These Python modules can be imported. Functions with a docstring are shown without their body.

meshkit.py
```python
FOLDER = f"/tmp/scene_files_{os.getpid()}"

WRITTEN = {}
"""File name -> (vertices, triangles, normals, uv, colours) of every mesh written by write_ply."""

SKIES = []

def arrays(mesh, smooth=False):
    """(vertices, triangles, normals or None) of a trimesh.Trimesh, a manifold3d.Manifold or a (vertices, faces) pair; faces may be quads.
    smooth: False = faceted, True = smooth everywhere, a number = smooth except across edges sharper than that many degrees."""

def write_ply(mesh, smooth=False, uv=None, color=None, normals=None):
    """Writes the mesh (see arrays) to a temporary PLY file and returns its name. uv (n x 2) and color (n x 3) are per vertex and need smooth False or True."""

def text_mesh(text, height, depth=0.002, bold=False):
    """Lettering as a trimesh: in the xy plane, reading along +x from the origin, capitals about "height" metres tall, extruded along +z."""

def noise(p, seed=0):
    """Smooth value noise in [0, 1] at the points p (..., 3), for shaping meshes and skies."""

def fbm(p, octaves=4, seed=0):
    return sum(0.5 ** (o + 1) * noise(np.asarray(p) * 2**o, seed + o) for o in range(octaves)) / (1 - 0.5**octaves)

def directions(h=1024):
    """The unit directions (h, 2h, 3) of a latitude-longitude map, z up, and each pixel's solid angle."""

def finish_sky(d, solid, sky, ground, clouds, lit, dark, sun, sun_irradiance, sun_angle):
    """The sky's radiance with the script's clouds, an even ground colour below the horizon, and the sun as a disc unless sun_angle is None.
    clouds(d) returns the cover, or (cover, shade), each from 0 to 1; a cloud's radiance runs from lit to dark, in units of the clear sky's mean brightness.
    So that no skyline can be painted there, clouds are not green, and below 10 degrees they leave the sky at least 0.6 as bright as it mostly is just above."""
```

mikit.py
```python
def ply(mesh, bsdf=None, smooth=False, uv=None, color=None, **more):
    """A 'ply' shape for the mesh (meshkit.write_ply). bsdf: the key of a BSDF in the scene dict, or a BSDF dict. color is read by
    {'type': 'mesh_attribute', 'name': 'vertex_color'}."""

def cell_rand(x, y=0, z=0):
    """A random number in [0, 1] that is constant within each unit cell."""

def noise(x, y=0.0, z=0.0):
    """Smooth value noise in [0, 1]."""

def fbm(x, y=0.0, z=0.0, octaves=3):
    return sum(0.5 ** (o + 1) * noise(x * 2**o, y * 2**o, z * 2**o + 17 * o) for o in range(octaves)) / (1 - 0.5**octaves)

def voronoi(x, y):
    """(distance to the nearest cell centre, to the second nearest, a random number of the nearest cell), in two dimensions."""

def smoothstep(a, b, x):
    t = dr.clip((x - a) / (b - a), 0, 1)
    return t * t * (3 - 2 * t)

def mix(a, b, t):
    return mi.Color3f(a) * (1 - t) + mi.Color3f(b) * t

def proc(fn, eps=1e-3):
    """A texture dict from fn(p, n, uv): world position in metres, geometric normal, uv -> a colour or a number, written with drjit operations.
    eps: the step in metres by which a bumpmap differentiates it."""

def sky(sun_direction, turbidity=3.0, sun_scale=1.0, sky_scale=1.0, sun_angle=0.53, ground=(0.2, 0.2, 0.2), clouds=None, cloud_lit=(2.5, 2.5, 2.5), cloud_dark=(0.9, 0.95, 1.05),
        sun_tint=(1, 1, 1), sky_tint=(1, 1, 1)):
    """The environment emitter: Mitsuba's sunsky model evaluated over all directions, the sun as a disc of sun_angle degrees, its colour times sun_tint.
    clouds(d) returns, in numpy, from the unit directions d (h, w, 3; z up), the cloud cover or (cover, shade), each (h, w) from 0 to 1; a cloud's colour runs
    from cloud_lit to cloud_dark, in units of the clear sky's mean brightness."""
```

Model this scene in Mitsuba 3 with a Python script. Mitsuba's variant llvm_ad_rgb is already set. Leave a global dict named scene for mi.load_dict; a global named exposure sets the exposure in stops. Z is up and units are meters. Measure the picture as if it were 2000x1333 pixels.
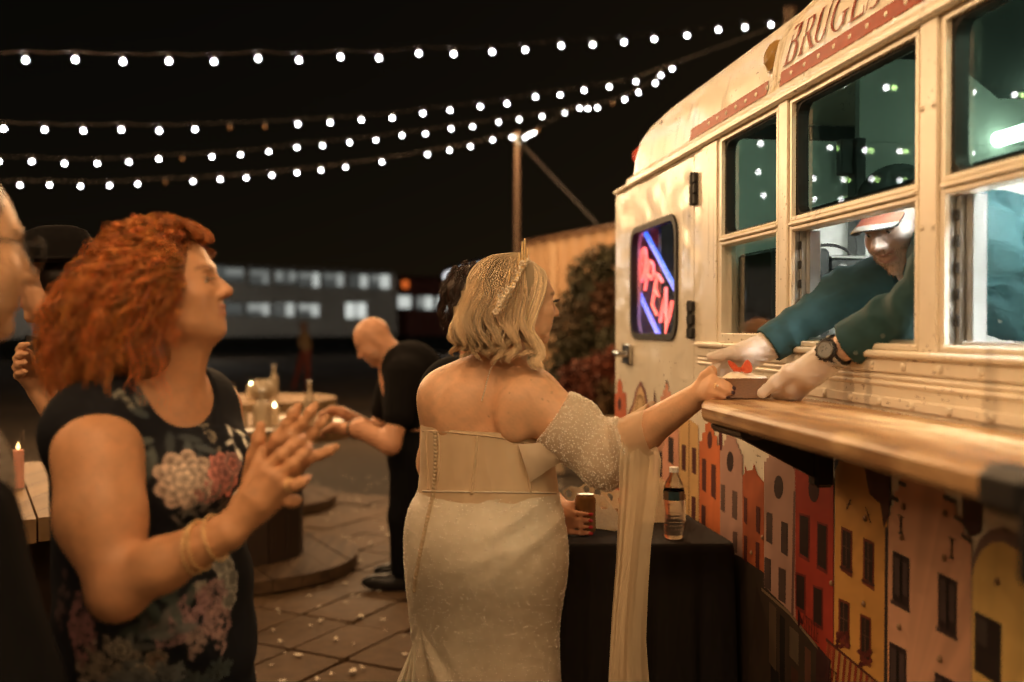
import math, random
import numpy as np, trimesh, manifold3d, shapely
import shapely.geometry as sg, shapely.affinity as sa
import drjit as dr
import mitsuba as mi
import mikit, meshkit
from mikit import proc, noise, fbm, smoothstep, mix, cell_rand, voronoi

T = mi.ScalarTransform4f
scene, labels = {}, {}
rng = np.random.default_rng(7)
random.seed(7)
exposure = 0.0

# ------------------------------------------------------------------ camera (35 mm, f/1.4, eye level) and night sky
F, PITCH, EYE = 1944.0, math.atan(26.5 / 1944.0), 1.5
CA, SA = math.cos(PITCH), math.sin(PITCH)
scene['camera'] = {'type': 'thinlens', 'fov': math.degrees(2 * math.atan(1000 / F)), 'fov_axis': 'x',
                   'aperture_radius': 0.0115, 'focus_distance': 2.72, 'near_clip': 0.05, 'far_clip': 500.0,
                   'to_world': T().look_at(origin=[0, 0, EYE], target=[0, CA, EYE - SA], up=[0, 0, 1])}
scene['night_sky'] = {**mikit.sky([0.3, 0.5, 0.35], turbidity=3, sun_scale=0.0, sky_scale=0.06, sky_tint=(0.66, 0.36, 0.17), ground=(0.1, 0.08, 0.06)), 'sampling_weight': 3.0}
WARM = np.array([1.0, 0.615, 0.305])
BULB = 1400.0
COOL = np.array([0.95, 1.0, 0.93])


def ray(px, py):
    u, v = (px - 1000) / F, -(py - 666.5) / F
    return np.array([u, CA + v * SA, v * CA - SA])


def P(px, py, Y):
    """The point at depth Y (metres in front of the camera) behind a spot of the photograph."""
    d = ray(px, py)
    return np.array([0, 0, EYE]) + d * (Y / d[1])


# ------------------------------------------------------------------ scene helpers
def numbered(key):
    if key not in scene and not any(k.startswith(key + '__') for k in scene) and key not in labels:
        return key
    i = 1
    while f'{key}_{i:03d}' in scene or f'{key}_{i:03d}' in labels or any(k.startswith(f'{key}_{i:03d}__') for k in scene):
        i += 1
    return f'{key}_{i:03d}'


COUNT = {}


def part(parent, name, shape, label=None, kind=None):
    k0 = f'{parent}__{name}'
    n = COUNT.get(k0, 0)
    COUNT[k0] = n + 1
    key = k0 if n == 0 else f'{k0}_{n:03d}'
    scene[key] = shape
    if label:
        labels.setdefault(key, {})['label'] = label
    if kind:
        labels.setdefault(key, {})['kind'] = kind
    return key


def thing(name, label, category, group=None):
    n = COUNT.get(name, 0)
    COUNT[name] = n + 1
    key = name if n == 0 else f'{name}_{n:03d}'
    labels[key] = {'label': label, 'category': category}
    if group:
        labels[key]['group'] = group
    return key


def single(name, shape, label, category, group=None):
    key = thing(name, label, category, group)
    scene[key] = shape
    return key


def structure(name, shape):
    scene[name] = shape
    labels[name] = {'kind': 'structure', 'label': name.replace('_', ' ')}
    return name


def cat(meshes):
    return trimesh.util.concatenate(meshes)


def man(m):
    me = m.to_mesh()
    return trimesh.Trimesh(np.array(me.vert_properties[:, :3]), np.array(me.tri_verts), process=False)


def hull(pts):
    return man(manifold3d.Manifold.hull_points(np.asarray(pts, float)))


def rbox(lo, hi, c=0.003):
    lo, hi = np.minimum(lo, hi).astype(float), np.maximum(lo, hi).astype(float)
    c = min(c, 0.45 * (hi - lo).min())
    pts = []
    for s in np.ndindex(2, 2, 2):
        q = np.where(s, hi, lo)
        inn = np.where(s, -c, c)
        for k in range(3):
            d = inn.copy()
            d[k] = 0
            pts.append(q + d)
    return hull(pts)


def box(lo, hi):
    lo, hi = np.minimum(lo, hi), np.maximum(lo, hi)
    return trimesh.creation.box(bounds=[lo, hi])


def lathe(profile, n=24, at=(0, 0, 0)):
    m = trimesh.creation.revolve(np.asarray(profile, float), sections=n)
    if m.volume < 0:
        m.invert()
    m.apply_translation(at)
    return m


def tubes(paths, radii, sides=6, closed=True):
    """Many polylines (n, m, 3) with radii (n, m) as one mesh of thin tubes."""
    p = np.asarray(paths, float)
    if p.ndim == 2:
        p = p[None]
    n, m, _ = p.shape
    r = np.broadcast_to(radii, (n, m)) if np.ndim(radii) != 1 or len(np.atleast_1d(radii)) == m else np.broadcast_to(np.asarray(radii)[:, None], (n, m))
    t = np.gradient(p, axis=1)
    t /= np.linalg.norm(t, axis=2, keepdims=True) + 1e-12
    ref = np.where(np.abs(t[:, :1, 2:]) < 0.9, [0, 0, 1.0], [1.0, 0, 0])
    a = np.cross(t, np.broadcast_to(ref, t.shape))
    # parallel-ish frame: propagate
    a[:, 0] /= np.linalg.norm(a[:, 0], axis=1, keepdims=True) + 1e-12
    for i in range(1, m):
        v = a[:, i - 1] - (a[:, i - 1] * t[:, i]).sum(1, keepdims=True) * t[:, i]
        a[:, i] = v / (np.linalg.norm(v, axis=1, keepdims=True) + 1e-12)
    b = np.cross(t, a)
    ang = np.arange(sides) * 2 * np.pi / sides
    v = p[:, :, None] + r[:, :, None, None] * (np.cos(ang)[:, None] * a[:, :, None] + np.sin(ang)[:, None] * b[:, :, None])
    base = (np.arange(n) * m * sides)[:, None, None]
    i, j = np.meshgrid(np.arange(m - 1), np.arange(sides), indexing='ij')
    q = np.stack([i * sides + j, i * sides + (j + 1) % sides, (i + 1) * sides + (j + 1) % sides, (i + 1) * sides + j], -1).reshape(-1, 4)
    q = (q[None] + base).reshape(-1, 4)
    f = np.vstack([q[:, [0, 1, 2]], q[:, [0, 2, 3]]])
    if closed:
        k = np.arange(1, sides - 1)
        c0 = np.stack([0 * k, k + 1, k], -1)
        c1 = np.stack([0 * k, k, k + 1], -1) + (m - 1) * sides
        f = np.vstack([f, (np.vstack([c0, c1])[None] + base).reshape(-1, 3)])
    return trimesh.Trimesh(v.reshape(-1, 3), f, process=False)


def spline(pts, n):
    """Catmull-Rom through pts, n samples."""
    p = np.asarray(pts, float)
    p = np.vstack([2 * p[0] - p[1], p, 2 * p[-1] - p[-2]])
    u = np.linspace(0, len(p) - 3 - 1e-9, n)
    i = np.floor(u).astype(int)
    t = (u - i)[:, None]
    a, b, c, d = p[i], p[i + 1], p[i + 2], p[i + 3]
    return 0.5 * (2 * b + (c - a) * t + (2 * a - 5 * b + 4 * c - d) * t * t + (3 * b - a - 3 * c + d) * t ** 3)


def tube(pts, r, sides=8, n=None):
    p = spline(pts, n) if n else np.asarray(pts, float)
    return tubes(p[None], np.broadcast_to(r, (1, len(p))), sides)


def rgb(*c):
    return {'type': 'rgb', 'value': [float(x) for x in c]}


def srgb(r, g, b):
    x = np.array([r, g, b]) / 255.0
    return tuple(np.where(x < 0.04045, x / 12.92, ((x + 0.055) / 1.055) ** 2.4))


def mat(name, color, rough=0.5, spec=0.5, metal=0.0, **more):
    scene[name] = {'type': 'principled', 'base_color': color if isinstance(color, dict) else rgb(*color), 'roughness': rough, 'specular': spec, 'metallic': metal, **more}
    return name


def two(name, inner):
    scene[name] = {'type': 'twosided', 'bsdf': inner}
    return name


VC = {'type': 'mesh_attribute', 'name': 'vertex_color'}
scene['m_skin'] = {'type': 'bumpmap', 'arbitrary': proc(lambda p, n, uv: noise(p.x * 620, p.y * 620, p.z * 620) + 1.3 * noise(p.x * 210, p.y * 210, p.z * 210) + 2.0 * noise(p.x * 60, p.y * 60, p.z * 60), 8e-4), 'scale': 0.00042,
                   'bsdf': {'type': 'principled', 'base_color': VC, 'roughness': 0.44, 'specular': 0.45}}
mat('m_skin_glove', VC, 0.38, 0.5)
mat('m_hair', VC, 0.36, 0.6)
mat('m_print_cloth', VC, 0.8, 0.18)
mat('m_paint_print', VC, 0.5, 0.22)
mat('m_black_metal', (0.012, 0.012, 0.013), 0.35, 0.5)
mat('m_rubber', (0.012, 0.012, 0.012), 0.6, 0.4)
mat('m_chrome', (0.72, 0.72, 0.7), 0.22, 0.5, 1.0)
mat('m_aluminium', (0.62, 0.63, 0.62), 0.34, 0.5, 1.0)
mat('m_gold', (0.9, 0.66, 0.34), 0.4, 0.6, 0.55)
mat('m_white_plastic', (0.75, 0.74, 0.7), 0.35)
mat('m_black_cloth', (0.005, 0.005, 0.0055), 0.9, 0.12)
mat('m_black_shirt', (0.007, 0.006, 0.006), 0.9, 0.12)
scene['m_glass'] = {'type': 'thindielectric', 'int_ior': 1.5}
scene['m_solid_glass'] = {'type': 'dielectric', 'int_ior': 1.48}
scene['m_water_bottle'] = {'type': 'dielectric', 'int_ior': 1.33}
scene['m_tinted_glass'] = {'type': 'thindielectric', 'int_ior': 1.5, 'specular_transmittance': rgb(0.085, 0.14, 0.108)}


# ------------------------------------------------------------------ implicit surfaces (bodies, hands, heads, cloth)
class Sdf:
    def __init__(self):
        self.ops = []

    def cone(self, a, b, ra, rb, k=0.02, mode='add'):
        self.ops.append(('cone', np.asarray(a, float), np.asarray(b, float), float(ra), float(rb), float(k), mode))
        return self

    def chain(self, pts, radii, k=0.01):
        for i in range(len(pts) - 1):
            self.cone(pts[i], pts[i + 1], radii[i], radii[i + 1], k)
        return self

    def ell(self, c, r, R=None, k=0.02, mode='add'):
        r = np.broadcast_to(r, 3).astype(float)
        self.ops.append(('ell', np.asarray(c, float), r, np.eye(3) if R is None else np.asarray(R, float), None, float(k), mode))
        return self

    def plane(self, p, n, k=0.003, mode='cut'):
        """cut away the side that n points to"""
        n = np.asarray(n, float)
        self.ops.append(('plane', np.asarray(p, float), n / np.linalg.norm(n), None, None, float(k), mode))
        return self

    def fn(self, f):
        self.ops.append(('fn', f, None, None, None, 0.0, 'fn'))
        return self

    def bounds(self):
        lo, hi = np.full(3, 1e9), np.full(3, -1e9)
        for o in self.ops:
            if o[6] != 'add':
                continue
            if o[0] == 'cone':
                r = max(o[3], o[4])
                lo = np.minimum(lo, np.minimum(o[1], o[2]) - r)
                hi = np.maximum(hi, np.maximum(o[1], o[2]) + r)
            else:
                e = np.sqrt(((o[3] * o[2]) ** 2).sum(1))
                lo, hi = np.minimum(lo, o[1] - e), np.maximum(hi, o[1] + e)
        return lo, hi

    def __call__(self, p, offset=0.0):
        d = np.full(len(p), 0.5)
        for kind, a, b, c, e, k, mode in self.ops:
            if kind == 'fn':
                d = a(p, d)
                continue
            if kind == 'plane':
                v = (p - a) @ b
                h = np.clip(0.5 + 0.5 * (v - d) / k, 0, 1)
                d = d + (v - d) * h + k * h * (1 - h)
                continue
            m = 0.05 + k
            if kind == 'cone':
                r = max(c, e) + m
                lo, hi = np.minimum(a, b) - r, np.maximum(a, b) + r
            else:
                x = np.sqrt(((c * b) ** 2).sum(1)) + m
                lo, hi = a - x, a + x
            idx = np.nonzero(((p >= lo) & (p <= hi)).all(1))[0]
            if not len(idx):
                continue
            q = p[idx]
            if kind == 'cone':
                ab = b - a
                t = np.clip((q - a) @ ab / max(ab @ ab, 1e-12), 0, 1)
                v = np.linalg.norm(q - a - t[:, None] * ab, axis=1) - (c + (e - c) * t)
            else:
                l = (q - a) @ c
                k0 = np.linalg.norm(l / b, axis=1)
                k1 = np.linalg.norm(l / (b * b), axis=1)
                v = k0 * (k0 - 1) / np.maximum(k1, 1e-9)
            o = d[idx]
            if mode == 'add':
                h = np.clip(0.5 + 0.5 * (o - v) / k, 0, 1)
                d[idx] = o + (v - o) * h - k * h * (1 - h)
            else:  # carve
                v = -v
                h = np.clip(0.5 + 0.5 * (v - o) / k, 0, 1)
                d[idx] = o + (v - o) * h + k * h * (1 - h)
        return d - offset


def net(f, lo, hi, h, offset=0.0, relax=1):
    """Surface nets over the box lo..hi with cells of size h."""
    lo, hi = np.asarray(lo, float) - 2 * h - offset, np.asarray(hi, float) + 2 * h + offset
    B = 8
    nb = np.ceil((hi - lo) / (h * B)).astype(int)
    n = nb * B + 1
    cb = np.stack(np.meshgrid(*[np.arange(k) for k in nb], indexing='ij'), -1).reshape(-1, 3)
    dc = f(lo + (cb + 0.5) * B * h) - offset
    act = cb[np.abs(dc) < B * h * 1.25 + 0.01]
    G = np.repeat(np.repeat(np.repeat(np.where(dc < 0, -1.0, 1.0).astype(np.float32).reshape(nb), B, 0), B, 1), B, 2)
    G = np.pad(G, ((0, 1),) * 3, mode='edge')
    loc = np.stack(np.meshgrid(*[np.arange(B + 1)] * 3, indexing='ij'), -1).reshape(-1, 3)
    for s in range(0, len(act), 400):
        g = (act[s:s + 400, None] * B + loc[None]).reshape(-1, 3)
        G[g[:, 0], g[:, 1], g[:, 2]] = f(lo + g * h) - offset
    I = G < 0
    c = np.zeros(tuple(n - 1), np.uint8)
    for o in np.ndindex(2, 2, 2):
        c += I[o[0]:n[0] - 1 + o[0], o[1]:n[1] - 1 + o[1], o[2]:n[2] - 1 + o[2]]
    cells = np.argwhere((c > 0) & (c < 8))
    idx = np.full(tuple(n - 1), -1, np.int64)
    idx[cells[:, 0], cells[:, 1], cells[:, 2]] = np.arange(len(cells))
    co = np.array(list(np.ndindex(2, 2, 2)))
    val = np.stack([G[cells[:, 0] + o[0], cells[:, 1] + o[1], cells[:, 2] + o[2]] for o in co], 1)
    acc, cnt = np.zeros((len(cells), 3)), np.zeros(len(cells))
    for i in range(8):
        for j in range(i + 1, 8):
            if np.abs(co[i] - co[j]).sum() != 1:
                continue
            x = (val[:, i] < 0) != (val[:, j] < 0)
            t = np.clip(val[:, i] / np.where(x, val[:, i] - val[:, j], 1), 0, 1)
            acc += np.where(x[:, None], co[i] + t[:, None] * (co[j] - co[i]), 0)
            cnt += x
    v = lo + (cells + acc / cnt[:, None]) * h
    faces = []
    for ax in range(3):
        sl0, sl1 = [slice(None)] * 3, [slice(None)] * 3
        sl0[ax], sl1[ax] = slice(0, -1), slice(1, None)
        e = np.argwhere(I[tuple(sl0)] != I[tuple(sl1)])
        u, w = [(1, 2), (2, 0), (0, 1)][ax]
        e = e[(e[:, u] > 0) & (e[:, w] > 0) & (e[:, u] < n[u] - 1) & (e[:, w] < n[w] - 1)]
        s = I[e[:, 0], e[:, 1], e[:, 2]]
        du, dw = np.eye(3, dtype=int)[u], np.eye(3, dtype=int)[w]
        q = np.stack([idx[tuple((e - a).T)] for a in (du + dw, dw, 0 * du, du)], 1)
        q = np.where(s[:, None], q, q[:, ::-1])
        faces.append(q[(q >= 0).all(1)])
    q = np.vstack(faces)
    m = trimesh.Trimesh(v, np.vstack([q[:, [0, 1, 2]], q[:, [0, 2, 3]]]), process=False)
    if relax:
        from scipy import sparse
        e = np.vstack([m.faces[:, [0, 1]], m.faces[:, [1, 2]], m.faces[:, [2, 0]]])
        A_ = sparse.coo_matrix((np.ones(len(e) * 2), (np.r_[e[:, 0], e[:, 1]], np.r_[e[:, 1], e[:, 0]])), shape=(len(v), len(v))).tocsr()
        A_.data[:] = 1
        deg = np.asarray(A_.sum(1)).ravel()
        inv = np.where(deg > 2, 1 / np.maximum(deg, 1), 0)[:, None]
        x = np.array(m.vertices)
        for _ in range(relax):
            for w_ in (0.5, -0.52):
                x = x + w_ * (A_ @ x * inv - x * (inv > 0))
        m.vertices = x
    return m


def sdf_mesh(s, h, offset=0.0, relax=2):
    lo, hi = s.bounds()
    return net(s, lo, hi, h, offset, relax)


def rot(fwd, up=(0, 0, 1)):
    """columns: forward, left, up"""
    f = np.asarray(fwd, float)
    f = f / np.linalg.norm(f)
    l = np.cross(up, f)
    l /= np.linalg.norm(l)
    return np.stack([f, l, np.cross(f, l)], 1)


def unit(v):
    v = np.asarray(v, float)
    return v / np.linalg.norm(v)
# ------------------------------------------------------------------ ground
def stain(p, n, uv):
    a = fbm(p.x * 1.3, p.y * 1.3, 3.0, 4)
    b = noise(p.x * 23, p.y * 23, 1.0)
    c = noise(p.x * 140, p.y * 140, 2.0)
    return mix((0.035, 0.021, 0.011), (0.145, 0.085, 0.042), dr.clip(0.1 + 0.75 * a + 0.25 * (b - 0.5) + 0.22 * (c - 0.5), 0, 1))


def slab_bump(p, n, uv):
    return noise(p.x * 60, p.y * 60, 0) + 0.5 * noise(p.x * 170, p.y * 170, 4) + 2.5 * fbm(p.x * 9, p.y * 9, 2.0, 3)


scene['m_slab'] = {'type': 'bumpmap', 'arbitrary': {**proc(slab_bump, 3e-3)}, 'scale': 0.0022, 'bsdf': {'type': 'principled', 'base_color': proc(stain), 'roughness': 0.62, 'specular': 0.35}}
scene['m_dirt'] = {'type': 'principled', 'base_color': proc(lambda p, n, uv: mix((0.012, 0.009, 0.006), (0.045, 0.030, 0.018), fbm(p.x * 0.7, p.y * 0.7, 0.0, 4))), 'roughness': 0.9}
g = trimesh.Trimesh([[-160, -60, -0.03], [160, -60, -0.03], [160, 300, -0.03], [-160, 300, -0.03]], [[0, 1, 2], [0, 2, 3]], process=False)
structure('ground', mikit.ply(g, 'm_dirt'))
# slabs of the pavement: a grid turned about 25 degrees, joints recessed
ca, sn = math.cos(math.radians(63)), math.sin(math.radians(63))
SW, SL = 0.46, 0.31
variants = []
for v in range(6):
    r2 = np.random.default_rng(50 + v)
    w, l = SW / 2 - 0.006, SL / 2 - 0.006
    cs = np.array([[-w, -l], [w, -l], [w, l], [-w, l]]) + r2.uniform(-0.006, 0.006, (4, 2))
    poly = sg.Polygon(cs).buffer(-0.025).buffer(0.025, quad_segs=3)
    xy = np.array(poly.exterior.coords)[:-1]
    z = 0.0 + r2.uniform(-0.004, 0.004) + xy @ r2.uniform(-0.006, 0.006, 2)
    pts = np.vstack([np.c_[xy, np.full(len(xy), -0.05)], np.c_[xy, z - 0.010], np.c_[xy * (1 - 0.014), z]])
    variants.append(mikit.ply(hull(pts), 'm_slab'))
ns = 0
slots = []
for i in range(-50, 50):
    for j in range(-50, 50):
        x, y = i * SW + (0.46 if j % 2 else 0) * 0, j * SL
        X, Y = ca * x - sn * y - 1.2, sn * x + ca * y + 6.0
        if Y < 3.8 or Y > 9.0:
            continue
        px = 1000 + F * X / Y
        if px < 400 or px > 850:
            continue
        slots.append((Y, X, i, j))
slots.sort()
for Y, X, i, j in slots[:290]:
    ns += 1
    part('ground', 'paving_slab', {**variants[(i * 7 + j * 13) % 6], 'to_world': T().translate([X, Y, (i * 37 + j * 11) % 5 * 0.0012 - 0.003]).rotate([0, 0, 1], 63 + (180 if (i + j) % 2 else 0))})
# petals and litter on the slabs: nobody could count it
pm = []
r2 = np.random.default_rng(3)
for k in range(420):
    Y = r2.uniform(4.0, 10)
    px = r2.uniform(380, 1230)
    X = (px - 1000) / F * Y
    s = r2.uniform(0.007, 0.020) * (1.4 if k % 9 == 0 else 1)
    a = np.arange(7) * 2 * np.pi / 7
    ring = np.c_[np.cos(a) * s, np.sin(a) * s * r2.uniform(0.45, 0.8), 0.004 + 0.4 * s * r2.uniform(0, 1) * np.cos(2 * a)]
    v = np.vstack([ring, [[0, 0, 0.003]]])
    th = r2.uniform(0, 6.28)
    v[:, :2] = v[:, :2] @ np.array([[math.cos(th), -math.sin(th)], [math.sin(th), math.cos(th)]]).T
    v += [X, Y, 0.008]
    pm.append(trimesh.Trimesh(v, [[i, (i + 1) % 7, 7] for i in range(7)], process=False))
two('m_petal', {'type': 'principled', 'base_color': rgb(0.7, 0.6, 0.48), 'roughness': 0.7})
scene['fallen_petals'] = mikit.ply(cat(pm), 'm_petal')
labels['fallen_petals'] = {'label': 'pale petals and scraps scattered over the paving slabs', 'category': 'petals', 'kind': 'stuff'}

# ------------------------------------------------------------------ far away: the two-deck train and its platform lamp
mat('m_train_steel', {**proc(lambda p, n, uv: mix((0.40, 0.40, 0.39), (0.58, 0.58, 0.55), noise(p.x * 0.4, 0.0, p.z * 14)))}, 0.5, 0.4, 0.2)
mat('m_train_dark', (0.10, 0.03, 0.022), 0.6)
mat('m_track_dark', (0.006, 0.007, 0.006), 0.9)
mat('m_window_dark', (0.05, 0.065, 0.065), 0.25)


def yt(px):  # the train's near side: depth grows to the right
    return 1.0 / (1 / 52.0 + (px - 0.0) / 780.0 * (1 / 66.0 - 1 / 52.0))


def wall_frame(pa, pb):
    a, b = P(pa, 640, yt(pa)), P(pb, 640, yt(pb))
    e = unit((b - a) * [1, 1, 0])
    return a, e, np.array([-e[1], e[0], 0.0])


A0, TE, TN = wall_frame(-330, 778)
if TN[1] < 0:
    TN = -TN


def tr_box(l0, l1, z0, z1, d0, d1, c=0.03):
    m = rbox([l0, d0, z0], [l1, d1, z1], c)
    R = np.eye(4)
    R[:3, 0], R[:3, 1], R[:3, 2], R[:3, 3] = TE, TN, [0, 0, 1], [A0[0], A0[1], 0]
    m.apply_transform(R)
    return m


def tr_at(px, py):
    """(length along the train, height) where the ray of a pixel meets the train's side"""
    d = ray(px, py)
    o = np.array([0, 0, EYE])
    k = ((A0 - o) @ TN) / (d @ TN)
    q = o + k * d
    return (q - A0) @ TE, q[2]


lt = tr_at(776, 600)[0]


def train_car(label, l0, l1, ztop, m, wins, zrow):
    key = thing('train_car', label, 'train car', None)
    D = 2.9
    prof = [(0, 0.95), (0, ztop - 0.75), (0.12, ztop - 0.4), (0.45, ztop - 0.12), (1.0, ztop), (D - 1.0, ztop), (D - 0.45, ztop - 0.12), (D, ztop - 0.7), (D, 0.95)]
    pts = np.array([[l, a, b] for l in (l0, l1) for a, b in prof])
    b = hull(pts)
    R = np.eye(4)
    R[:3, 0], R[:3, 1], R[:3, 2], R[:3, 3] = TE, TN, [0, 0, 1], [A0[0], A0[1], 0]
    b.apply_transform(R)
    part(key, 'body', mikit.ply(b, m, smooth=25))
    part(key, 'underframe', mikit.ply(tr_box(l0 + .2, l1 - .2, 0.25, 0.94, 0.2, D - .2), 'm_track_dark'))
    for x in (l0 + 2, l0 + 4.2, l1 - 4.2, l1 - 2):
        w = trimesh.creation.cylinder(0.42, 0.14, sections=20)
        R2 = np.eye(4)
        R2[:3, 0], R2[:3, 1], R2[:3, 2] = TE, [0, 0, 1], TN
        R2[:3, 3] = A0 * [1, 1, 0] + TE * x + TN * 0.15 + [0, 0, 0.42]
        w.apply_transform(R2)
        part(key, 'wheel', mikit.ply(w, 'm_track_dark'))
    for px, py, wpx, hpx, glow in wins:
        la, z = tr_at(px - wpx / 2, py)
        lb, _ = tr_at(px + wpx / 2, py)
        k = abs(yt(px) / F)
        hz = hpx * k / 2
        wk = part(key, 'window', mikit.ply(tr_box(la - .06, lb + .06, z - hz - .06, z + hz + .06, -0.035, 0.05), 'm_track_dark'))
        n0 = wk
        scene[n0 + '__pane'] = {**mikit.ply(tr_box(la, lb, z - hz, z + hz, -0.06, -0.036, 0.005), 'm_window_dark'),
                                'emitter': {'type': 'area', 'radiance': rgb(*(COOL * 0.055)), 'sampling_weight': 0.03}}
        for gi, (u0, u1, v0, v1, s) in enumerate(glow):
            L = lb - la
            scene[f'{n0}__lit_pane' + (f'_{gi:03d}' if gi else '')] = {**mikit.ply(tr_box(la + u0 * L, la + u1 * L, z - hz + v0 * 2 * hz, z - hz + v1 * 2 * hz, -0.075, -0.061, 0.005), 'm_window_dark'),
                                 'emitter': {'type': 'area', 'radiance': rgb(*(COOL * s * 0.62)), 'sampling_weight': 0.05}}
    return key


R_ = (0.62, 0.97, 0.05, 0.95, 0.75)
up = [(150, 520, 38, 30, [(0.1, .9, .5, .9, .4)]), (55, 572, 40, 24, [(0.1, .95, .1, .9, .8)]), (425, 533, 26, 26, [(0.1, .9, .55, .95, .12)]), (457, 536, 38, 26, [(.05, .95, .45, .95, .3)]), (507, 541, 40, 30, [(.05, .9, .62, .95, .24), (.62, .9, .1, .6, .3)]),
      (557, 542, 40, 26, [(0, .35, .3, .95, .34), (.68, 1, .3, .95, .36)]), (603, 546, 42, 28, [(.05, .6, .6, .95, .3), (.66, .97, .0, .97, .8)]), (651, 547, 40, 28, [(0, .6, .6, .9, .26), (.66, .97, .1, .95, .55)]),
      (699, 549, 36, 27, [(.6, 1, .05, .95, .75)]), (741, 550, 40, 28, [(.1, .5, .5, .95, .3), (.52, .98, .05, .98, .9)])]
low = [(455, 604, 38, 24, [(.1, .9, .5, .9, .12)]), (503, 605, 44, 26, [(.05, .7, .4, .95, .42), (.7, 1, .1, .95, .62)]), (553, 605, 42, 28, [(.62, .98, .05, .95, .72)]), (602, 606, 42, 26, [(.05, .6, .5, .95, .55), (.62, .98, .05, .95, .75)]),
       (683, 607, 18, 30, [(.0, 1, .0, 1, 1.1)]), (705, 607, 18, 30, [(.0, 1, .0, 1, 1.1)])]
c1 = train_car('silver two-deck train car with rows of lit windows behind the bald man', tr_at(-330, 600)[0], lt, 5.35, 'm_train_steel', up + low, None)
low2 = [(789, 590, 30, 26, [(.1, .9, .05, .95, 1.0)]), (831, 592, 34, 26, [(.0, .35, .2, .95, .34), (.42, .9, .05, .98, 1.0)]), (869, 593, 32, 27, [(.05, .95, .05, .95, 1.25)])]
c2 = train_car('dark red train car with three bright windows behind the bride', lt + 0.8, lt + 26, 5.0, 'm_train_dark', low2, None)
la, z = tr_at(790, 556)
rl = tr_box(la - 0.25, la + 0.25, z - 0.25, z + 0.25, -0.2, -0.02, 0.1)
part(c2, 'marker_lamp', {**mikit.ply(rl, 'm_train_dark'), 'emitter': {'type': 'area', 'radiance': rgb(0.7, 0.13, 0.02), 'sampling_weight': 0.02}}, 'small orange lamp on the dark train car')
m = tr_box(tr_at(-330, 600)[0] - 5, lt + 40, 0.0, 0.2, -3, 5)
structure('track_bed', mikit.ply(m, 'm_track_dark'))
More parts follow.
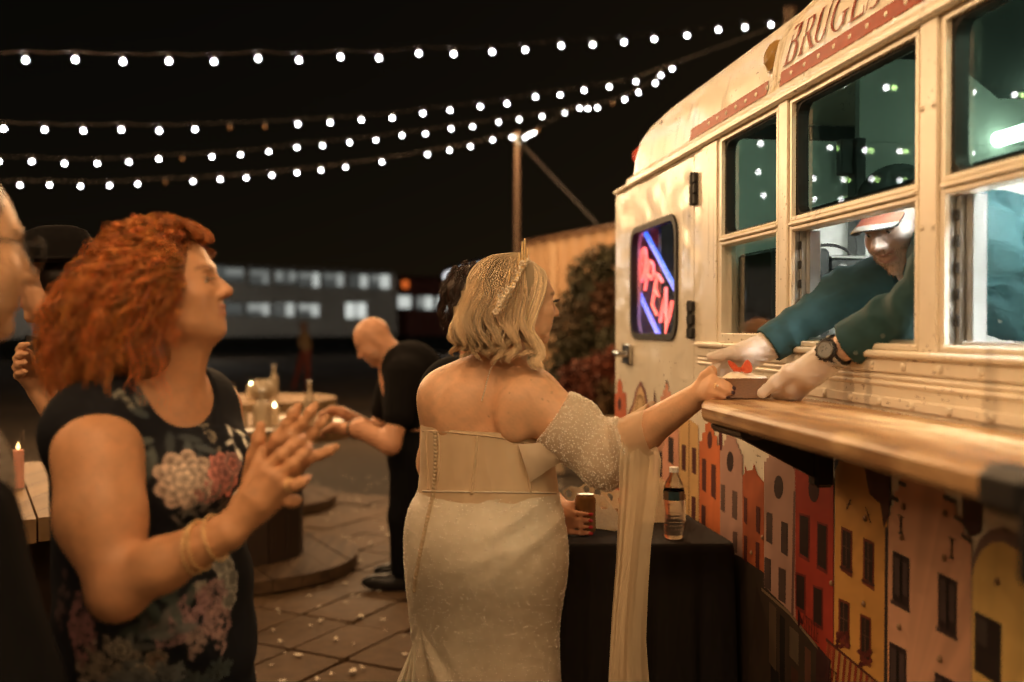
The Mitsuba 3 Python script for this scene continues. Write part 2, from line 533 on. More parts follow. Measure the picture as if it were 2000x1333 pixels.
# tube lamps before the train: one in view, two unseen ones added to light its side
for i, (a, b, lab) in enumerate([(P(876, 541, 44), P(946, 524, 41), 'white lit tube lamp on a dark post above the dark train car'), (P(300, 512, 44), P(372, 514, 44), 'added tube lamp behind the red-haired woman, lights the train'), (P(925, 560, 54), P(985, 562, 53), 'added tube lamp hidden behind the bride, lights the train')]):
    key = thing('platform_lamp', lab, 'lamp')
    part(key, 'tube', {**mikit.ply(tube([a, b], 0.24, 10), 'm_white_plastic', smooth=True), 'emitter': {'type': 'area', 'radiance': rgb(*(np.array([[0.95, 0.95, 1.0], [1.0, .93, .80], [1.0, .93, .80]][i]) * (1.2 if i == 0 else (55.0 if i == 1 else 34.0)))), 'sampling_weight': 9.0}})
    c = (a + b) / 2 + [0, 0, 0.32]
    part(key, 'hood', mikit.ply(tube([a + [0, 0, .34], b + [0, 0, .34]], 0.1, 8), 'm_track_dark'))
    part(key, 'post', mikit.ply(tube([c * [1, 1, 0] + [0.6, -0.3, 0], c + [0.6, -0.3, 0]], 0.09, 10), 'm_track_dark', smooth=True))

# ------------------------------------------------------------------ corrugated shed wall, a pale upright tube, shrubs, plank bench
W0, W1 = P(1024, 640, 16.6), P(1420, 640, 11.4)
we = unit((W1 - W0) * [1, 1, 0])
wn = np.array([we[1], -we[0], 0])
if wn[1] > 0:
    wn = -wn
wl = np.linalg.norm((W1 - W0)[:2])
mat('m_shed', {**proc(lambda p, n, uv: mix((0.33, 0.195, 0.10), (0.47, 0.29, 0.155), dr.clip(0.5 * fbm(p.x * 0.9, p.y * 0.9, p.z * 0.7, 3) + 0.55 * noise(p.x * 6, p.y * 6, p.z * 0.6), 0, 1)))}, 0.5, 0.4)
key = thing('metal_shed', 'tan corrugated metal shed with a flat eave behind the shrubs', 'shed')
n = int(wl / 0.19)
u = np.linspace(0, wl, n * 2)
dpt = np.where((np.arange(n * 2) // 2) % 2 == 0, 0.0, 0.06)
ztop = 2.88
low_ = W0 * [1, 1, 0] + u[:, None] * we + dpt[:, None] * wn
v = np.vstack([low_, low_ + [0, 0, ztop]])
k = np.arange(n * 2 - 1)
f = np.vstack([np.c_[k, k + 1, k + 1 + n * 2], np.c_[k, k + 1 + n * 2, k + n * 2]])
m = trimesh.Trimesh(v, f, process=False)
two('m_shed2', {'type': 'ref', 'id': 'm_shed'})
part(key, 'wall', mikit.ply(m, 'm_shed2'))
R = np.eye(4)
R[:3, 0], R[:3, 1], R[:3, 2], R[:3, 3] = we, -wn, [0, 0, 1], W0 * [1, 1, 0]
m = rbox([-0.03, -0.10, ztop - 0.02], [wl + .1, 0.9, ztop + 0.04], 0.01)
m.apply_transform(R)
mat('m_eave', (0.12, 0.06, 0.03), 0.6)
part(key, 'eave', mikit.ply(m, 'm_eave'))
m = rbox([-0.05, 0.06, 0], [wl, 3.0, ztop - 0.08], 0.01)
m.apply_transform(R)
part(key, 'side_wall', mikit.ply(m, 'm_shed'))
mat('m_pale_upright', (0.45, 0.30, 0.17), 0.45)
for px in (1083,):
    q = [W0 * [1, 1, 0] + we * s + wn * 0.08 for s in np.linspace(0, wl, 400)]
    q = min(q, key=lambda x: abs(1000 + F * x[0] / x[1] - px))
    part(key, 'pale_upright', mikit.ply(tube([q + [0, 0, .1], q + [0, 0, ztop - .1]], 0.06, 10), 'm_pale_upright', smooth=True))


def leaf_cloud(blobs, n, size, seed, col):
    r2 = np.random.default_rng(seed)
    vol = np.array([b[1] ** 3 for b in blobs])
    which = r2.choice(len(blobs), n, p=vol / vol.sum())
    C = np.array([b[0] for b in blobs])[which]
    Rr = np.array([b[1] for b in blobs])[which]
    d = r2.normal(size=(n, 3))
    d /= np.linalg.norm(d, axis=1, keepdims=True)
    c = C + d * (Rr * r2.uniform(0.35, 1.05, n) ** 0.7)[:, None]
    nn = unit_rows(d * 0.6 + r2.normal(size=(n, 3)) * 0.7)
    a = unit_rows(np.cross(nn, r2.normal(size=(n, 3))))
    b = np.cross(nn, a)
    s = size * r2.uniform(0.6, 1.3, n)[:, None]
    v = np.stack([c - a * s, c + b * s * 0.45 + nn * s * .15, c + a * s, c - b * s * 0.45 + nn * s * .15], 1).reshape(-1, 3)
    i = np.arange(n)[:, None] * 4
    f = np.vstack([i + [0, 1, 2], i + [0, 2, 3]])
    cc = np.repeat(np.array([col[w % len(col)] for w in which]) * r2.uniform(0.6, 1.35, (n, 1)), 4, 0)
    return trimesh.Trimesh(v, f, process=False), cc


def unit_rows(v):
    return v / (np.linalg.norm(v, axis=-1, keepdims=True) + 1e-12)


two('m_leaf', {'type': 'principled', 'base_color': VC, 'roughness': 0.6, 'specular': 0.3})
mat('m_bark', (0.07, 0.045, 0.03), 0.9)
shr = [
    ('tall shrub with dark green leaves against the tan shed wall', [(1150, 540, 12.0, .28), (1165, 600, 12.0, .42), (1120, 640, 11.9, .38), (1185, 660, 11.8, .42), (1140, 700, 11.7, .4), (1110, 730, 11.6, .3), (1165, 505, 12.0, .18)], [(0.055, 0.045, 0.02), (0.038, 0.036, 0.018), (0.075, 0.05, 0.025), (0.05, 0.045, 0.02)], 5200),
    ('red-brown low shrub between the bride and the bus', [(1185, 735, 10.6, .30), (1140, 765, 10.5, .32), (1195, 790, 10.4, .3), (1120, 800, 10.4, .22)], [(0.17, 0.045, 0.02), (0.12, 0.035, 0.018), (0.09, 0.05, 0.02)], 3000),
    ('small dark green shrub partly hidden by the bus door edge', [(1205, 520, 11.2, .26), (1212, 600, 11.2, .34), (1222, 690, 11.0, .34)], [(0.05, 0.045, 0.02), (0.10, 0.045, 0.02)], 2600)]
for si, (lab, bl, col, n) in enumerate(shr):
    key = thing('shrub', lab, 'shrub', None)
    blobs = [(P(a, b, c), r) for a, b, c, r in bl]
    m, cc = leaf_cloud(blobs, n, 0.055, 20 + si, col)
    part(key, 'foliage', mikit.ply(m, 'm_leaf', color=cc), kind='stuff')
    base = np.mean([b[0] for b in blobs], 0) * [1, 1, 0]
    stems = [tube([base + [0.1 * (i - 1), 0, 0], (base + b[0]) / 2 + [0, 0, 0.0], b[0]], [0.03, 0.02, 0.008], 6) for i, b in enumerate(blobs[:5])]
    for st in stems:
        part(key, 'stem', mikit.ply(st, 'm_bark', smooth=True))
mat('m_plank', (0.42, 0.31, 0.2), 0.6)
key = thing('plank_bench', 'pale plank bench below the shrubs by the bus', 'bench')
a, b = P(1142, 829, 10.0), P(1198, 826, 9.8)
e = unit((b - a) * [1, 1, 0])
for i in range(3):
    o = np.array([-e[1], e[0], 0]) * 0.13 * i
    part(key, 'seat_plank', mikit.ply(tube([a - e * .5 + o, b + e * .8 + o], 0.055, 4), 'm_plank'))
for s in (-.3, .8):
    q = a + e * s + [0, .12, 0]
    part(key, 'leg', mikit.ply(box([q[0] - .04, q[1] - .1, 0], [q[0] + .04, q[1] + .1, q[2] - .045]), 'm_plank'))

# ------------------------------------------------------------------ light poles, string lights
mat('m_pole', (0.075, 0.045, 0.028), 0.85)
mat('m_cable', (0.02, 0.015, 0.012), 0.6)
q = P(1010, 272, 15.5)
key = thing('light_pole', 'wooden pole behind the bride carrying the ends of the string lights', 'pole')
part(key, 'shaft', mikit.ply(tube([[q[0], q[1], -0.02], [q[0], q[1], q[2] + .08]], [0.048, 0.040], 12), 'm_pole', smooth=40))
part(key, 'cap', mikit.ply(lathe([[0, .0], [0.048, 0], [0.04, 0.04], [0, 0.05]], 12, [q[0], q[1], q[2] + 0.08]), 'm_pole'))
part(key, 'guy_cable', mikit.ply(tube([q, P(1170, 436, 12.9) + [0, 0.2, 0]], 0.012, 5), 'm_cable'))
q2 = P(1545, 40, 11.3)
key = thing('light_pole', 'tall wooden pole end rising behind the bus roof where the strings meet', 'pole')
part(key, 'shaft', mikit.ply(tube([[q2[0], q2[1], -0.02], [q2[0], q2[1], q2[2] + .1]], [0.085, 0.07], 12), 'm_pole', smooth=40))
part(key, 'cap', mikit.ply(lathe([[0, .0], [0.085, 0], [0.065, 0.05], [0, 0.06]], 12, [q2[0], q2[1], q2[2] + 0.1]), 'm_pole'))

scene['m_bulb_off'] = {'type': 'principled', 'base_color': rgb(0.35, 0.2, 0.1), 'roughness': 0.2, 'specular': 0.6}
mat('m_socket', (0.015, 0.013, 0.012), 0.5)
BR = 0.0185
SOCK = mikit.ply(lathe([[0, 0.018], [0.011, 0.018], [0.0135, 0.026], [0.0135, 0.05], [0.008, 0.058], [0, 0.058]], 8), 'm_socket', smooth=40)


def strand(label, pts, off=(), n_cable=None, group='strings of warm globe bulbs overhead', ends=(None, None), power=1.0, sw=1.0):
    """pts: bulb centres in the world; each bulb, its socket and the cable are parts of the strand"""
    key = thing('string_light', label, 'string lights', group)
    pts = np.asarray(pts, float)
    hang = pts + [0, 0, 0.062]
    cab = [hang[0] * 1] if ends[0] is None else [np.asarray(ends[0]), hang[0]]
    for a, b in zip(hang[:-1], hang[1:]):
        cab += [(a + b) / 2 - [0, 0, 0.012], b]
    if ends[1] is not None:
        cab.append(np.asarray(ends[1]))
    part(key, 'cable', mikit.ply(tubes(np.array(cab)[None], np.full((1, len(cab)), 0.0055), 5), 'm_cable', smooth=True))
    r3 = np.random.default_rng(len(pts) * 13 + int(abs(pts[0][0]) * 10))
    for i, c in enumerate(pts):
        s = {'type': 'sphere', 'center': [float(x) for x in c], 'radius': BR}
        if i in off:
            s['bsdf'] = {'type': 'ref', 'id': 'm_bulb_off'}
        else:
            s['emitter'] = {'type': 'area', 'radiance': rgb(*(WARM * BULB * power * r3.uniform(0.8, 1.2))), 'sampling_weight': sw}
        part(key, 'bulb', s, 'dead bulb, not lit' if i in off else None)
        part(key, 'socket', {**SOCK, 'to_world': T().translate([float(x) for x in c])})
    return key


def by_px(px, x0, y0, x1, y1):
    """bulb pixels on one straight run whose inverse depth is linear in px"""
    out = []
    for x, y in px:
        Y = 1 / (1 / y0 + (x - x0) / (x1 - x0) * (1 / y1 - 1 / y0))
        out.append(P(x, y, Y))
    return out


A = [(-140, 117), (-45, 118), (50, 118), (147, 117), (240, 121), (330, 120), (418, 121), (504, 115), (584, 118), (665, 112), (740, 114), (818, 105), (886, 106), (961, 102), (1026, 98), (1096, 90), (1158, 88), (1219, 83), (1278, 77), (1342, 70), (1403, 59), (1455, 54), (1506, 49)]
strand('nearest of the string lights in view, highest row running straight to the bus roof', by_px(A, 50, 7.0, 1506, 11.0), ends=(None, q2))
B = [(-75, 250), (7, 252), (87, 254), (163, 256), (237, 254), (311, 256), (381, 253), (449, 250), (517, 248), (582, 243), (645, 240), (706, 235), (766, 231), (826, 222), (879, 216), (938, 209), (990, 203), (1046, 190), (1094, 186), (1141, 177), (1190, 170), (1242, 160)]
strand('second row of string lights from the top, with two dead bulbs side by side', by_px(B, 7, 8.8, 1141, 13.0), off=(7, 8), ends=(None, q2))
C = [(-2, 316), (62, 316), (126, 320), (190, 320), (252, 317), (310, 311), (356, 311), (414, 307), (470, 303), (525, 297), (580, 289), (630, 285), (683, 279), (734, 274), (785, 265), (831, 262), (881, 252), (923, 248), (974, 239), (1014, 234), (1059, 228), (1103, 221)]
strand('third row of string lights from the top, ending short of the bus', by_px(C, 62, 11.0, 1103, 15.2), off=(6,), ends=(None, P(1150, 207, 14.6)))
D = [(-20, 362), (39, 362), (97, 362), (157, 364), (214, 363), (269, 360), (323, 356), (377, 355), (430, 351), (481, 348), (531, 343), (580, 338), (627, 333), (675, 327), (746, 317), (835, 302), (878, 294), (919, 287), (962, 274), (1000, 269)]
strand('lowest row of string lights, ending at the pole behind the bride', by_px(D, 39, 12.0, 1000, 15.5), off=(6,), ends=(None, q))
E = [(1026, 269), (1035, 264), (1043, 260), (1051, 256), (1132, 212), (1148, 213), (1167, 211), (1197, 203), (1220, 195), (1247, 181), (1280, 163), (1291, 148), (1313, 135)]
strand('string lights bunched along the cable that climbs from the thin pole to the bus roof', by_px(E, 1030, 15.4, 1520, 11.4), off=(3, 7), ends=(q, q2))
# the same grid of strings goes on above and behind the camera: it lights the place and mirrors in the bus windows
for i, (y, z, x0, x1, n, sag) in enumerate([(5.4, 3.55, -5.6, 1.3, 15, .12), (2.9, 3.75, -6, 0.9, 14, .15), (0.3, 3.6, -2.4, 1.0, 11, .10), (-2.2, 3.5, -2.8, 1.5, 11, .12), (-5.0, 3.7, -5.0, 2.4, 11, .2)]):
    xs = np.linspace(x0, x1, n)
    u = np.linspace(-1, 1, n)
    pts = np.c_[xs, y + 0.25 * (xs - x0) * (0.35 if i == 0 else 0.2), z + sag * u * u + 0.03 * (xs - x0)]
    strand(f'{["first", "second", "third", "fourth", "fifth"][i]} string of warm globe bulbs above the frame, counted from the pavement towards the camera', pts, power=[1.05, .8, 1.25, .9, .65][i])
# ------------------------------------------------------------------ the bus: local axes x = into the bus, y = away along its side, z = up
DB = 1.103
BA = math.atan(260 / 1944.0)
BM = np.eye(4)
BM[:2, :2] = [[math.cos(BA), -math.sin(BA)], [math.sin(BA), math.cos(BA)]]
BM[0, 3] = DB
BI = np.linalg.inv(BM)


def bus(m):
    m = m.copy()
    m.apply_transform(BM)
    return m


def bw(t, s, z):
    return (BM @ np.array([t, s, z, 1.0]))[:3]


def on_bus(px, py, t=0.0):
    """(s, z) where a pixel's ray meets the plane x = t of the bus"""
    o = (BI @ np.array([0, 0, EYE, 1.0]))[:3]
    d = BI[:3, :3] @ ray(px, py)
    k = (t - o[0]) / d[0]
    q = o + k * d
    return q[1], q[2]


def S(px, t=0.0):
    return on_bus(px, 640, t)[0]


def rust(p, n, uv):
    a = fbm(p.x * 5, p.y * 5, p.z * 5, 4)
    b = noise(p.x * 37, p.y * 37, p.z * 21)
    sp = smoothstep(0.80, 0.90, noise(p.x * 95, p.y * 95, p.z * 95)) * smoothstep(0.45, 0.65, noise(p.x * 7, p.y * 7, p.z * 7))
    run = smoothstep(0.66, 0.86, noise(p.x * 38, p.y * 38, p.z * 2.2)) * smoothstep(0.4, 0.7, noise(p.x * 4, p.y * 4, p.z * 1.5))
    c_ = mix((0.80, 0.745, 0.635), (0.70, 0.61, 0.47), dr.clip(a * 1.1 - 0.25 + 0.25 * (b - 0.5), 0, 1))
    return c_ * (1 - 0.30 * run - 0.6 * sp) + mi.Color3f(0.16, 0.08, 0.04) * (0.5 * sp + 0.10 * run)


def dent(p, n, uv):
    return fbm(p.x * 3.1, p.y * 3.1, p.z * 3.1, 3) + 0.30 * noise(p.x * 14, p.y * 14, p.z * 14) + 0.02 * noise(p.x * 300, p.y * 300, p.z * 300)


scene['m_bus_paint'] = {'type': 'bumpmap', 'arbitrary': proc(dent, 4e-3), 'scale': 0.016, 'bsdf': {'type': 'principled', 'base_color': proc(rust), 'roughness': 0.24, 'specular': 0.5, 'clearcoat': 1.0, 'clearcoat_gloss': 0.94}}
mat('m_cream_trim', {**proc(rust)}, 0.30, 0.5, clearcoat=0.6, clearcoat_gloss=0.9)
mat('m_stripe', {**proc(lambda p, n, uv: mix((0.36, 0.055, 0.022), (0.25, 0.04, 0.02), fbm(p.x * 30, p.y * 30, p.z * 30, 2)))}, 0.5, 0.2)
mat('m_inner_panel', {**proc(lambda p, n, uv: mix((0.60, 0.64, 0.60), (0.72, 0.74, 0.70), fbm(p.x * 3, p.y * 3, p.z * 3, 3)))}, 0.45, 0.4)
mat('m_inner_dark', (0.03, 0.035, 0.035), 0.4)
mat('m_letter', (0.26, 0.04, 0.016), 0.5, 0.2)

key = BUS = thing('food_bus', 'cream food bus with lit serving windows and a printed row of gabled houses', 'bus')
SEND, SBEG = S(1203), -2.6
ZS, ZR0, ZR1, ZT = 1.452, 1.757, 1.795, 2.105   # sill, mid rail, top of windows
w1 = (S(1520), S(1408))
w2 = (S(1794), S(1544))
w3 = (S(1812) - 0.075 - (S(1544) - S(1794)), S(1841))
w3 = (w3[1] - (w2[1] - w2[0]), w3[1])
WINS = [w1, w2, w3]
door = (S(1203) + 0.005, S(1356))
DW = (S(1322), S(1236), on_bus(1280, 655)[1], on_bus(1280, 440)[1])


def flat(poly, t0, t1):
    """polygon in (s, z) extruded from x = t0 to x = t1 in bus axes"""
    out = []
    for g in getattr(poly, 'geoms', [poly]):
        if g.is_empty or g.geom_type != 'Polygon':
            continue
        m = trimesh.creation.extrude_polygon(g, abs(t1 - t0), engine='earcut')
        v = np.array(m.vertices)
        # (s, z, h) -> (t, s, z), orientation kept
        m2 = trimesh.Trimesh(np.c_[min(t0, t1) + v[:, 2], v[:, 0], v[:, 1]], m.faces, process=False)
        if m2.volume < 0:
            m2.invert()
        out.append(m2)
    return cat(out)


def rrect(s0, s1, z0, z1, r):
    return sg.box(s0 + r, z0 + r, s1 - r, z1 - r).buffer(r, quad_segs=6)


ZE = 2.135
wall = sg.box(SBEG, 0.35, SEND, ZE)
for a, b in WINS:
    wall = wall.difference(sg.box(a, ZS, b, ZT))
wall = wall.difference(sg.box(door[1] if door[1] < door[0] else door[0], 0.42, max(door) + 0.2, ZE - 0.03))
part(BUS, 'side_wall', mikit.ply(bus(flat(wall, 0.0, 0.05)), 'm_bus_paint'))
# door
d0, d1 = min(door), max(door)
dp = rrect(d0 + 0.006, d1, 0.43, ZE - 0.035, 0.012).difference(rrect(DW[0], DW[1], DW[2], DW[3], 0.07))
DK = part(BUS, 'door', mikit.ply(bus(flat(dp, -0.0006, 0.036)), 'm_bus_paint'))
gk = flat(rrect(DW[0] - .018, DW[1] + .018, DW[2] - .018, DW[3] + .018, 0.085).difference(rrect(DW[0] + .006, DW[1] - .006, DW[2] + .006, DW[3] - .006, 0.065)), -0.010, 0.02)
scene[DK + '__gasket'] = mikit.ply(bus(gk), 'm_rubber')
gl = trimesh.Trimesh([[0.012, DW[0], DW[2]], [0.012, DW[1], DW[2]], [0.012, DW[1], DW[3]], [0.012, DW[0], DW[3]]], [[0, 1, 2], [0, 2, 3]], process=False)
scene[DK + '__pane'] = mikit.ply(bus(gl), 'm_glass')
s, z = on_bus(1229, 692)
hm = [rbox([-0.022, s - .07, z - .045], [-0.004, s + .05, z + .045], 0.006), tube([[-0.02, s - .05, z], [-0.055, s - .05, z], [-0.055, s + .05, z + .005], [-0.03, s + .06, z + .0]], 0.012, 8)]
scene[DK + '__handle'] = mikit.ply(bus(cat(hm)), 'm_chrome', smooth=40)
for hi, (y0, y1, px) in enumerate([(338, 402, 1359), (588, 662, 1353)]):
    s, za = on_bus(px, y1)
    zb = on_bus(px, y0)[1]
    hm = [tube([[-0.012, s, za], [-0.012, s, zb]], 0.009, 8)] + [rbox([-0.016, s - 0.03, zz - .018], [-0.001, s + 0.03, zz + .018], 0.004) for zz in np.linspace(za + .02, zb - .02, 3)]
    scene[DK + '__hinge' + ('_001' if hi else '')] = mikit.ply(bus(cat(hm)), 'm_rubber')
# roof: profile (inset t, height z) lofted along s, rounded down at the far end
prof = np.array([(-0.012, 2.128), (-0.014, 2.150), (0.012, 2.155), (0.022, 2.18), (0.030, 2.25), (0.048, 2.32), (0.088, 2.375), (0.17, 2.452), (0.30, 2.545), (0.8, 2.66), (1.15, 2.675)])
prof = np.vstack([prof, np.c_[2.3 - prof[-2::-1, 0], prof[-2::-1, 1]]])
REND = S(1247, 0.06)
ss = np.r_[np.linspace(SBEG, REND - 0.12, 30), REND - 0.12 + 0.12 * np.sin(np.linspace(0.1, np.pi / 2, 14))]
rings = []
for s in ss:
    u = max(0, (s - (REND - 0.12)) / 0.12)
    k = math.sqrt(max(0.0, 1 - u * u)) * 0.3 + 0.7
    z = 2.128 + (prof[:, 1] - 2.128) * k
    t = 1.15 + (prof[:, 0] - 1.15) * (1 - 0.06 * (1 - k))
    rings.append(np.c_[t, np.full(len(t), s), z])
rings = np.array(rings)
nr, npf = rings.shape[:2]
v = rings.reshape(-1, 3)
i, j = np.meshgrid(np.arange(nr - 1), np.arange(npf - 1), indexing='ij')
q4 = np.stack([i * npf + j, i * npf + j + 1, (i + 1) * npf + j + 1, (i + 1) * npf + j], -1).reshape(-1, 4)
f = np.vstack([q4[:, [0, 1, 2]], q4[:, [0, 2, 3]]])
c = len(v)
v = np.vstack([v, rings[-1].mean(0)])
e = (nr - 1) * npf + np.arange(npf)
f = np.vstack([f, np.c_[e[:-1], e[1:], np.full(npf - 1, c)]])
roof = trimesh.Trimesh(v, f, process=False)
two('m_bus_roof', {'type': 'ref', 'id': 'm_bus_paint'})
ROOF = part(BUS, 'roof', mikit.ply(bus(roof), 'm_bus_roof', smooth=40))


def roof_t(z):
    return float(np.interp(z, prof[:11, 1], prof[:11, 0]))


def on_roof(px, py):
    t = 0.03
    for _ in range(8):
        s, z = on_bus(px, py, t)
        t = roof_t(max(z, 2.156))
    return s, z


def wrap_roof(poly, lift, thick=0.0):
    """a flat shape (s, z measured up the roof) laid on the roof's curve, just proud of it"""
    out = []
    for g in getattr(poly, 'geoms', [poly]):
        if g.is_empty:
            continue
        g = g.segmentize(0.02)
        v, fc = trimesh.creation.triangulate_polygon(g, engine='earcut')
        m = trimesh.Trimesh(np.c_[v, np.zeros(len(v))], fc, process=False)
        v = np.array(m.vertices)
        t = np.array([roof_t(z) for z in v[:, 1]])
        m2 = trimesh.Trimesh(np.c_[t - lift, v[:, 0], v[:, 1]], m.faces, process=False)
        out.append(m2)
    m = cat(out)
    if m.face_normals[:, 0].mean() > 0:
        m.invert()
    return m


# red stripes
for nm, (xa, xb) in enumerate([(1352, 1503), (1528, 2600)]):
    sa_, sb = on_roof(xa, 300)[0] if False else S(xa, 0.03), S(xb, 0.03)
    st = sg.box(min(sa_, sb), 2.172, max(sa_, sb), 2.214)
    part(BUS, 'stripe', mikit.ply(bus(wrap_roof(st, 0.002)), 'm_stripe'))
sj = S(1517, 0.03)
part(BUS, 'roof_seam', mikit.ply(bus(tube([[roof_t(z) - .004, sj, z] for z in np.linspace(2.16, 2.70, 16)], 0.008, 6)), 'm_cream_trim', smooth=True))
# gutter rail
part(BUS, 'gutter', mikit.ply(bus(rbox([-0.02, SBEG, 2.112], [0.0, SEND - .02, 2.130], 0.006)), 'm_cream_trim'))


# serif lettering
def serif_letter(ch):
    """capital letter, 1 high, as a shapely shape; returns (shape, advance)"""
    def stem(x, w=.13, y0=0.0, y1=1.0):
        return sg.box(x, y0, x + w, y1)

    def serif(x0, x1, y):
        return sg.box(x0, y - .0, x1, y + .035)

    def arc(cx, cy, rx, ry, a0, a1, w0, w1, n=40):
        a = np.radians(np.linspace(a0, a1, n))
        w = w1 + (w0 - w1) * np.abs(np.cos(a))
        o = np.c_[cx + (rx + w / 2) * np.cos(a), cy + (ry + w / 2 * .6) * np.sin(a)]
        i_ = np.c_[cx + (rx - w / 2) * np.cos(a), cy + (ry - w / 2 * .6) * np.sin(a)]
        return sg.Polygon(np.vstack([o, i_[::-1]])).buffer(0)
    th = .05
    if ch == 'B':
        s_ = [stem(.08), serif(0, .3, 0), serif(0, .3, .965), sg.box(.2, .52, .38, .52 + th), sg.box(.2, .95, .38, 1), sg.box(.2, 0, .4, th), arc(.36, .76, .17, .215, -90, 90, .13, th), arc(.38, .27, .2, .245, -90, 90, .14, th)]
        w = .72
    elif ch == 'R':
        s_ = [stem(.08), serif(0, .3, 0), serif(0, .3, .965), sg.box(.2, .5, .38, .5 + th), sg.box(.2, .95, .38, 1), arc(.36, .75, .18, .225, -90, 90, .13, th), sg.Polygon([(.3, .52), (.44, .52), (.82, 0.0), (.66, 0.0)]), serif(.6, .9, 0)]
        w = .88
    elif ch == 'U':
        s_ = [stem(.08, .13, .3), stem(.62, .06, .3), serif(0, .3, .965), serif(.54, .76, .965), arc(.385, .3, .25, .27, 180, 360, .1, th)]
        w = .8
    elif ch == 'G':
        s_ = [arc(.45, .5, .37, .48, 55, 318, .13, th), stem(.66, .12, .08, .42), serif(.54, .9, .4), sg.box(.70, .72, .735, .98)]
        w = .92
    elif ch == 'E':
        s_ = [stem(.08), serif(0, .3, 0), serif(0, .3, .965), sg.box(.08, .95, .62, 1), sg.box(.08, 0, .66, th), sg.box(.2, .5, .48, .5 + th), sg.box(.59, .82, .63, 1), sg.box(.63, 0, .67, .2), sg.box(.45, .43, .48, .62)]
        w = .74
    elif ch == 'S':
        s_ = [arc(.33, .73, .2, .24, 60, 270, .11, th), arc(.33, .26, .22, .25, -120, 90, .12, th), sg.box(.5, .74, .535, .98), sg.box(.09, .03, .125, .27)]
        w = .62
    elif ch == 'D':
        s_ = [stem(.08), serif(0, .3, 0), serif(0, .3, .965), sg.box(.2, .95, .36, 1), sg.box(.2, 0, .36, th), arc(.36, .5, .36, .475, -90, 90, .14, th)]
        w = .86
    elif ch == 'T':
        s_ = [stem(.32), serif(.22, .56, 0), sg.box(.02, .95, .75, 1), sg.box(.02, .78, .06, 1), sg.box(.71, .78, .75, 1)]
        w = .8
    elif ch == 'H':
        s_ = [stem(.08), stem(.6), serif(0, .3, 0), serif(0, .3, .965), serif(.52, .82, 0), serif(.52, .82, .965), sg.box(.1, .5, .7, .5 + th)]
        w = .86
    elif ch == 'L':
        s_ = [stem(.08), serif(0, .3, 0), serif(0, .3, .965), sg.box(.08, 0, .62, th), sg.box(.58, 0, .62, .2)]
        w = .66
    elif ch == 'e':
        s_ = [arc(.3, .33, .23, .31, 0, 318, .1, th), sg.box(.1, .33, .56, .33 + th)]
        w = .62
    else:
        return sg.Polygon(), .4
    return shapely.union_all(s_), w


def serif_text(txt, h, track=0.06):
    x, out = 0.0, []
    for i, ch in enumerate(txt):
        g, w = serif_letter(ch)
        out.append(sa.translate(g, x, 0))
        x += w + track
    return sa.scale(shapely.union_all(out), h, h, origin=(0, 0)), x * h


# BRUGES along the roof panel: reading towards the camera, so it runs down in s
for ch, px, wpx in zip('BRUGES', (1536, 1564, 1593, 1624, 1664, 1694), (26, 31, 26, 34, 30, 30)):
    g, wdt = serif_letter(ch)
    hgt = 0.114 if ch == 'B' else 0.102
    z0 = 2.225 if ch == 'B' else 2.229
    t_ = roof_t(z0 + hgt / 2)
    s0, s1 = S(px, t_), S(px + wpx, t_)
    g = sa.scale(g, -(s0 - s1) / (wdt - .06), hgt, origin=(0, 0))
    g = sa.translate(g, s0, z0)
    part(BUS, 'letter', mikit.ply(bus(wrap_roof(g, 0.003)), 'm_letter'))
# lamps on the roof
s, z = on_roof(1513, 108)
lm = lathe([[0, 0.03], [0.018, 0.028], [0.03, 0.02], [0.036, 0.006], [0.044, 0.0], [0, 0]], 20)
lm.apply_scale([1, 1.25, 1])
R = np.eye(4)
R[:3, :3] = np.array([[0, 0, -1], [1, 0, 0], [0, -1, 0]]).T @ np.eye(3)
R[:3, 2] = unit([-1, 0, 0.45])
R[:3, 0] = [0, 1, 0]
R[:3, 1] = np.cross(R[:3, 2], R[:3, 0])
R[:3, 3] = [roof_t(z) + .004, s, z]
lm.apply_transform(R)
mat('m_amber_lens', (0.34, 0.20, 0.06), 0.15)
mat('m_red_lens', (0.55, 0.05, 0.03), 0.15)
part(BUS, 'roof_lamp', mikit.ply(bus(lm), 'm_amber_lens', smooth=30), 'round amber lamp beside the lettering')
q = P(1241, 306, 4.56)
q = (BI @ np.r_[q, 1])[:3]
lm = cat([lathe([[0, 0.05], [0.02, 0.048], [0.034, 0.03], [0.036, 0.0], [0, 0]], 16), lathe([[0, 0], [0.045, 0], [0.045, -.02], [0, -.02]], 16)])
R = np.eye(4)
R[:3, 0], R[:3, 1], R[:3, 2] = [0, 1, 0], [0, 0, 1], [1, 0, 0]
R[:3, :3] = np.stack([[0, 1, 0], [0, 0, 1.0], [-1, 0, 0]], 1) if False else np.stack([[0, 0, 1.0], [1.0, 0, 0], [0, 1.0, 0]], 1)
R[:3, 3] = [q[0] + .03, q[1] - .0, q[2]]
lm.apply_transform(R)
part(BUS, 'marker_lamp', mikit.ply(bus(lm), 'm_red_lens', smooth=30), 'red marker lamp at the front corner of the roof')

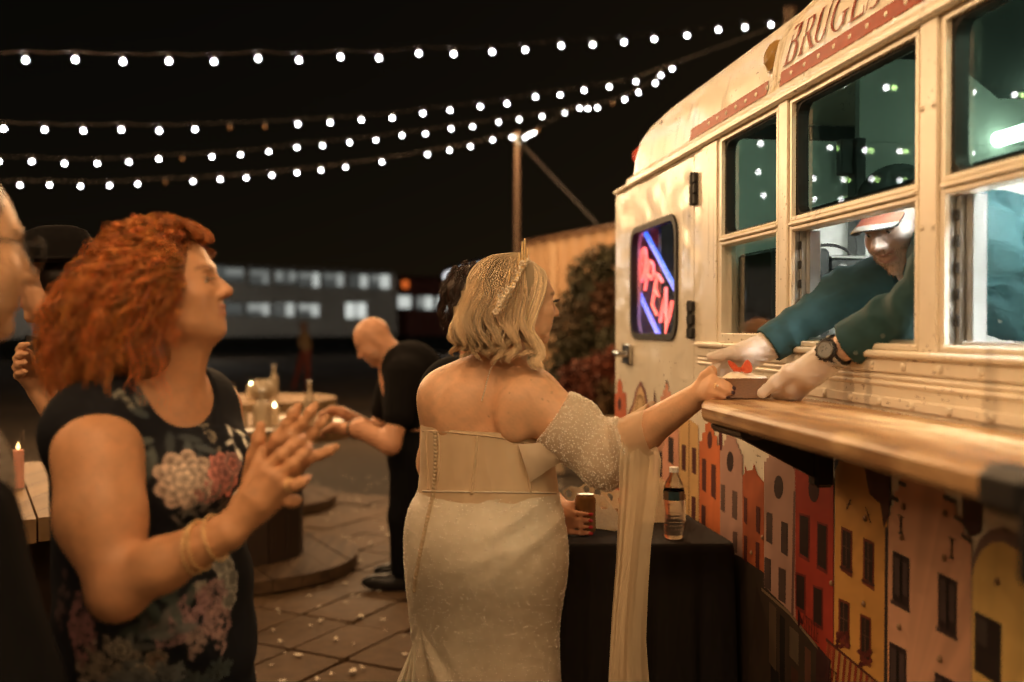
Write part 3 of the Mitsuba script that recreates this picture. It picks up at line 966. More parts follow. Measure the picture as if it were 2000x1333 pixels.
# windows
for wi, (a, b) in enumerate(WINS):
    wk = f'{BUS}__window' + (f'_{wi:03d}' if wi else '')
    labels[wk] = {'label': ['closed window beside the door', 'serving window that the worker leans out of', 'nearest serving window, its lower half open'][wi]}

    def sub(name, mesh, m_, smooth=False):
        kk = f'{wk}__{name}'
        i_ = 0
        while kk in scene:
            i_ += 1
            kk = f'{wk}__{name}_{i_:03d}'
        scene[kk] = mikit.ply(bus(mesh), m_, smooth=smooth)
    hole = sg.box(a, ZS, b, ZT)
    up_ = rrect(a + .012, b - .012, ZR1, ZT - .006, 0.03)
    # rubber gasket round the upper sash, cream mid rail with grooves, pane
    sub('gasket', flat(sg.box(a, ZR1, b, ZT).difference(rrect(a + .020, b - .020, ZR1 + .006, ZT - .014, .035)), 0.010, 0.040), 'm_rubber')
    z0 = ZR0 if wi else 1.762
    for zz0, zz1, pr in ((z0, z0 + .012, .004), (z0 + .013, z0 + .024, .010), (z0 + .025, ZR1, .004)):
        sub('mid_rail', rbox([0.0 - pr, a + .001, zz0], [0.045, b - .001, zz1], 0.003), 'm_cream_trim')
    sub('pane', trimesh.Trimesh([[0.026, a, ZR1], [0.026, b, ZR1], [0.026, b, ZT], [0.026, a, ZT]], [[0, 1, 2], [0, 2, 3]], process=False), 'm_tinted_glass')
    if wi:
        # raised lower sash behind: its black bottom bar
        sub('raised_sash', rbox([0.052, a + .01, ZR1 + .004], [0.066, b - .01, ZR1 + .026], 0.003), 'm_inner_dark')
        sub('raised_pane', trimesh.Trimesh([[0.060, a, ZR1 + .03], [0.060, b, ZR1 + .03], [0.060, b, ZT], [0.060, a, ZT]], [[0, 1, 2], [0, 2, 3]], process=False), 'm_glass')
        # aluminium channels in the open lower half
        for se, sg_ in ((b, -1), (a, 1)):
            for k2, (o, wd) in enumerate(((0.0, .012), (.0155, .010), (.028, .022))):
                sub('channel', rbox([0.006 + .012 * k2, se + sg_ * o, ZS + .012], [0.062, se + sg_ * (o + wd), z0 - .001], 0.002), 'm_aluminium')
            for zz in np.linspace(ZS + .05, z0 - .05, 5):
                sub('slot', rbox([0.015, se + sg_ * .0145, zz], [0.019, se + sg_ * .0262, zz + .022], 0.001), 'm_rubber')
        sub('sill', rbox([-0.006, a + .001, ZS - .001], [0.075, b - .001, ZS + .013], 0.003), 'm_cream_trim')
        sub('sill_track', rbox([0.02, a + .03, ZS + .0135], [0.03, b - .03, ZS + .022], 0.002), 'm_aluminium')
    else:
        sub('lower_pane', trimesh.Trimesh([[0.036, a, ZS], [0.036, b, ZS], [0.036, b, z0], [0.036, a, z0]], [[0, 1, 2], [0, 2, 3]], process=False), 'm_tinted_glass')
        sub('sill', rbox([-0.006, a + .001, ZS - .001], [0.045, b - .001, ZS + .03], 0.003), 'm_cream_trim')
        sub('sill', rbox([-0.012, a + .001, ZS - .020], [-0.0005, b + .02, ZS - .002], 0.003), 'm_cream_trim')
    sub('frame', flat(sg.box(a, ZS + .014, b, ZT).difference(sg.box(a + .011, ZS - .01, b - .011, ZT - .008)), -0.003, 0.009), 'm_cream_trim')
# pillars' proud covers and drip rail above the windows
for pa, pb in ((1523, 1541), (1800, 1834)):
    part(BUS, 'pillar_cover', mikit.ply(bus(rbox([-0.007, S(pb), ZS - .004], [0.0, S(pa), ZT + .01], 0.003)), 'm_cream_trim'))
part(BUS, 'pillar_cover', mikit.ply(bus(rbox([-0.006, S(1402), 1.40], [0.0, S(1374), ZT + .004], 0.003)), 'm_cream_trim'))

# rails under the windows
sl, sh = SBEG, S(1365)
part(BUS, 'rub_rail', mikit.ply(bus(rbox([-0.020, sl, 1.434], [-0.0005, sh, 1.4505], 0.005)), 'm_cream_trim'))
part(BUS, 'rub_rail', mikit.ply(bus(rbox([-0.008, sl, 1.402], [-0.0005, sh, 1.4335], 0.003)), 'm_cream_trim'))
for z in (1.392, 1.378):
    part(BUS, 'rub_rail', mikit.ply(bus(tube([[0.002, sl, z], [0.002, sh, z]], 0.0075, 10)), 'm_cream_trim', smooth=True))
part(BUS, 'rub_rail', mikit.ply(bus(rbox([-0.006, sl, 1.326], [-0.0005, sh - .5, 1.350], 0.003)), 'm_cream_trim'))
RIV = mikit.ply(lathe([[0, 0.006], [0.005, 0.0052], [0.009, 0.003], [0.0105, 0.0]], 12), 'm_cream_trim', smooth=True)
RIVS = mikit.ply(lathe([[0, 0.0045], [0.0035, 0.004], [0.006, 0.002], [0.0075, 0.0]], 10), 'm_cream_trim', smooth=True)
ROT = T(np.vstack([np.c_[np.stack([BM[:3, 1], [0, 0, 1.0], -BM[:3, 0]], 1), [0, 0, 0]], [0, 0, 0, 1]]).tolist())


def rivets(ss_, z, t, R=RIV):
    for s_ in ss_:
        q_ = bw(t, s_, z)
        part(BUS, 'rivet', {**R, 'to_world': T().translate([float(x) for x in q_]) @ ROT})


rivets(np.arange(1.15, S(1560), 0.135), 1.418, -0.008)
rivets(np.arange(1.12, S(1560), 0.135), 1.338, -0.006)
for s_ in np.arange(1.72, S(1360), 0.085):
    rivets([s_], 2.193, roof_t(2.193) - .0025, RIVS)
for s_ in np.arange(1.76, S(1545), 0.085):
    rivets([s_], 2.165, roof_t(2.165) - .0005, RIVS)
rivets([S(1806), S(1828)], 1.70, -0.007, RIVS)
rivets([S(1806), S(1828)], 1.94, -0.007, RIVS)

# interior: far wall, ceiling, cooler, door post, hood, lamps
IN = thing('bus_interior', 'pale panelled galley inside the bus seen through the serving windows', 'interior')
part(IN, 'far_wall', mikit.ply(bus(box([2.2, SBEG, 0.7], [2.25, REND - .3, 2.4])), 'm_inner_panel'))
part(IN, 'end_wall', mikit.ply(bus(box([0.06, SBEG, 0.7], [2.2, SBEG + .05, 2.6])), 'm_inner_panel'))
part(IN, 'front_wall', mikit.ply(bus(box([0.06, REND - .36, 0.7], [2.2, REND - .32, 2.35])), 'm_inner_dark'))
part(BUS, 'front_cowl', mikit.ply(bus(rbox([0.0, REND - .25, 2.085], [2.3, SEND, 2.111], .006)), 'm_cream_trim'))
part(BUS, 'front_panel', mikit.ply(bus(rbox([0.051, SEND - .04, .45], [2.29, SEND, 2.084], .01)), 'm_cream_trim'))
part(IN, 'floor', mikit.ply(bus(box([0.06, SBEG, 0.68], [2.2, SEND - .1, 0.70])), 'm_inner_dark'))
cl = [bw(t, s_, z) for s_ in (SBEG, REND - .3) for t, z in zip(prof[4:-4, 0], prof[4:-4, 1] - 0.05)]
n = len(prof[4:-4])
k = np.arange(n - 1)
two('m_ceiling', {'type': 'ref', 'id': 'm_inner_panel'})
part(IN, 'ceiling', mikit.ply(trimesh.Trimesh(cl, np.vstack([np.c_[k, k + 1, k + 1 + n], np.c_[k, k + 1 + n, k + n]]), process=False), 'm_ceiling', smooth=True))
# partition with dark doorway between door area and galley
part(IN, 'partition', mikit.ply(bus(box([0.052, S(1400) + .02, 0.7], [2.2, S(1400) + .05, 2.12])), 'm_inner_panel'))
part(IN, 'partition', mikit.ply(bus(box([0.5, S(1400) + .02, 2.121], [1.8, S(1400) + .05, 2.4])), 'm_inner_panel'))
# added dark box that darkens the first window's lower pane, cooler seen above the right arm with its dark strip, cable, post
part(IN, 'added_dark_box', mikit.ply(bus(rbox([0.056, 2.95, 0.7], [0.235, 3.24, 1.735], 0.01)), 'm_inner_dark'))
part(IN, 'counter', mikit.ply(bus(rbox([0.080, -1.0, 1.39], [0.60, 2.95, 1.42], 0.006)), 'm_inner_panel'))
CK = part(IN, 'cooler', mikit.ply(bus(rbox([0.25, 2.98, 0.7], [0.95, 3.24, 1.672], 0.012)), 'm_inner_panel'))
scene[CK + '__lid_strip'] = mikit.ply(bus(rbox([0.246, 2.97, 1.673], [0.955, 3.245, 1.705], 0.004)), 'm_inner_dark')
scene[CK + '__lid'] = mikit.ply(bus(rbox([0.243, 2.965, 1.706], [0.958, 3.248, 1.716], 0.003)), 'm_aluminium')
scene[CK + '__latch'] = mikit.ply(bus(rbox([0.27, 2.955, 1.60], [0.29, 2.979, 1.69], 0.003)), 'm_aluminium')
part(IN, 'cable', mikit.ply(bus(tube([[0.20, 3.1, 1.735], [0.25, 3.1, 1.752], [0.31, 3.1, 1.757], [0.36, 3.1, 1.742], [0.372, 3.1, 1.718]], 0.005, 8, 24)), 'm_rubber', smooth=True))
part(IN, 'door_post', mikit.ply(bus(rbox([0.44, 3.20, 1.72], [0.475, 3.262, 2.115], 0.004)), 'm_inner_dark'))
part(IN, 'door_post', mikit.ply(bus(rbox([0.40, 3.22, 2.0], [0.44, 3.262, 2.115], 0.004)), 'm_inner_dark'))
part(IN, 'extractor_hood', mikit.ply(bus(hull([[0.75, 2.55, 2.46], [0.75, 3.5, 2.46], [1.7, 2.55, 2.46], [1.7, 3.5, 2.46], [1.0, 2.7, 2.28], [1.0, 3.3, 2.28], [1.5, 2.7, 2.28], [1.5, 3.3, 2.28]])), 'm_inner_dark'))
LAMPW = np.array([1.0, 1.0, 0.93])
part(IN, 'tube_lamp', {**mikit.ply(bus(tube([[1.0, 3.0, 2.14], [1.0, 3.62, 2.14]], 0.028, 12)), 'm_white_plastic', smooth=True), 'emitter': {'type': 'area', 'radiance': rgb(*(LAMPW * 34)), 'sampling_weight': 4.0}})
part(IN, 'ceiling_lamp', {**mikit.ply(bus(rbox([0.42, 0.4, 2.42], [0.52, 1.75, 2.45], 0.008)), 'm_white_plastic'), 'emitter': {'type': 'area', 'radiance': rgb(*(LAMPW * 135)), 'sampling_weight': 12.0}})

part(IN, 'added_wall_lamp', {**mikit.ply(bus(rbox([0.10, 1.17, 1.83], [0.135, 1.215, 2.10], 0.006)), 'm_white_plastic'), 'emitter': {'type': 'area', 'radiance': rgb(*(LAMPW * 95)), 'sampling_weight': 10.0}})  # unseen lamp added to light the worker's face from the side
part(IN, 'added_face_lamp', {**mikit.ply(bus(tube([[0.085, 2.918, 1.52], [0.085, 2.918, 2.08]], 0.008, 8)), 'm_white_plastic', smooth=True), 'emitter': {'type': 'area', 'radiance': rgb(*(LAMPW * 16)), 'sampling_weight': 5.0}})  # added lamp, out of sight behind the pillar, brightens the worker's face

# neon OPEN sign in the door's window
NEON = thing('neon_sign', 'red and blue neon OPEN sign hung slanting in the bus door window', 'neon sign')


def npt(px, py):
    s_, z_ = on_bus(px, py, 0.05)
    return np.array([0.05, s_, z_])


O, X1 = npt(1251, 508), npt(1311, 628)   # middle line of the lettering: from O to N
ax = unit(X1 - O)
ay = np.array([0, -ax[2], ax[1]])
ay = ay if ay[2] > 0 else -ay
L = np.linalg.norm(X1 - O)
HL = 0.155


def stroke(name, pts, rad, col, r=0.008):
    w = [bw(*(O + ax * u * L + ay * v * HL)) for u, v in pts]
    part(NEON, name, {**mikit.ply(tube(w, r, 8), 'm_white_plastic', smooth=True), 'emitter': {'type': 'area', 'radiance': rgb(*col), 'sampling_weight': 0.6}})


RED, BLU = (3.6, 0.34, 0.26), (0.08, 0.40, 2.6)
cw = 0.2
a_ = np.linspace(0, 2 * np.pi, 17)
stroke('letter_tube', [(0.09 + .075 * np.cos(x), 0.5 * np.sin(x)) for x in a_], 0, RED)
stroke('letter_tube', [(.25, -.5), (.25, .5), (.37, .48), (.41, .3), (.38, .08), (.25, .02)], 0, RED)
stroke('letter_tube', [(.66, .5), (.5, .5), (.5, 0.02), (.63, 0.02), (.5, 0.0), (.5, -.5), (.66, -.5)], 0, RED)
stroke('letter_tube', [(.76, -.5), (.76, .5), (.95, -.5), (.95, .5)], 0, RED)
stroke('bar_tube', [(-.02, .88), (1.02, .88)], 0, BLU, .011)
stroke('bar_tube', [(-.02, -.88), (1.02, -.88)], 0, BLU, .011)

# the serving shelf
def wood(p, n, uv):
    l = p.x * (-math.sin(BA)) + p.y * math.cos(BA)
    w = (p.x - DB) * math.cos(BA) + p.y * math.sin(BA)
    g_ = noise(w * 26 + 1.6 * noise(l * 2.2, w * 3.0, 1.0), l * 1.3, p.z * 20)
    ring = 0.5 + 0.5 * dr.sin(40 * (w * 2.2 + 0.35 * noise(l * 2.6, w * 5, 7.0) + 0.10 * noise(l * 9, w * 16, 3.0)))
    fine = 0.5 * noise(w * 420, l * 9, p.z * 420) + 0.8 * noise(w * 150, l * 3.5, p.z * 150) - 0.15
    wear = smoothstep(0.55, 0.75, fbm(l * 7, w * 16, p.z * 16, 3))
    c_ = mix((0.20, 0.095, 0.035), (0.47, 0.28, 0.13), dr.clip(0.55 * ring + 0.35 * g_ + 0.60 * (fine - 0.5), 0, 1))
    return c_ * (1 - 0.55 * wear) + mi.Color3f(0.55, 0.38, 0.2) * (0.55 * wear)


def wood_b(p, n, uv):
    l = p.x * (-math.sin(BA)) + p.y * math.cos(BA)
    w = (p.x - DB) * math.cos(BA) + p.y * math.sin(BA)
    return noise(w * 300, l * 8, p.z * 300) + 1.5 * noise(w * 60, l * 5, p.z * 60)


scene['m_shelf'] = {'type': 'bumpmap', 'arbitrary': proc(wood_b, 1.5e-3), 'scale': 0.0012, 'bsdf': {'type': 'principled', 'base_color': proc(wood), 'roughness': 0.33, 'specular': 0.5, 'clearcoat': 0.6, 'clearcoat_gloss': 0.85}}
SHELF = thing('serving_shelf', 'worn varnished wooden shelf along the bus below the serving windows', 'shelf')
pl = sg.Polygon([(-0.335, 1.02), (-0.013, 1.02), (-0.013, 2.62), (-0.20, 2.60), (-0.30, 2.53), (-0.335, 2.42)]).buffer(-0.02).buffer(0.02, quad_segs=4)
xy = np.array(pl.exterior.coords)[:-1]
pts = []
for dz, ins in ((0.0, 0.016), (-0.004, 0.006), (-0.012, 0.0), (-0.034, 0.0), (-0.042, 0.005), (-0.046, 0.014)):
    g_ = pl.buffer(-ins) if ins else pl
    c_ = np.array(g_.exterior.coords)[:-1]
    pts.append(np.c_[c_, np.full(len(c_), 1.322 + dz)])
part(SHELF, 'plank', mikit.ply(bus(hull(np.vstack(pts))), 'm_shelf', smooth=25))
for s_, zl, wd in ((S(1625) - .02, .16, .025), (1.05, .17, .03)):
    s2 = s_
    bm = [rbox([-0.30, s2 - wd, 1.255], [-0.012, s2 + wd, 1.2755], .004), rbox([-0.32 if s2 > 1.3 else -0.345, s2 - wd, 1.276 - zl], [-0.275, s2 + wd, 1.262], .004)] if False else [
        rbox([-0.06, s2 - wd, 1.276 - zl], [-0.012, s2 + wd, 1.2755], .008), hull([[-0.06, s2 - wd * .6, 1.2755], [-0.06, s2 + wd * .6, 1.2755], [-0.06, s2 - wd * .6, 1.14], [-0.06, s2 + wd * .6, 1.14], [-0.29, s2 - wd * .6, 1.2755], [-0.29, s2 + wd * .6, 1.2755], [-0.29, s2 - wd * .6, 1.262], [-0.29, s2 + wd * .6, 1.262]])]
    part(SHELF, 'bracket', mikit.ply(bus(cat(bm)), 'm_black_metal'))
part(SHELF, 'bracket', mikit.ply(bus(rbox([-0.305, 2.24, 1.252], [-0.03, 2.45, 1.2755], .008)), 'm_black_metal'))
# black end bracket close to the camera
em = [rbox([-0.350, 1.215, 1.270], [-0.29, 1.315, 1.330], .014), rbox([-0.346, 1.19, 1.195], [-0.312, 1.235, 1.30], .008), rbox([-0.30, 1.22, 1.248], [-0.012, 1.30, 1.2755], .006)]
part(SHELF, 'end_bracket', mikit.ply(bus(cat(em)), 'm_black_metal'), 'black end bracket nearest the camera')

# ------------------------------------------------------------------ printed mural of gabled houses: flat vinyl shapes on the bus side
MV, MF, MC = [], [], []
LAY = [0]


def decal(pts, col, px=True, lift=None, jitter=0.28):
    if px:
        pts = [on_bus(a, b) for a, b in pts]
    g_ = sg.Polygon(pts).buffer(0)
    for h_ in getattr(g_, 'geoms', [g_]):
        if h_.is_empty or h_.area < 1e-7:
            continue
        h_ = h_.segmentize(0.03)
        v_, f_ = trimesh.creation.triangulate_polygon(h_, engine='earcut')
        LAY[0] += 1
        t_ = -0.0015 - 0.0000 if lift is None else -lift
        base = sum(len(x) for x in MV)
        v3 = np.c_[np.full(len(v_), t_), v_]
        m_ = trimesh.Trimesh(v3, f_, process=False)
        if m_.face_normals[:, 0].mean() > 0:
            f_ = f_[:, ::-1]
        MV.append(v3)
        MF.append(f_ + base)
        c_ = np.array(col)[None] * (1 + jitter * (meshkit.fbm(np.c_[v_ * 14, np.zeros(len(v_))], 3, LAY[0] % 7)[:, None] - 0.5) * 2)
        MC.append(np.broadcast_to(c_, (len(v_), 3)))


def quad(x0, x1, ya, yb, h, col, lift):
    """an upright window: left edge x0 with top ya, right edge x1 with top yb, height h px"""
    decal([(x0, ya), (x1, yb), (x1 - (x1 - x0) * .03, yb + h * 1.04), (x0 - (x1 - x0) * .03, ya + h * .98)], col, lift=lift)


def oval(x, y, rx, ry, col, lift):
    a = np.linspace(0, 2 * np.pi, 22)[:-1]
    decal([(x + rx * np.cos(b), y + ry * np.sin(b)) for b in a], col, lift=lift)


def steps(x0, x1, ytop, yb0, yb1, n, bottom0, bottom1):
    """stepped gable: apex block in the middle, n steps a side; shoulders end at (x0, yb0) and (x1, yb1)"""
    xm = (x0 + x1) / 2
    pts = [(x0, bottom0), (x0, yb0)]
    for i in range(n):
        u0, u1 = i / (n + .5), (i + 1) / (n + .5)
        x_ = x0 + (xm - x0) * u1
        pts += [(x_, yb0 + (ytop - yb0) * u0 + 0), (x_, yb0 + (ytop - yb0) * u1)]
    for i in range(n, 0, -1):
        u0, u1 = (i - 1) / (n + .5), i / (n + .5)
        x_ = x1 - (x1 - xm) * u1
        pts += [(x_, yb1 + (ytop + (yb1 - yb0) * .5 - yb1) * u1), (x_, yb1 + (ytop + (yb1 - yb0) * .5 - yb1) * u0)]
    pts += [(x1, yb1), (x1, bottom1)]
    return pts


DKW, DKR = (0.035, 0.018, 0.016), (0.085, 0.02, 0.016)
L0, L1, L2, L3, L4 = .0016, .0022, .0028, .0034, .0040
GR = (0.10, 0.065, 0.06)
# background skyline pieces
decal([(1276, 800), (1279, 757), (1284, 800)], DKR, lift=L0)
decal([(1405, 828), (1411, 833), (1412, 905), (1404, 900)], (0.10, .02, .02), lift=L0)
decal([(1545, 880), (1552, 905), (1575, 885), (1577, 960), (1545, 955)], (0.11, .022, .02), lift=L0)
decal([(1556, 905), (1562, 858), (1568, 905)], DKW, lift=L1)
decal([(1630, 900), (1648, 884), (1652, 990), (1632, 985)], DKW, lift=L0)
decal([(1696, 925), (1728, 955), (1732, 1010), (1705, 1000)], DKR, lift=L0)
decal([(1718, 915), (1740, 918), (1742, 988), (1722, 985)], DKW, lift=L1)
decal([(1880, 965), (1920, 985), (1918, 1040), (1896, 1050), (1880, 1020)], (0.06, .016, .02), lift=L0)
decal([(1203, 980), (1300, 985), (1380, 1020), (1450, 1060), (1500, 1100), (1510, 1500), (1420, 1500), (1203, 1500)], (0.045, 0.032, 0.024), lift=L0)  # dark field below the houses: the table's shadow put into the print
# houses from the door to the camera
decal([(1201, 1010), (1202, 770), (1206, 768), (1206, 750), (1211, 738), (1216, 750), (1217, 766), (1224, 768), (1227, 1010)], (0.52, 0.13, 0.06), lift=L1)
oval(1211, 790, 3.5, 12, DKR, L2)
quad(1214, 1221, 830, 832, 30, DKR, L2)
quad(1206, 1212, 880, 881, 40, DKR, L2)
decal([(1227, 1010), (1228, 805), (1236, 790), (1243, 762), (1252, 744), (1261, 762), (1267, 790), (1278, 808), (1279, 1010)], (0.20, 0.06, 0.05), lift=L1)
decal([(1230, 1010), (1231, 812), (1239, 794), (1246, 766), (1252, 753), (1258, 766), (1264, 796), (1275, 812), (1276, 1010)], (0.66, 0.46, 0.24), lift=L2)
oval(1252, 796, 9, 26, (0.30, 0.17, .08), L3)
oval(1252, 796, 6, 20, (0.60, 0.42, .22), L4)
decal(steps(1281, 1327, 742, 800, 806, 4, 1010, 1010), (0.62, 0.30, 0.20), lift=L2)
decal([(1299, 758), (1303, 741), (1308, 758)], DKR, lift=L1)
quad(1307, 1317, 853, 856, 50, DKW, L3)
quad(1286, 1295, 880, 882, 50, DKW, L3)
quad(1288, 1296, 960, 962, 50, DKW, L3)
decal([(1327, 1030), (1328, 822), (1338, 815), (1346, 818), (1365, 832), (1366, 1040)], (0.60, 0.38, 0.16), lift=L1)
decal([(1345.5, 1030), (1346.5, 819), (1348, 819), (1347.5, 1030)], (0.28, .14, .06), lift=L2)
for x, y in ((1333, 868), (1353, 874)):
    quad(x, x + 8, y, y + 2, 50, DKR, L2)
    quad(x - 1, x + 7, y + 95, y + 98, 50, DKR, L2)
decal(steps(1367, 1408, 802, 862, 870, 3, 1060, 1070), (0.58, 0.16, 0.055), lift=L2)
oval(1388, 860, 4.6, 17, DKR, L3)
quad(1373, 1381, 895, 898, 62, DKR, L3)
quad(1391, 1400, 906, 910, 64, DKR, L3)
quad(1372, 1380, 985, 990, 40, DKR, L3)
decal(steps(1408, 1452, 826, 880, 888, 5, 1070, 1090), (0.43, 0.25, 0.20), lift=L2)
oval(1428, 902, 6.5, 20, DKW, L3)
quad(1410, 1418, 946, 948, 52, (.12, .07, .06), L3)
quad(1432, 1442, 958, 961, 54, (.12, .07, .06), L3)
quad(1433, 1442, 1038, 1040, 40, (.12, .07, .06), L3)
decal([(1450, 1090), (1451, 930), (1456, 925), (1456, 908), (1460, 920), (1472, 918), (1474, 905), (1480, 925), (1487, 935), (1496, 945), (1495, 1120)], (0.40, 0.10, 0.04), lift=L1)
quad(1455, 1461, 970, 974, 50, DKR, L3)
quad(1479, 1486, 988, 992, 50, DKR, L3)
quad(1455, 1461, 1045, 1048, 50, DKR, L3)
quad(1478, 1485, 1058, 1061, 50, DKR, L3)
decal(steps(1494, 1556, 858, 902, 916, 6, 1195, 1225), (0.42, 0.25, 0.20), lift=L2)
oval(1523, 952, 9, 23, (0.05, .03, .028), L3)
quad(1499, 1511, 1000, 1004, 58, (.07, .045, .04), L3)
quad(1528, 1541, 1018, 1023, 62, (.07, .045, .04), L3)
quad(1495, 1508, 1088, 1093, 60, (.07, .045, .04), L3)
quad(1523, 1537, 1108, 1114, 64, (.07, .045, .04), L3)
decal([(1546, 1280), (1552, 960), (1556, 960), (1551, 1285)], (0.16, .08, .07), lift=L3)
decal(steps(1554, 1630, 864, 912, 930, 3, 1250, 1300), (0.33, 0.042, 0.026), lift=L2)
oval(1592, 956, 10.5, 25, (0.045, .014, .012), L3)
for x, y, h in ((1563, 1001, 88), (1598, 1018, 94), (1556, 1117, 74), (1590, 1142, 80)):
    w_ = 17 if x < 1580 and y > 1100 or y > 1100 else 18
    quad(x, x + w_ + 3, y, y + 7, h, (0.16, .025, .02), L3)
    quad(x + 2.5, x + w_ + .5, y + 5, y + 11, h - 12, (0.03, .014, .012), L4)
decal([(1630, 1340), (1633, 920), (1640, 900), (1735, 925), (1737, 1420), (1625, 1420)], (0.60, 0.31, 0.09), lift=L1)
decal([(1690, 910), (1740, 925), (1738, 1010), (1728, 1030), (1722, 985), (1700, 965)], (0.09, .03, .025), lift=L2)
for x, y, h in ((1645, 1028, 88), (1688, 1050, 92), (1640, 1168, 88), (1682, 1198, 94)):
    quad(x, x + 22, y, y + 10, h, (0.19, .05, .025), L2)
    quad(x + 3.5, x + 19, y + 7, y + 14, h - 18, (0.035, .018, .016), L3)
    quad(x + 10, x + 11.6, y + 8, y + 9, h - 18, (0.13, .07, .05), L4)
    decal([(x + 3, y + h * .42), (x + 19, y + h * .42 + 8), (x + 19, y + h * .42 + 9.5), (x + 3, y + h * .42 + 1.5)], (0.13, .07, .05), lift=L4)
    if y > 1100:
        r2 = np.random.default_rng(x)
        for _ in range(26):
            oval(x + r2.uniform(-2, 22), y + h * .80 + r2.uniform(-2, 26) + (x * 0), 3.5, 4.5, np.array([0.14, .03, .025]) * r2.uniform(.5, 1.3), L4 + .0002)
    else:
        decal([(x - 2, y + h - 12), (x + 23, y + h - 1), (x + 23, y + h + 5), (x - 2, y + h - 6)], (0.07, .025, .02), lift=L4)
for (x, y), (x2, y2) in (((1655, 995), (1663, 975)), ((1692, 990), (1702, 1022))):
    decal([(x, y), (x2, y2), (x2 + 2, y2 + 1), (x + 2, y + 1)], (0.12, .05, .03), lift=L3)
    decal([((x + x2) / 2 - 5, (y + y2) / 2 + 1), ((x + x2) / 2 + 6, (y + y2) / 2 - 1), ((x + x2) / 2 + 6, (y + y2) / 2 + 1)], (0.12, .05, .03), lift=L3)
decal([(1728, 1420), (1731, 1030), (1736, 1030), (1735, 1420)], (0.045, .03, .03), lift=L2)
# awning with stripes
aw = [(1618, 1252), (1714, 1335), (1700, 1480), (1608, 1400)]
decal(aw, (0.40, 0.22, 0.08), lift=L2)
for i_ in range(9):
    u0, u1 = (i_ + .1) / 9, (i_ + .55) / 9
    tp = lambda u: (1618 + 96 * u, 1252 + 83 * u)
    bt = lambda u: (1606 + 92 * u, 1400 + 80 * u)
    decal([tp(u0), tp(u1), bt(u1), bt(u0)], (0.26, 0.05, 0.025), lift=L3)
decal([(1616, 1246), (1720, 1333), (1722, 1340), (1616, 1252)], (0.10, .03, .02), lift=L4)
# salmon house
decal([(1735, 1500), (1737, 1010), (1741, 1005), (1742, 990), (1748, 988), (1750, 960), (1757, 958), (1759, 935), (1770, 930), (1845, 945), (1848, 970), (1868, 978), (1870, 1005), (1882, 1012), (1884, 1040), (1899, 1052), (1899, 1500)], (0.74, 0.41, 0.27), lift=L1)
for a_, b_ in ((((1740, 966), (1757, 974)), 8), (((1757, 938), (1772, 945)), 8), (((1845, 966), (1869, 978)), 8), (((1866, 1004), (1884, 1016)), 8), (((1880, 1040), (1900, 1054)), 9)):
    (xa, ya), (xb, yb) = a_
    decal([(xa, ya), (xb, yb), (xb, yb + b_), (xa, ya + b_)], (0.06, .04, .04), lift=L2)
for x, y, w_, h in ((1746, 1075, 33, 98), (1835, 1118, 37, 108), (1739, 1253, 34, 110), (1828, 1312, 37, 120)):
    quad(x, x + w_, y, y + w_ * .5, h, (0.035, .02, .022), L2)
    quad(x + 4, x + w_ * .42, y + 12, y + 17, h * .74, (0.075, .05, .05), L3)
    quad(x + w_ * .6, x + w_ - 4, y + 22, y + 26, h * .66, (0.075, .05, .05), L3)
    quad(x + w_ * .46, x + w_ * .54, y + 10, y + 11, h * .9, (0.015, .01, .01), L4)
    decal([(x - 4, y + h - 3), (x + w_ + 1, y + h + w_ * .5), (x + w_ + 1, y + h + w_ * .5 + 9), (x - 4, y + h + 5)], (0.06, .035, .035), lift=L3)
for x, y in ((1762, 1024), (1862, 1070)):
    k_ = 1.0 if x < 1800 else 1.15
    decal([(x - 1.6, y - 16 * k_), (x + 1.6, y - 15 * k_), (x + 1.4, y + 17 * k_), (x - 1.4, y + 16 * k_)], DKW, lift=L3)
    for sx in (-1, 1):
        a = np.linspace(0.2, 4.6, 14)
        o_ = [(x + sx * (3.4 + 3.4 * np.cos(q_)), y - 13 * k_ - 4.2 * np.sin(q_) + 0.6 * sx * 3) for q_ in a]
        i_ = [(x + sx * (3.4 + 1.6 * np.cos(q_)), y - 13 * k_ - 2.2 * np.sin(q_) + 0.6 * sx * 3) for q_ in a[::-1]]
        decal(o_ + i_, DKW, lift=L3)
    oval(x, y + 17 * k_, 5, 2.4, DKW, L4)
    oval(x, y + 4, 3.4, 2.0, DKW, L4)
# yellow house with a round gable, continuing out of the frame
ar = [(1899, 1500), (1899, 1120), (1903, 1085), (1915, 1055), (1935, 1035), (1960, 1030), (1990, 1045), (2030, 1075), (2060, 1130), (2090, 1250), (2090, 1560)]
decal(ar, (0.28, 0.18, 0.16), lift=L2)
ar2 = [(1901, 1500), (1902, 1128), (1908, 1100), (1920, 1075), (1940, 1060), (1962, 1058), (1992, 1075), (2024, 1105), (2050, 1160), (2080, 1280), (2080, 1560)]
decal(ar2, (0.78, 0.53, 0.19), lift=L3)
quad(1908, 1960, 1193, 1220, 118, (0.03, .02, .022), L4)
quad(1912, 1932, 1203, 1214, 50, (0.07, .055, .055), L4 + .0003)
quad(1900, 1950, 1420, 1450, 118, (0.03, .02, .022), L4)
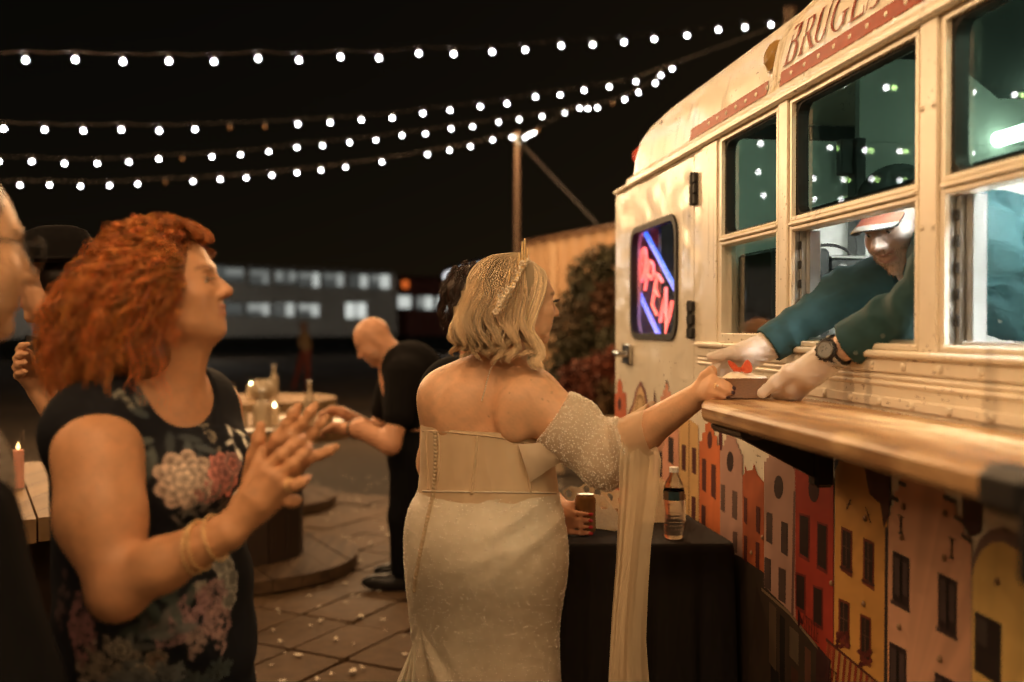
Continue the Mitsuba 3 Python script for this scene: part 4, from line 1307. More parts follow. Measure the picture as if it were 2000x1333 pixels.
# foot of the mural: the table's shadow painted dark, vague shop fronts on it
decal([(1450, 1500), (1480, 1140), (1500, 1150), (1545, 1195), (1600, 1262), (1625, 1290), (1615, 1500)], (0.045, .03, .022), lift=L4)
decal([(1490, 1148), (1545, 1195), (1600, 1262), (1600, 1269), (1545, 1202), (1490, 1154)], (0.20, .14, .09), lift=L4 + .0003)
decal([(1598, 1260), (1624, 1290), (1622, 1500), (1592, 1500)], (0.05, .02, .02), lift=L4 + .0003)
for x_, y_, w_, h_, c_ in ((1505, 1175, 14, 120, (.09, .06, .04)), (1526, 1200, 10, 130, (.02, .016, .014)), (1545, 1222, 18, 60, (.11, .08, .055)), (1548, 1300, 14, 90, (.07, .03, .02)), (1575, 1262, 12, 120, (.10, .045, .03)), (1508, 1300, 16, 90, (.02, .016, .014)), (1530, 1330, 14, 90, (.08, .06, .04))):
    quad(x_, x_ + w_, y_, y_ + w_ * .9, h_, c_, L4 + .0003)
# shop lettering
for txt, (x, y), (x2, y2), h_ in (('DeSTELLE', (1561, 1208), (1603, 1258), .044), ('HET', (1616, 1322), (1640, 1342), .05)):
    g_, w_ = serif_text(txt, h_)
    a_s, a_z = on_bus(x, y)
    b_s, b_z = on_bus(x2, y2)
    kx = abs(b_s - a_s) / w_
    for h2 in getattr(g_, 'geoms', [g_]):
        h2 = sa.scale(h2, -kx, 1, origin=(0, 0))
        c2 = np.array(h2.exterior.coords)
        zz = a_z + (b_z - a_z) * (-c2[:, 0] / (kx * w_)) * 0.25
        decal(np.c_[c2[:, 0] + a_s, c2[:, 1] + zz - 0.02], (0.05, .01, .01), px=False, lift=L4 + .0005, jitter=0)
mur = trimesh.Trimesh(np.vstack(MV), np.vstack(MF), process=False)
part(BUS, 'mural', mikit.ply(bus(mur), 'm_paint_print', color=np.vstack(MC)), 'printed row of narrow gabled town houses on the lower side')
mat('m_rivet_print', (0.34, 0.19, 0.10), 0.5, 0.3)
RIVM = mikit.ply(lathe([[0, 0.0045], [0.0035, 0.004], [0.006, 0.002], [0.0075, 0.0]], 10), 'm_rivet_print', smooth=True)
for px, py in ((1765, 1050), (1848, 1090), (1768, 990), (1850, 1003), (1952, 1137), (1760, 1225), (1840, 1288), (1627, 1140), (1690, 1180), (1693, 1013), (1470, 1080), (1492, 1050)):
    s_, z_ = on_bus(px, py)
    q_ = bw(-.0042, s_, z_)
    part(BUS, 'rivet', {**RIVM, 'to_world': T().translate([float(x) for x in q_]) @ ROT})
# ------------------------------------------------------------------ people: shared builders
SKIN_A = np.array([0.64, 0.375, 0.22])


def local(o, R, sc):
    return lambda x, y, z: np.asarray(o) + R @ (np.array([x, y, z], float) * sc)


def add_head(s, o, R, sc=1.0, female=True, ears=True, smile=0.0, lids=0.5, neck=None, jaw=1.0, nose=1.0):
    """head in its own axes: x forward, y left, z up; eyes at half height. o is the point between the ears at eye level."""
    W = local(o, R, sc)

    def E(c, r, k=.01, mode='add', tilt=None):
        s.ell(W(*c), np.array(r) * sc, R if tilt is None else R @ tilt, k * sc, mode)

    def C(a, b, ra, rb, k=.01, mode='add'):
        s.cone(W(*a), W(*b), ra * sc, rb * sc, k * sc, mode)
    E((-.012, 0, .028), (.097, .076, .088), .001)
    E((.028, 0, -.03), (.062, .060, .082), .03)
    C((.030, .040, -.078), (.058, .012, -.100), .020 * jaw, .017, .02)
    C((.030, -.040, -.078), (.058, -.012, -.100), .020 * jaw, .017, .02)
    C((-.012, .054, -.050), (.030, .040, -.080), .016, .018, .02)
    C((-.012, -.054, -.050), (.030, -.040, -.080), .016, .018, .02)
    E((.074, 0, -.100), (.016, .018, .015), .014)
    C((.077, .028, .024), (.079, .008, .018), .010, .010, .014)
    C((.077, -.028, .024), (.079, -.008, .018), .010, .010, .014)
    for y in (1, -1):
        E((.056, y * .042, -.026), (.024, .024, .020), .02)
        E((.042, y * .040, -.052), (.032, .021, .036), .025)
        E((.094, y * .030, -.000), (.020, .019, .013), .012, 'cut')
        E((.0705, y * .0305, -.001), (.0145, .0155, .0135), .004)
    # mouth region
    E((.074, 0, -.062), (.019, .030, .024), .016)
    C((.082, 0, .010), (.1055, 0, -.026), .0078, .0105 * nose, .009)
    E((.1045, 0, -.030), (.0120 * nose, .0115 * nose, .0100), .006)
    for y in (1, -1):
        E((.0935, y * .0125, -.0345), (.0095, .0068, .0072), .006)
        E((.1000, y * .0065, -.0415), (.0045, .0032, .0034), .002, 'cut')
    w = .021 + .008 * smile
    for y in (1, -1):
        C((.0935, 0, -.0555), (.0800, y * w, -.0600 + .007 * smile), .0052, .0030, .004)
        C((.0910, 0, -.0685 - .006 * smile), (.0790, y * w, -.0620 + .006 * smile), .0062, .0030, .004)
        if smile > .3:
            C((.0960, 0, -.0630 - .002 * smile), (.0830, y * w * .95, -.0605 + .006 * smile), .0058 * smile, .0022, .002, 'cut')
            C((.060, y * .026, -.036), (.066, y * .036, -.066), .010, .007, .012)
    if smile <= .3:
        for y in (1, -1):
            C((.0985, 0, -.0618), (.0830, y * w, -.0610), .0016, .0014, .002, 'cut')
    if ears:
        for y in (1, -1):
            E((-.012, y * .074, -.012), (.018, .008, .031), .006)
            E((-.008, y * .083, -.010), (.009, .006, .018), .004, 'cut')
    # eye slits
    if lids < 1:
        for y in (1, -1):
            E((.0880, y * .0305, -.0025 - .002 * lids), (.012, .0125, .0050 * (1 - lids) + .0012), .0015, 'cut')
    return W


def face_color(v, o, R, sc, base, lip=(0.45, 0.16, 0.12), brow=(0.10, 0.055, 0.03), blush=(0.62, 0.27, 0.16), stubble=None, smile=0.0, lash=True):
    """vertex colours of a head: skin with a little redness, lips, brows, lash line, stubble"""
    q = ((v - o) @ R) / sc
    n = meshkit.fbm(v * 60, 3, 2)[:, None]
    c = np.asarray(base)[None] * (0.90 + 0.2 * n)
    ay = np.abs(q[:, 1])

    def blend(c, col, w):
        w = np.clip(w, 0, 1)[:, None]
        return c * (1 - w) + np.asarray(col)[None] * w
    face = q[:, 0] > .03
    ch = np.exp(-(((q[:, 0] - .06) / .03) ** 2 + ((ay - .042) / .02) ** 2 + ((q[:, 2] + .028) / .022) ** 2))
    c = blend(c, blush, .25 * ch)
    c = blend(c, blush, .35 * np.exp(-(((q[:, 0] - .112) / .02) ** 2 + (ay / .015) ** 2 + ((q[:, 2] + .032) / .012) ** 2)))
    if stubble is not None:
        st = np.clip((-.040 - q[:, 2]) / .02, 0, 1) * np.clip((q[:, 0] + .0) / .02, 0, 1) * np.clip((q[:, 2] + .135) / .02, 0, 1)
        st *= 0.55 + 0.6 * meshkit.noise(v * 420, 5)
        c = blend(c, stubble, .45 * st)
    w = .021 + .008 * smile
    lz = -.0615 + .006 * smile * (ay / w) ** 2
    up = np.exp(-(((q[:, 2] - (lz + .0062)) / .0055) ** 2)) + np.exp(-(((q[:, 2] - (lz - .0070 - .004 * smile)) / .0065) ** 2))
    m = face * (ay < w + .002) * (q[:, 0] > .075) * np.clip((w + .002 - ay) / .004, 0, 1)
    c = blend(c, lip, up * m * .9)
    bz = .0245 - 14 * (ay - .032) ** 2
    b = face * np.exp(-((q[:, 2] - bz) / .0042) ** 4) * np.clip((ay - .010) / .004, 0, 1) * np.clip((.052 - ay) / .008, 0, 1)
    c = blend(c, brow, b * .8)
    if lash:
        l = face * np.exp(-(((q[:, 2] - .0030) / .0020) ** 2)) * np.exp(-(((ay - .0305) / .012) ** 4)) * (q[:, 0] > .06)
        c = blend(c, (.03, .018, .012), l * .85)
    return c


def eyes(parent, o, R, sc, look=(1, 0, -.1), iris=(0.10, 0.08, 0.05)):
    W = local(o, R, sc)
    d = R @ unit(look)
    for y in (1, -1):
        m = trimesh.creation.icosphere(3, 0.0125 * sc)
        m.apply_translation(W(.0705, y * .0305, -.001))
        a = np.arccos(np.clip(unit_rows(m.vertices - W(.0705, y * .0305, -.001)) @ d, -1, 1))
        c = np.where((a < .20)[:, None], (0.01, 0.01, 0.01), np.where((a < .46)[:, None], iris, (0.62, 0.58, 0.53)))
        part(parent, 'eye', mikit.ply(m, 'm_eye', smooth=True, color=c))


mat('m_eye', VC, 0.08, 0.6)


def add_hand(s, wrist, knuckles, fingers, thumb, r=1.0, heel=None):
    """palm from the wrist to four knuckles, four fingers of three bones each and a thumb; all given as points"""
    wrist = np.asarray(wrist, float)
    kn = [np.asarray(k, float) for k in knuckles]
    for i, k in enumerate(kn):
        side = (kn[3] - kn[0]) * (-0.32 + 0.2 * i)
        s.cone(wrist + side * .55, k, .0175 * r, .0128 * r, .012 * r)
    for a, b in zip(kn[:-1], kn[1:]):
        s.cone(a, b, .0118 * r, .0118 * r, .008 * r)
        s.cone(wrist * .4 + a * .6, wrist * .4 + b * .6, .0135 * r, .0135 * r, .012 * r)
    for k, f in zip(kn, fingers):
        pts = [k] + [np.asarray(x, float) for x in f]
        s.chain(pts, [.0112 * r, .0098 * r, .0088 * r, .0070 * r][:len(pts)], .0035 * r)
        for q_ in pts[1:-1]:
            s.ell(q_, .0103 * r, None, .004 * r)
    if thumb is not None:
        s.chain([np.asarray(x, float) for x in thumb], [.0185 * r, .0142 * r, .0118 * r, .0092 * r][:len(thumb)], .008 * r)


def nails(parent, fingers, normal, col_bsdf, r=1.0, name='nail'):
    for f in fingers:
        a, b = np.asarray(f[-2], float), np.asarray(f[-1], float)
        d = unit(b - a)
        n = np.asarray(normal, float)
        n = unit(n - (n @ d) * d)
        m = trimesh.creation.icosphere(2, 1.0)
        Rm = np.eye(4)
        Rm[:3, 0], Rm[:3, 1], Rm[:3, 2] = d * .0072 * r, np.cross(n, d) * .0050 * r, n * .0022 * r
        Rm[:3, 3] = b + d * .001 + n * .0055 * r
        m.apply_transform(Rm)
        part(parent, name, mikit.ply(m, col_bsdf, smooth=True))


def skin_color(v, base, seed=1, red=()):
    n = meshkit.fbm(v * 45, 3, seed)[:, None]
    f = meshkit.noise(v * 260, seed)[:, None]
    fr = np.clip(meshkit.noise(v * 330, seed + 9) - .80, 0, 1)[:, None] * 0.5
    c = np.asarray(base)[None] * (0.82 + 0.28 * n + 0.10 * f - fr) * np.array([1, 0.985, 0.97]) ** (n * 4)
    for p_, r_, col, w_ in red:
        w = w_ * np.exp(-((v - np.asarray(p_)) ** 2).sum(1) / (r_ * r_))[:, None]
        c = c * (1 - w) + np.asarray(col)[None] * w
    return c


def strands(guides, n_per, rad, r0, seed, col, col_var=.25, seg=22, wave=0.0, waves=2.0, twist=0.0, taper=0.35, flat=None, frizz=0.0, spread_end=1.0):
    """bundles of hair: each guide is a list of points, strands ride beside it within rad, twisting and waving"""
    r2 = np.random.default_rng(seed)
    P_, C_ = [], []
    u = np.linspace(0, 1, seg)
    for gi, g_ in enumerate(guides):
        c = spline(g_, seg)
        t = unit_rows(np.gradient(c, axis=0))
        a = np.cross(t, [0.13, -1, 0.21])
        a = unit_rows(a)
        b = np.cross(t, a)
        rr = rad[gi] if np.ndim(rad) else rad
        k = n_per
        rho = np.sqrt(r2.uniform(0, 1, k)) * rr
        th = r2.uniform(0, 2 * np.pi, k)
        ph = r2.uniform(0, 2 * np.pi) + r2.normal(0, .25, k)
        prof = (0.55 + 0.45 * np.sin(np.pi * np.minimum(u * 1.15, 1)) ** .7) * (1 + (spread_end - 1) * u)
        ang = th[:, None] + twist * u[None] * 2 * np.pi
        off = (rho[:, None] * prof[None])[..., None] * (np.cos(ang)[..., None] * a[None] + np.sin(ang)[..., None] * b[None])
        w = wave * (0.15 + 0.85 * u) * np.sin(2 * np.pi * waves * u + ph[:, None])
        w2 = wave * (0.15 + 0.85 * u) * np.cos(2 * np.pi * waves * u + ph[:, None]) * .6
        p = c[None] + off + w[..., None] * a[None] + w2[..., None] * b[None]
        if frizz:
            jit = r2.normal(0, frizz, (k, seg, 3)).cumsum(1) * .3 * u[None, :, None]
            p = p + jit
        ln = r2.uniform(.82, 1.0, k)
        p2 = p.copy()
        for i in range(k):  # uneven ends
            x = u * ln[i]
            for d in range(3):
                p2[i, :, d] = np.interp(x, u, p[i, :, d])
        P_.append(p2)
        cc = np.asarray(col) * (1 + r2.normal(0, col_var, (k, 1)) + r2.normal(0, col_var * .5))
        C_.append(np.clip(cc, 0.3 * np.asarray(col), 2.2 * np.asarray(col)))
    P_, C_ = np.concatenate(P_), np.concatenate(C_)
    rads = r0 * (1 - (1 - taper) * u ** 2)
    m = tubes(P_, np.broadcast_to(rads, (len(P_), seg)), 3, closed=False)
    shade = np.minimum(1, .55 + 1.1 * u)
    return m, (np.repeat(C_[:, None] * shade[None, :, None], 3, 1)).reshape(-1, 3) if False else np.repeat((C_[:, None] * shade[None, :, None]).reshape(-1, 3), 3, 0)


def loft(rows, cols=96, disp=None):
    """rows: list of (centre, half-width vector, half-depth vector); returns a closed-round sheet mesh and its (u, v)"""
    a = np.linspace(0, 2 * np.pi, cols, endpoint=False)
    ring = np.array([c + np.cos(a)[:, None] * w + np.sin(a)[:, None] * d for c, w, d in rows])
    nr = len(rows)
    v = ring.reshape(-1, 3)
    i, j = np.meshgrid(np.arange(nr - 1), np.arange(cols), indexing='ij')
    q_ = np.stack([i * cols + j, i * cols + (j + 1) % cols, (i + 1) * cols + (j + 1) % cols, (i + 1) * cols + j], -1).reshape(-1, 4)
    m = trimesh.Trimesh(v, np.vstack([q_[:, [0, 1, 2]], q_[:, [0, 2, 3]]]), process=False)
    return m


def gems(pts, r, seed, squash=1.0, sub=None):
    """many small octahedra turned at random, as one mesh"""
    r2 = np.random.default_rng(seed)
    base = np.array([[1, 0, 0], [-1, 0, 0], [0, 1, 0], [0, -1, 0], [0, 0, 1], [0, 0, -1.0]])
    f = np.array([[0, 2, 4], [2, 1, 4], [1, 3, 4], [3, 0, 4], [2, 0, 5], [1, 2, 5], [3, 1, 5], [0, 3, 5]])
    n = len(pts)
    q_ = unit_rows(r2.normal(size=(n, 4)))
    w, x, y, z = q_.T
    M = np.stack([1 - 2 * (y * y + z * z), 2 * (x * y - z * w), 2 * (x * z + y * w), 2 * (x * y + z * w), 1 - 2 * (x * x + z * z), 2 * (y * z - x * w), 2 * (x * z - y * w), 2 * (y * z + x * w), 1 - 2 * (x * x + y * y)], -1).reshape(n, 3, 3)
    v = np.einsum('nij,kj->nki', M, base) * (r * r2.uniform(.7, 1.25, n))[:, None, None] + np.asarray(pts)[:, None]
    return trimesh.Trimesh(v.reshape(-1, 3), (f[None] + np.arange(n)[:, None, None] * 6).reshape(-1, 3), process=False)


mat('m_bead', (0.92, 0.88, 0.80), 0.10, 1.0, 0.0, clearcoat=1.0, clearcoat_gloss=0.96)
# ------------------------------------------------------------------ the bride
BR_ = thing('person', 'blonde bride in beaded gown and jewelled hairband seen from behind, reaching for the tray', 'person')
s = Sdf()
ho = P(1017, 588, 2.80)
hR = rot((0.93, 0.36, -0.04), unit((0.06, 0, 1)))
add_head(s, ho, hR, 1.02, True, ears=False, lids=.35)
nk = P(985, 700, 2.82)
s.cone(ho + hR @ np.array([-.025, 0, -.05]), nk, .056, .060, .03)
s.cone(nk, P(890, 752, 2.86), .052, .05, .05)
s.cone(nk, P(1035, 768, 2.78), .052, .058, .05)
s.ell(P(945, 825, 2.875), (.172, .108, .17), None, .05)
s.ell(P(952, 790, 2.84), (.165, .10, .12), None, .05)
s.cone(P(868, 775, 2.875), P(1030, 785, 2.79), .066, .070, .05)
s.ell(P(895, 815, 2.775), (.055, .028, .075), None, .05)
s.ell(P(1005, 812, 2.715), (.055, .030, .075), None, .05)
s.cone(P(962, 715, 2.722), P(940, 850, 2.712), .010, .016, .05, 'cut')
s.cone(P(950, 880, 2.88), P(952, 1010, 2.88), .125, .125, .05)
# left arm, mostly hidden, hanging forward
s.chain([P(866, 778, 2.885), P(856, 905, 3.02), P(900, 960, 3.22)], [.066, .058, .04], .04)
# right arm
sh, el, wr = P(1042, 782, 2.765), P(1184, 893, 2.70), P(1368, 770, 2.52)
s.chain([sh, sh * .45 + el * .55, el], [.078, .070, .056], .045)
s.chain([el, el * .62 + wr * .38, wr], [.056, .051, .031], .025)
Yh = 2.50
kn = [P(1402, 748, 2.47), P(1401, 758, 2.455), P(1397, 768, 2.455), P(1391, 777, 2.465)]
kn = [P(1393, 742, 2.475), P(1392, 754, 2.462), P(1388, 766, 2.462), P(1381, 776, 2.47)]
fg = [[P(1409, 747, 2.452), P(1420, 753, 2.452), P(1430, 758, 2.455)], [P(1408, 758, 2.446), P(1419, 763, 2.446), P(1428, 767, 2.45)],
      [P(1401, 769, 2.450), P(1410, 773, 2.450), P(1418, 775, 2.452)], [P(1393, 779, 2.462), P(1402, 780, 2.462), P(1409, 780, 2.464)]]
th = [P(1368, 752, 2.51), P(1383, 731, 2.51), P(1394, 722, 2.51), P(1390, 737, 2.53)]
th = [P(1366, 758, 2.515), P(1377, 736, 2.51), P(1390, 724, 2.50), P(1394, 736, 2.495)]
add_hand(s, wr, kn, fg, th, .98)
m = sdf_mesh(s, 0.0052)
v = np.array(m.vertices)
q = ((v - ho) @ hR) / 1.02
fc = face_color(v, ho, hR, 1.02, SKIN_A * .98, lip=(0.42, 0.13, 0.10), brow=(0.16, 0.09, 0.05))
sk = skin_color(v, SKIN_A, 3, [(P(1165, 905, 2.63), .05, (0.55, 0.27, 0.17), .5)] + [(k, .012, (0.56, 0.28, 0.18), .4) for k in kn])
w = (np.linalg.norm(q, axis=1) < .16)[:, None]
c = np.where(w, fc, sk)
r2 = np.random.default_rng(4)
for i in range(9):  # moles and freckles on the back
    p0 = P(r2.uniform(860, 1080), r2.uniform(720, 840), 2.75)
    d = np.linalg.norm((v - p0)[:, [0, 2]], axis=1)
    c[(d < .0026) & (v[:, 1] < 2.85)] *= .72
part(BR_, 'body', mikit.ply(m, 'm_skin', smooth=True, color=c))
eyes(BR_, ho, hR, 1.02, (1, -.1, -.3))
mat('m_dark_nail', (0.035, 0.012, 0.012), 0.15, 0.6)
nails(BR_, fg, (-0.15, -1, .25), 'm_dark_nail', 1.0)
# lashes of the near eye
W = local(ho, hR, 1.02)
la_ = [[W(.082, -.0305 + .011 * u, .001), W(.092, -.032 + .015 * u, .0035), W(.097, -.033 + .018 * u, .009)] for u in np.linspace(-1, 1, 9)]
mat('m_lash', (0.008, 0.006, 0.006), 0.6)
part(BR_, 'eyelash', mikit.ply(tubes(np.array(la_), np.tile([.0009, .0008, .0004], (9, 1)), 4), 'm_lash'))

# hair: a close cap, then locks that sweep back and curl at the ends
BL = np.array([0.80, 0.62, 0.40])
hs = Sdf()
hs.ell(W(-.024, 0, .030), np.array([.103, .082, .092]) * 1.02, hR, .001)
hs.ell(W(-.050, 0, -.035), np.array([.076, .076, .080]) * 1.02, hR, .03)
hs.plane(W(.072, 0, .05), hR @ np.array([1, 0, -.25]), .01)
hs.ell(W(.085, -.02, -.045), np.array([.075, .085, .095]), hR, .015, 'cut')
m = sdf_mesh(hs, .006)
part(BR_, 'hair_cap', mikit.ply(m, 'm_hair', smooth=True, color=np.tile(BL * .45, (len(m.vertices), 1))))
G, RD = [], []
top = W(.010, -.004, .126)


def over(phi, z, k=1.0, drop=0.0):
    """a point on the head's hair surface: phi 0 = her right side, 90 = back of the head"""
    ph = math.radians(phi)
    zz = (z - .028) / .100
    rr = math.sqrt(max(0.0, 1 - zz * zz)) if z > .028 else 1.0
    return W(-.020 - .112 * k * rr * math.sin(ph), -.092 * k * rr * math.cos(ph), z)


r2 = np.random.default_rng(11)
for lay in range(3):
    for phi in np.arange(10, 200, 9.0 if lay else 11.0):
        ph = phi + r2.uniform(-4, 4)
        k = 1.0 + .05 * lay
        end = -.155 + r2.uniform(-.02, .02) + (.02 if ph > 60 else 0)
        st = [top + (over(ph, .122, .5) - top) * .6, over(ph, .105, k), over(ph, .06, k * 1.02), over(ph, .01, k * 1.06)]
        bo = 1.10 + .06 * lay
        x = over(ph + 3, -.05, k * bo)
        y = over(ph + 8 * (1 if lay % 2 else -1), -.095, k * (bo + .13))
        zz = over(ph + 14 * (1 if lay % 2 else -1), -.130, k * (bo + .02))
        e = over(ph + 4, end, k * (bo - .04))
        G.append(st + [x, y, zz, e])
        RD.append(.0135)
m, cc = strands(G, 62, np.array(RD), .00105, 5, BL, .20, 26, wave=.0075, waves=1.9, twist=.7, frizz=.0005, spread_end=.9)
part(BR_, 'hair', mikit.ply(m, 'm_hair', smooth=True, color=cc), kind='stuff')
# curled ends: fat spiral locks
G, RD = [], []
for (x0, y0, Y0), (x1, y1, Y1), ra, tn in (((905, 610, 2.80), (893, 694, 2.80), .024, 1.6), ((945, 600, 2.745), (925, 690, 2.735), .026, 1.5), ((975, 620, 2.725), (958, 698, 2.725), .024, 1.7), ((925, 640, 2.76), (910, 700, 2.76), .024, 1.5), ((890, 640, 2.84), (884, 690, 2.85), .02, 1.4), ((990, 640, 2.72), (975, 694, 2.73), .020, 1.5)):
    a, b = P(x0, y0, Y0), P(x1, y1, Y1)
    pts = [a + [0, 0, .06]]
    for u in np.linspace(0, 1, 16):
        th_ = u * tn * 2 * np.pi
        rr = ra * (.35 + .65 * u) * (1 if u < .8 else 1 - 2 * (u - .8))
        pts.append(a + (b - a) * u + [rr * math.cos(th_), -rr * math.sin(th_), 0])
    G.append(pts)
    RD.append(.013)
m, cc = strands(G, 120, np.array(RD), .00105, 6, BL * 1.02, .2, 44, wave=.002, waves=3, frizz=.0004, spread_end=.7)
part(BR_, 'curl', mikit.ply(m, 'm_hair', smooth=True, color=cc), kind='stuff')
# long waved lock in front of the band, on her right
G = []
for i in range(9):
    o_ = (i - 4) * 3.6
    G.append([P(1034 + o_ * .4, 512 + abs(o_) * .3, 2.775), P(1051 + o_ * .8, 536, 2.745), P(1048 + o_ * .8, 574, 2.725), P(1035 + o_ * .8, 615, 2.715), P(1028 + o_ * .8, 645, 2.71), P(1040 + o_ * .9, 672, 2.70), P(1048 + o_ * .8, 692, 2.70), P(1044 + o_ * .6, 707, 2.69), P(1056 + o_ * .5, 722, 2.69)])
m, cc = strands(G, 70, .0085, .00105, 8, BL * 1.12, .2, 34, wave=.004, waves=1.6, twist=.5, frizz=.0005)
part(BR_, 'front_lock', mikit.ply(m, 'm_hair', smooth=True, color=cc), kind='stuff')
# fly-away hairs
G = [[over(ph, .10, 1.0), over(ph, .05, 1.12), over(ph + r2.uniform(-15, 15), -.02 + r2.uniform(-.03, .03), 1.22 + r2.uniform(0, .12)), over(ph + r2.uniform(-25, 25), -.07 + r2.uniform(-.05, .05), 1.28 + r2.uniform(0, .2))] for ph in r2.uniform(20, 190, 26)]
m, cc = strands(G, 4, .008, .00035, 9, BL, .2, 22, wave=.006, waves=2, frizz=.001)
part(BR_, 'loose_hair', mikit.ply(m, 'm_hair', color=cc), kind='stuff')

# jewelled hairband with spikes
band = spline([P(1030, 503, 2.740), P(1020, 522, 2.688), P(1004, 550, 2.648), P(989, 575, 2.632), P(973, 602, 2.628), P(962, 613, 2.634)], 40)
TI = part(BR_, 'hairband', mikit.ply(tubes(band[None], np.full((1, 40), .004), 6), 'm_gold', smooth=True), 'jewelled hairband with gold spikes and small pale flowers')
r2 = np.random.default_rng(12)
pp = band[r2.integers(0, 34, 150)] + r2.normal(0, 1, (150, 3)) * [.0065, .005, .0065]
mat('m_crystal', (0.8, 0.72, 0.58), 0.08, 1.0, 0.35)
scene[TI + '__crystal'] = mikit.ply(gems(pp, .0034, 3), 'm_crystal')
labels[TI + '__crystal'] = {'kind': 'stuff'}
mat('m_pearl', (0.75, 0.64, 0.48), 0.25, 0.7)
for i in range(13):
    c0 = band[2 + int(i * 2.7)] + r2.normal(0, .003, 3) + [0, -.004, 0]
    pet = []
    nn = unit(r2.normal(0, .5, 3) + [-.2, -1, .3])
    a_ = unit(np.cross(nn, [0, 0, 1]))
    b_ = np.cross(nn, a_)
    for k in range(5):
        t_ = 2 * np.pi * k / 5
        e_ = trimesh.creation.icosphere(1, .0042)
        e_.apply_translation(c0 + (.0052 * (math.cos(t_) * a_ + math.sin(t_) * b_)))
        pet.append(e_)
    scene[TI + f'__flower' + (f'_{i:03d}' if i else '')] = mikit.ply(cat(pet), 'm_pearl', smooth=True)
for i, (x, y0, y1, Y) in enumerate(((1024, 508, 466, 2.725), (1019, 512, 472, 2.715), (1013, 518, 494, 2.700), (1029, 507, 484, 2.735), (994, 548, 528, 2.655))):
    scene[TI + '__spike' + (f'_{i:03d}' if i else '')] = mikit.ply(tube([P(x, y0, Y), P(x + 1, y1, Y)], [.0034, .0026], 7), 'm_gold', smooth=True)

# earring chain / back chain of tiny beads hanging over the right shoulder blade
ch_ = spline([P(968, 706, 2.735), P(958, 722, 2.715), P(952, 742, 2.70), P(946, 765, 2.692), P(941, 782, 2.690)], 30)
part(BR_, 'back_chain', mikit.ply(gems(ch_, .0022, 4), 'm_crystal'))

# gown: skirt
DR = part(BR_, 'gown', {'type': 'sphere', 'center': [0, 0, -5], 'radius': 0.001}) if False else BR_ + '__gown'


def gown_col(p, n, uv):
    a = fbm(p.x * 30, p.y * 30, p.z * 30, 2)
    return mix((0.50, 0.42, 0.31), (0.64, 0.56, 0.44), a)


def weave(p, n, uv):
    return noise(p.x * 520, p.y * 520, p.z * 520) + 1.2 * noise(p.x * 130, p.y * 130, p.z * 70)


two('m_gown', {'type': 'bumpmap', 'arbitrary': proc(weave, 1e-3), 'scale': 0.0009, 'bsdf': {'type': 'principled', 'base_color': proc(gown_col), 'roughness': 0.42, 'specular': 0.5, 'sheen': 0.6}})
two('m_sheer', {'type': 'bumpmap', 'arbitrary': proc(weave, 1e-3), 'scale': 0.0005, 'bsdf': {'type': 'principled', 'base_color': proc(lambda p, n, uv: mix((0.50, 0.36, 0.225), (0.60, 0.45, 0.29), fbm(p.x * 25, p.y * 25, p.z * 9, 2))), 'roughness': 0.5, 'specular': 0.4, 'sheen': 0.5}})
YB = 2.87
prof_ = [(956, 817, 1091), (975, 803, 1095), (1000, 790, 1101), (1040, 784, 1110), (1080, 784, 1112), (1120, 786, 1109), (1160, 790, 1102), (1200, 794, 1096), (1240, 800, 1094), (1280, 803, 1095), (1333, 800, 1098), (1420, 780, 1112), (1520, 740, 1140), (1640, 690, 1180)]
ys = np.linspace(956, 1640, 150)
xl = np.interp(ys, [p_[0] for p_ in prof_], [p_[1] for p_ in prof_])
xr = np.interp(ys, [p_[0] for p_ in prof_], [p_[2] for p_ in prof_])
k_ = np.ones(9) / 9
xl = np.convolve(np.pad(xl, 4, mode='edge'), k_, 'valid')
xr = np.convolve(np.pad(xr, 4, mode='edge'), k_, 'valid')
rows = []
tw = math.radians(10)
for y, a, b in zip(ys, xl, xr):
    ca_, cb_ = P(a, y, YB), P(b, y, YB)
    c_, h_ = (ca_ + cb_) / 2, np.linalg.norm(cb_ - ca_) / 2
    w = np.array([math.cos(tw) * h_, -math.sin(tw) * h_ * .8, 0])
    bulge = 0.03 * math.exp(-((y - 1080) / 90) ** 2)
    d = np.array([0, h_ * .80 + bulge, 0])
    rows.append((c_ - [0, bulge * .3, 0], w, d))
m = loft(rows, 260)
v = np.array(m.vertices)
nrm = np.array(m.vertex_normals)
if (nrm * (v - v.mean(0))).sum(1).mean() < 0:
    nrm = -nrm
px = 1000 + F * v[:, 0] / v[:, 1]
zz = v[:, 2]
dsp = .0035 * (meshkit.fbm(v * [9, 9, 7], 3, 3) - .5)
# diagonal pull creases under the seat and across the thigh
for x0, z0, sl, am, wd, ln in ((.045, 1.18, .50, .0045, .012, .09), (.06, 1.10, .62, .005, .013, .10), (.075, 1.03, .7, .006, .015, .11), (.02, .98, .4, .004, .018, .12), (.03, 1.075, .55, .004, .010, .09), (-.02, .90, .35, .005, .02, .14), (.06, .92, .7, .005, .017, .12)):
    t_ = (v[:, 0] - x0)
    dline = (zz - z0 - sl * t_) / math.sqrt(1 + sl * sl)
    dsp += am * np.exp(-(dline / wd) ** 2) * np.exp(-(t_ / ln) ** 2) * (v[:, 1] < YB)
# centre seam beside the buttons and the train gathered below it
sx, sz = P(812, 1245, 2.70)[0], P(812, 1245, 2.70)[2]
dz = np.clip(sz - zz, 0, None)
an = np.arctan2(v[:, 0] - sx, dz + .012)
fold = np.where(zz < sz, np.clip(dz / .10, 0, 1) * .020 * (np.cos(an * 13 + .6) * .6 + .5) * np.exp(-((an - .1) / .55) ** 2) * (v[:, 1] < YB + .02), 0)
dsp += fold
m.vertices = v + nrm * dsp[:, None]
scene[DR] = mikit.ply(m, 'm_gown', smooth=True)
labels[DR] = {'label': 'long fitted beaded champagne skirt of the gown'}
SK = m
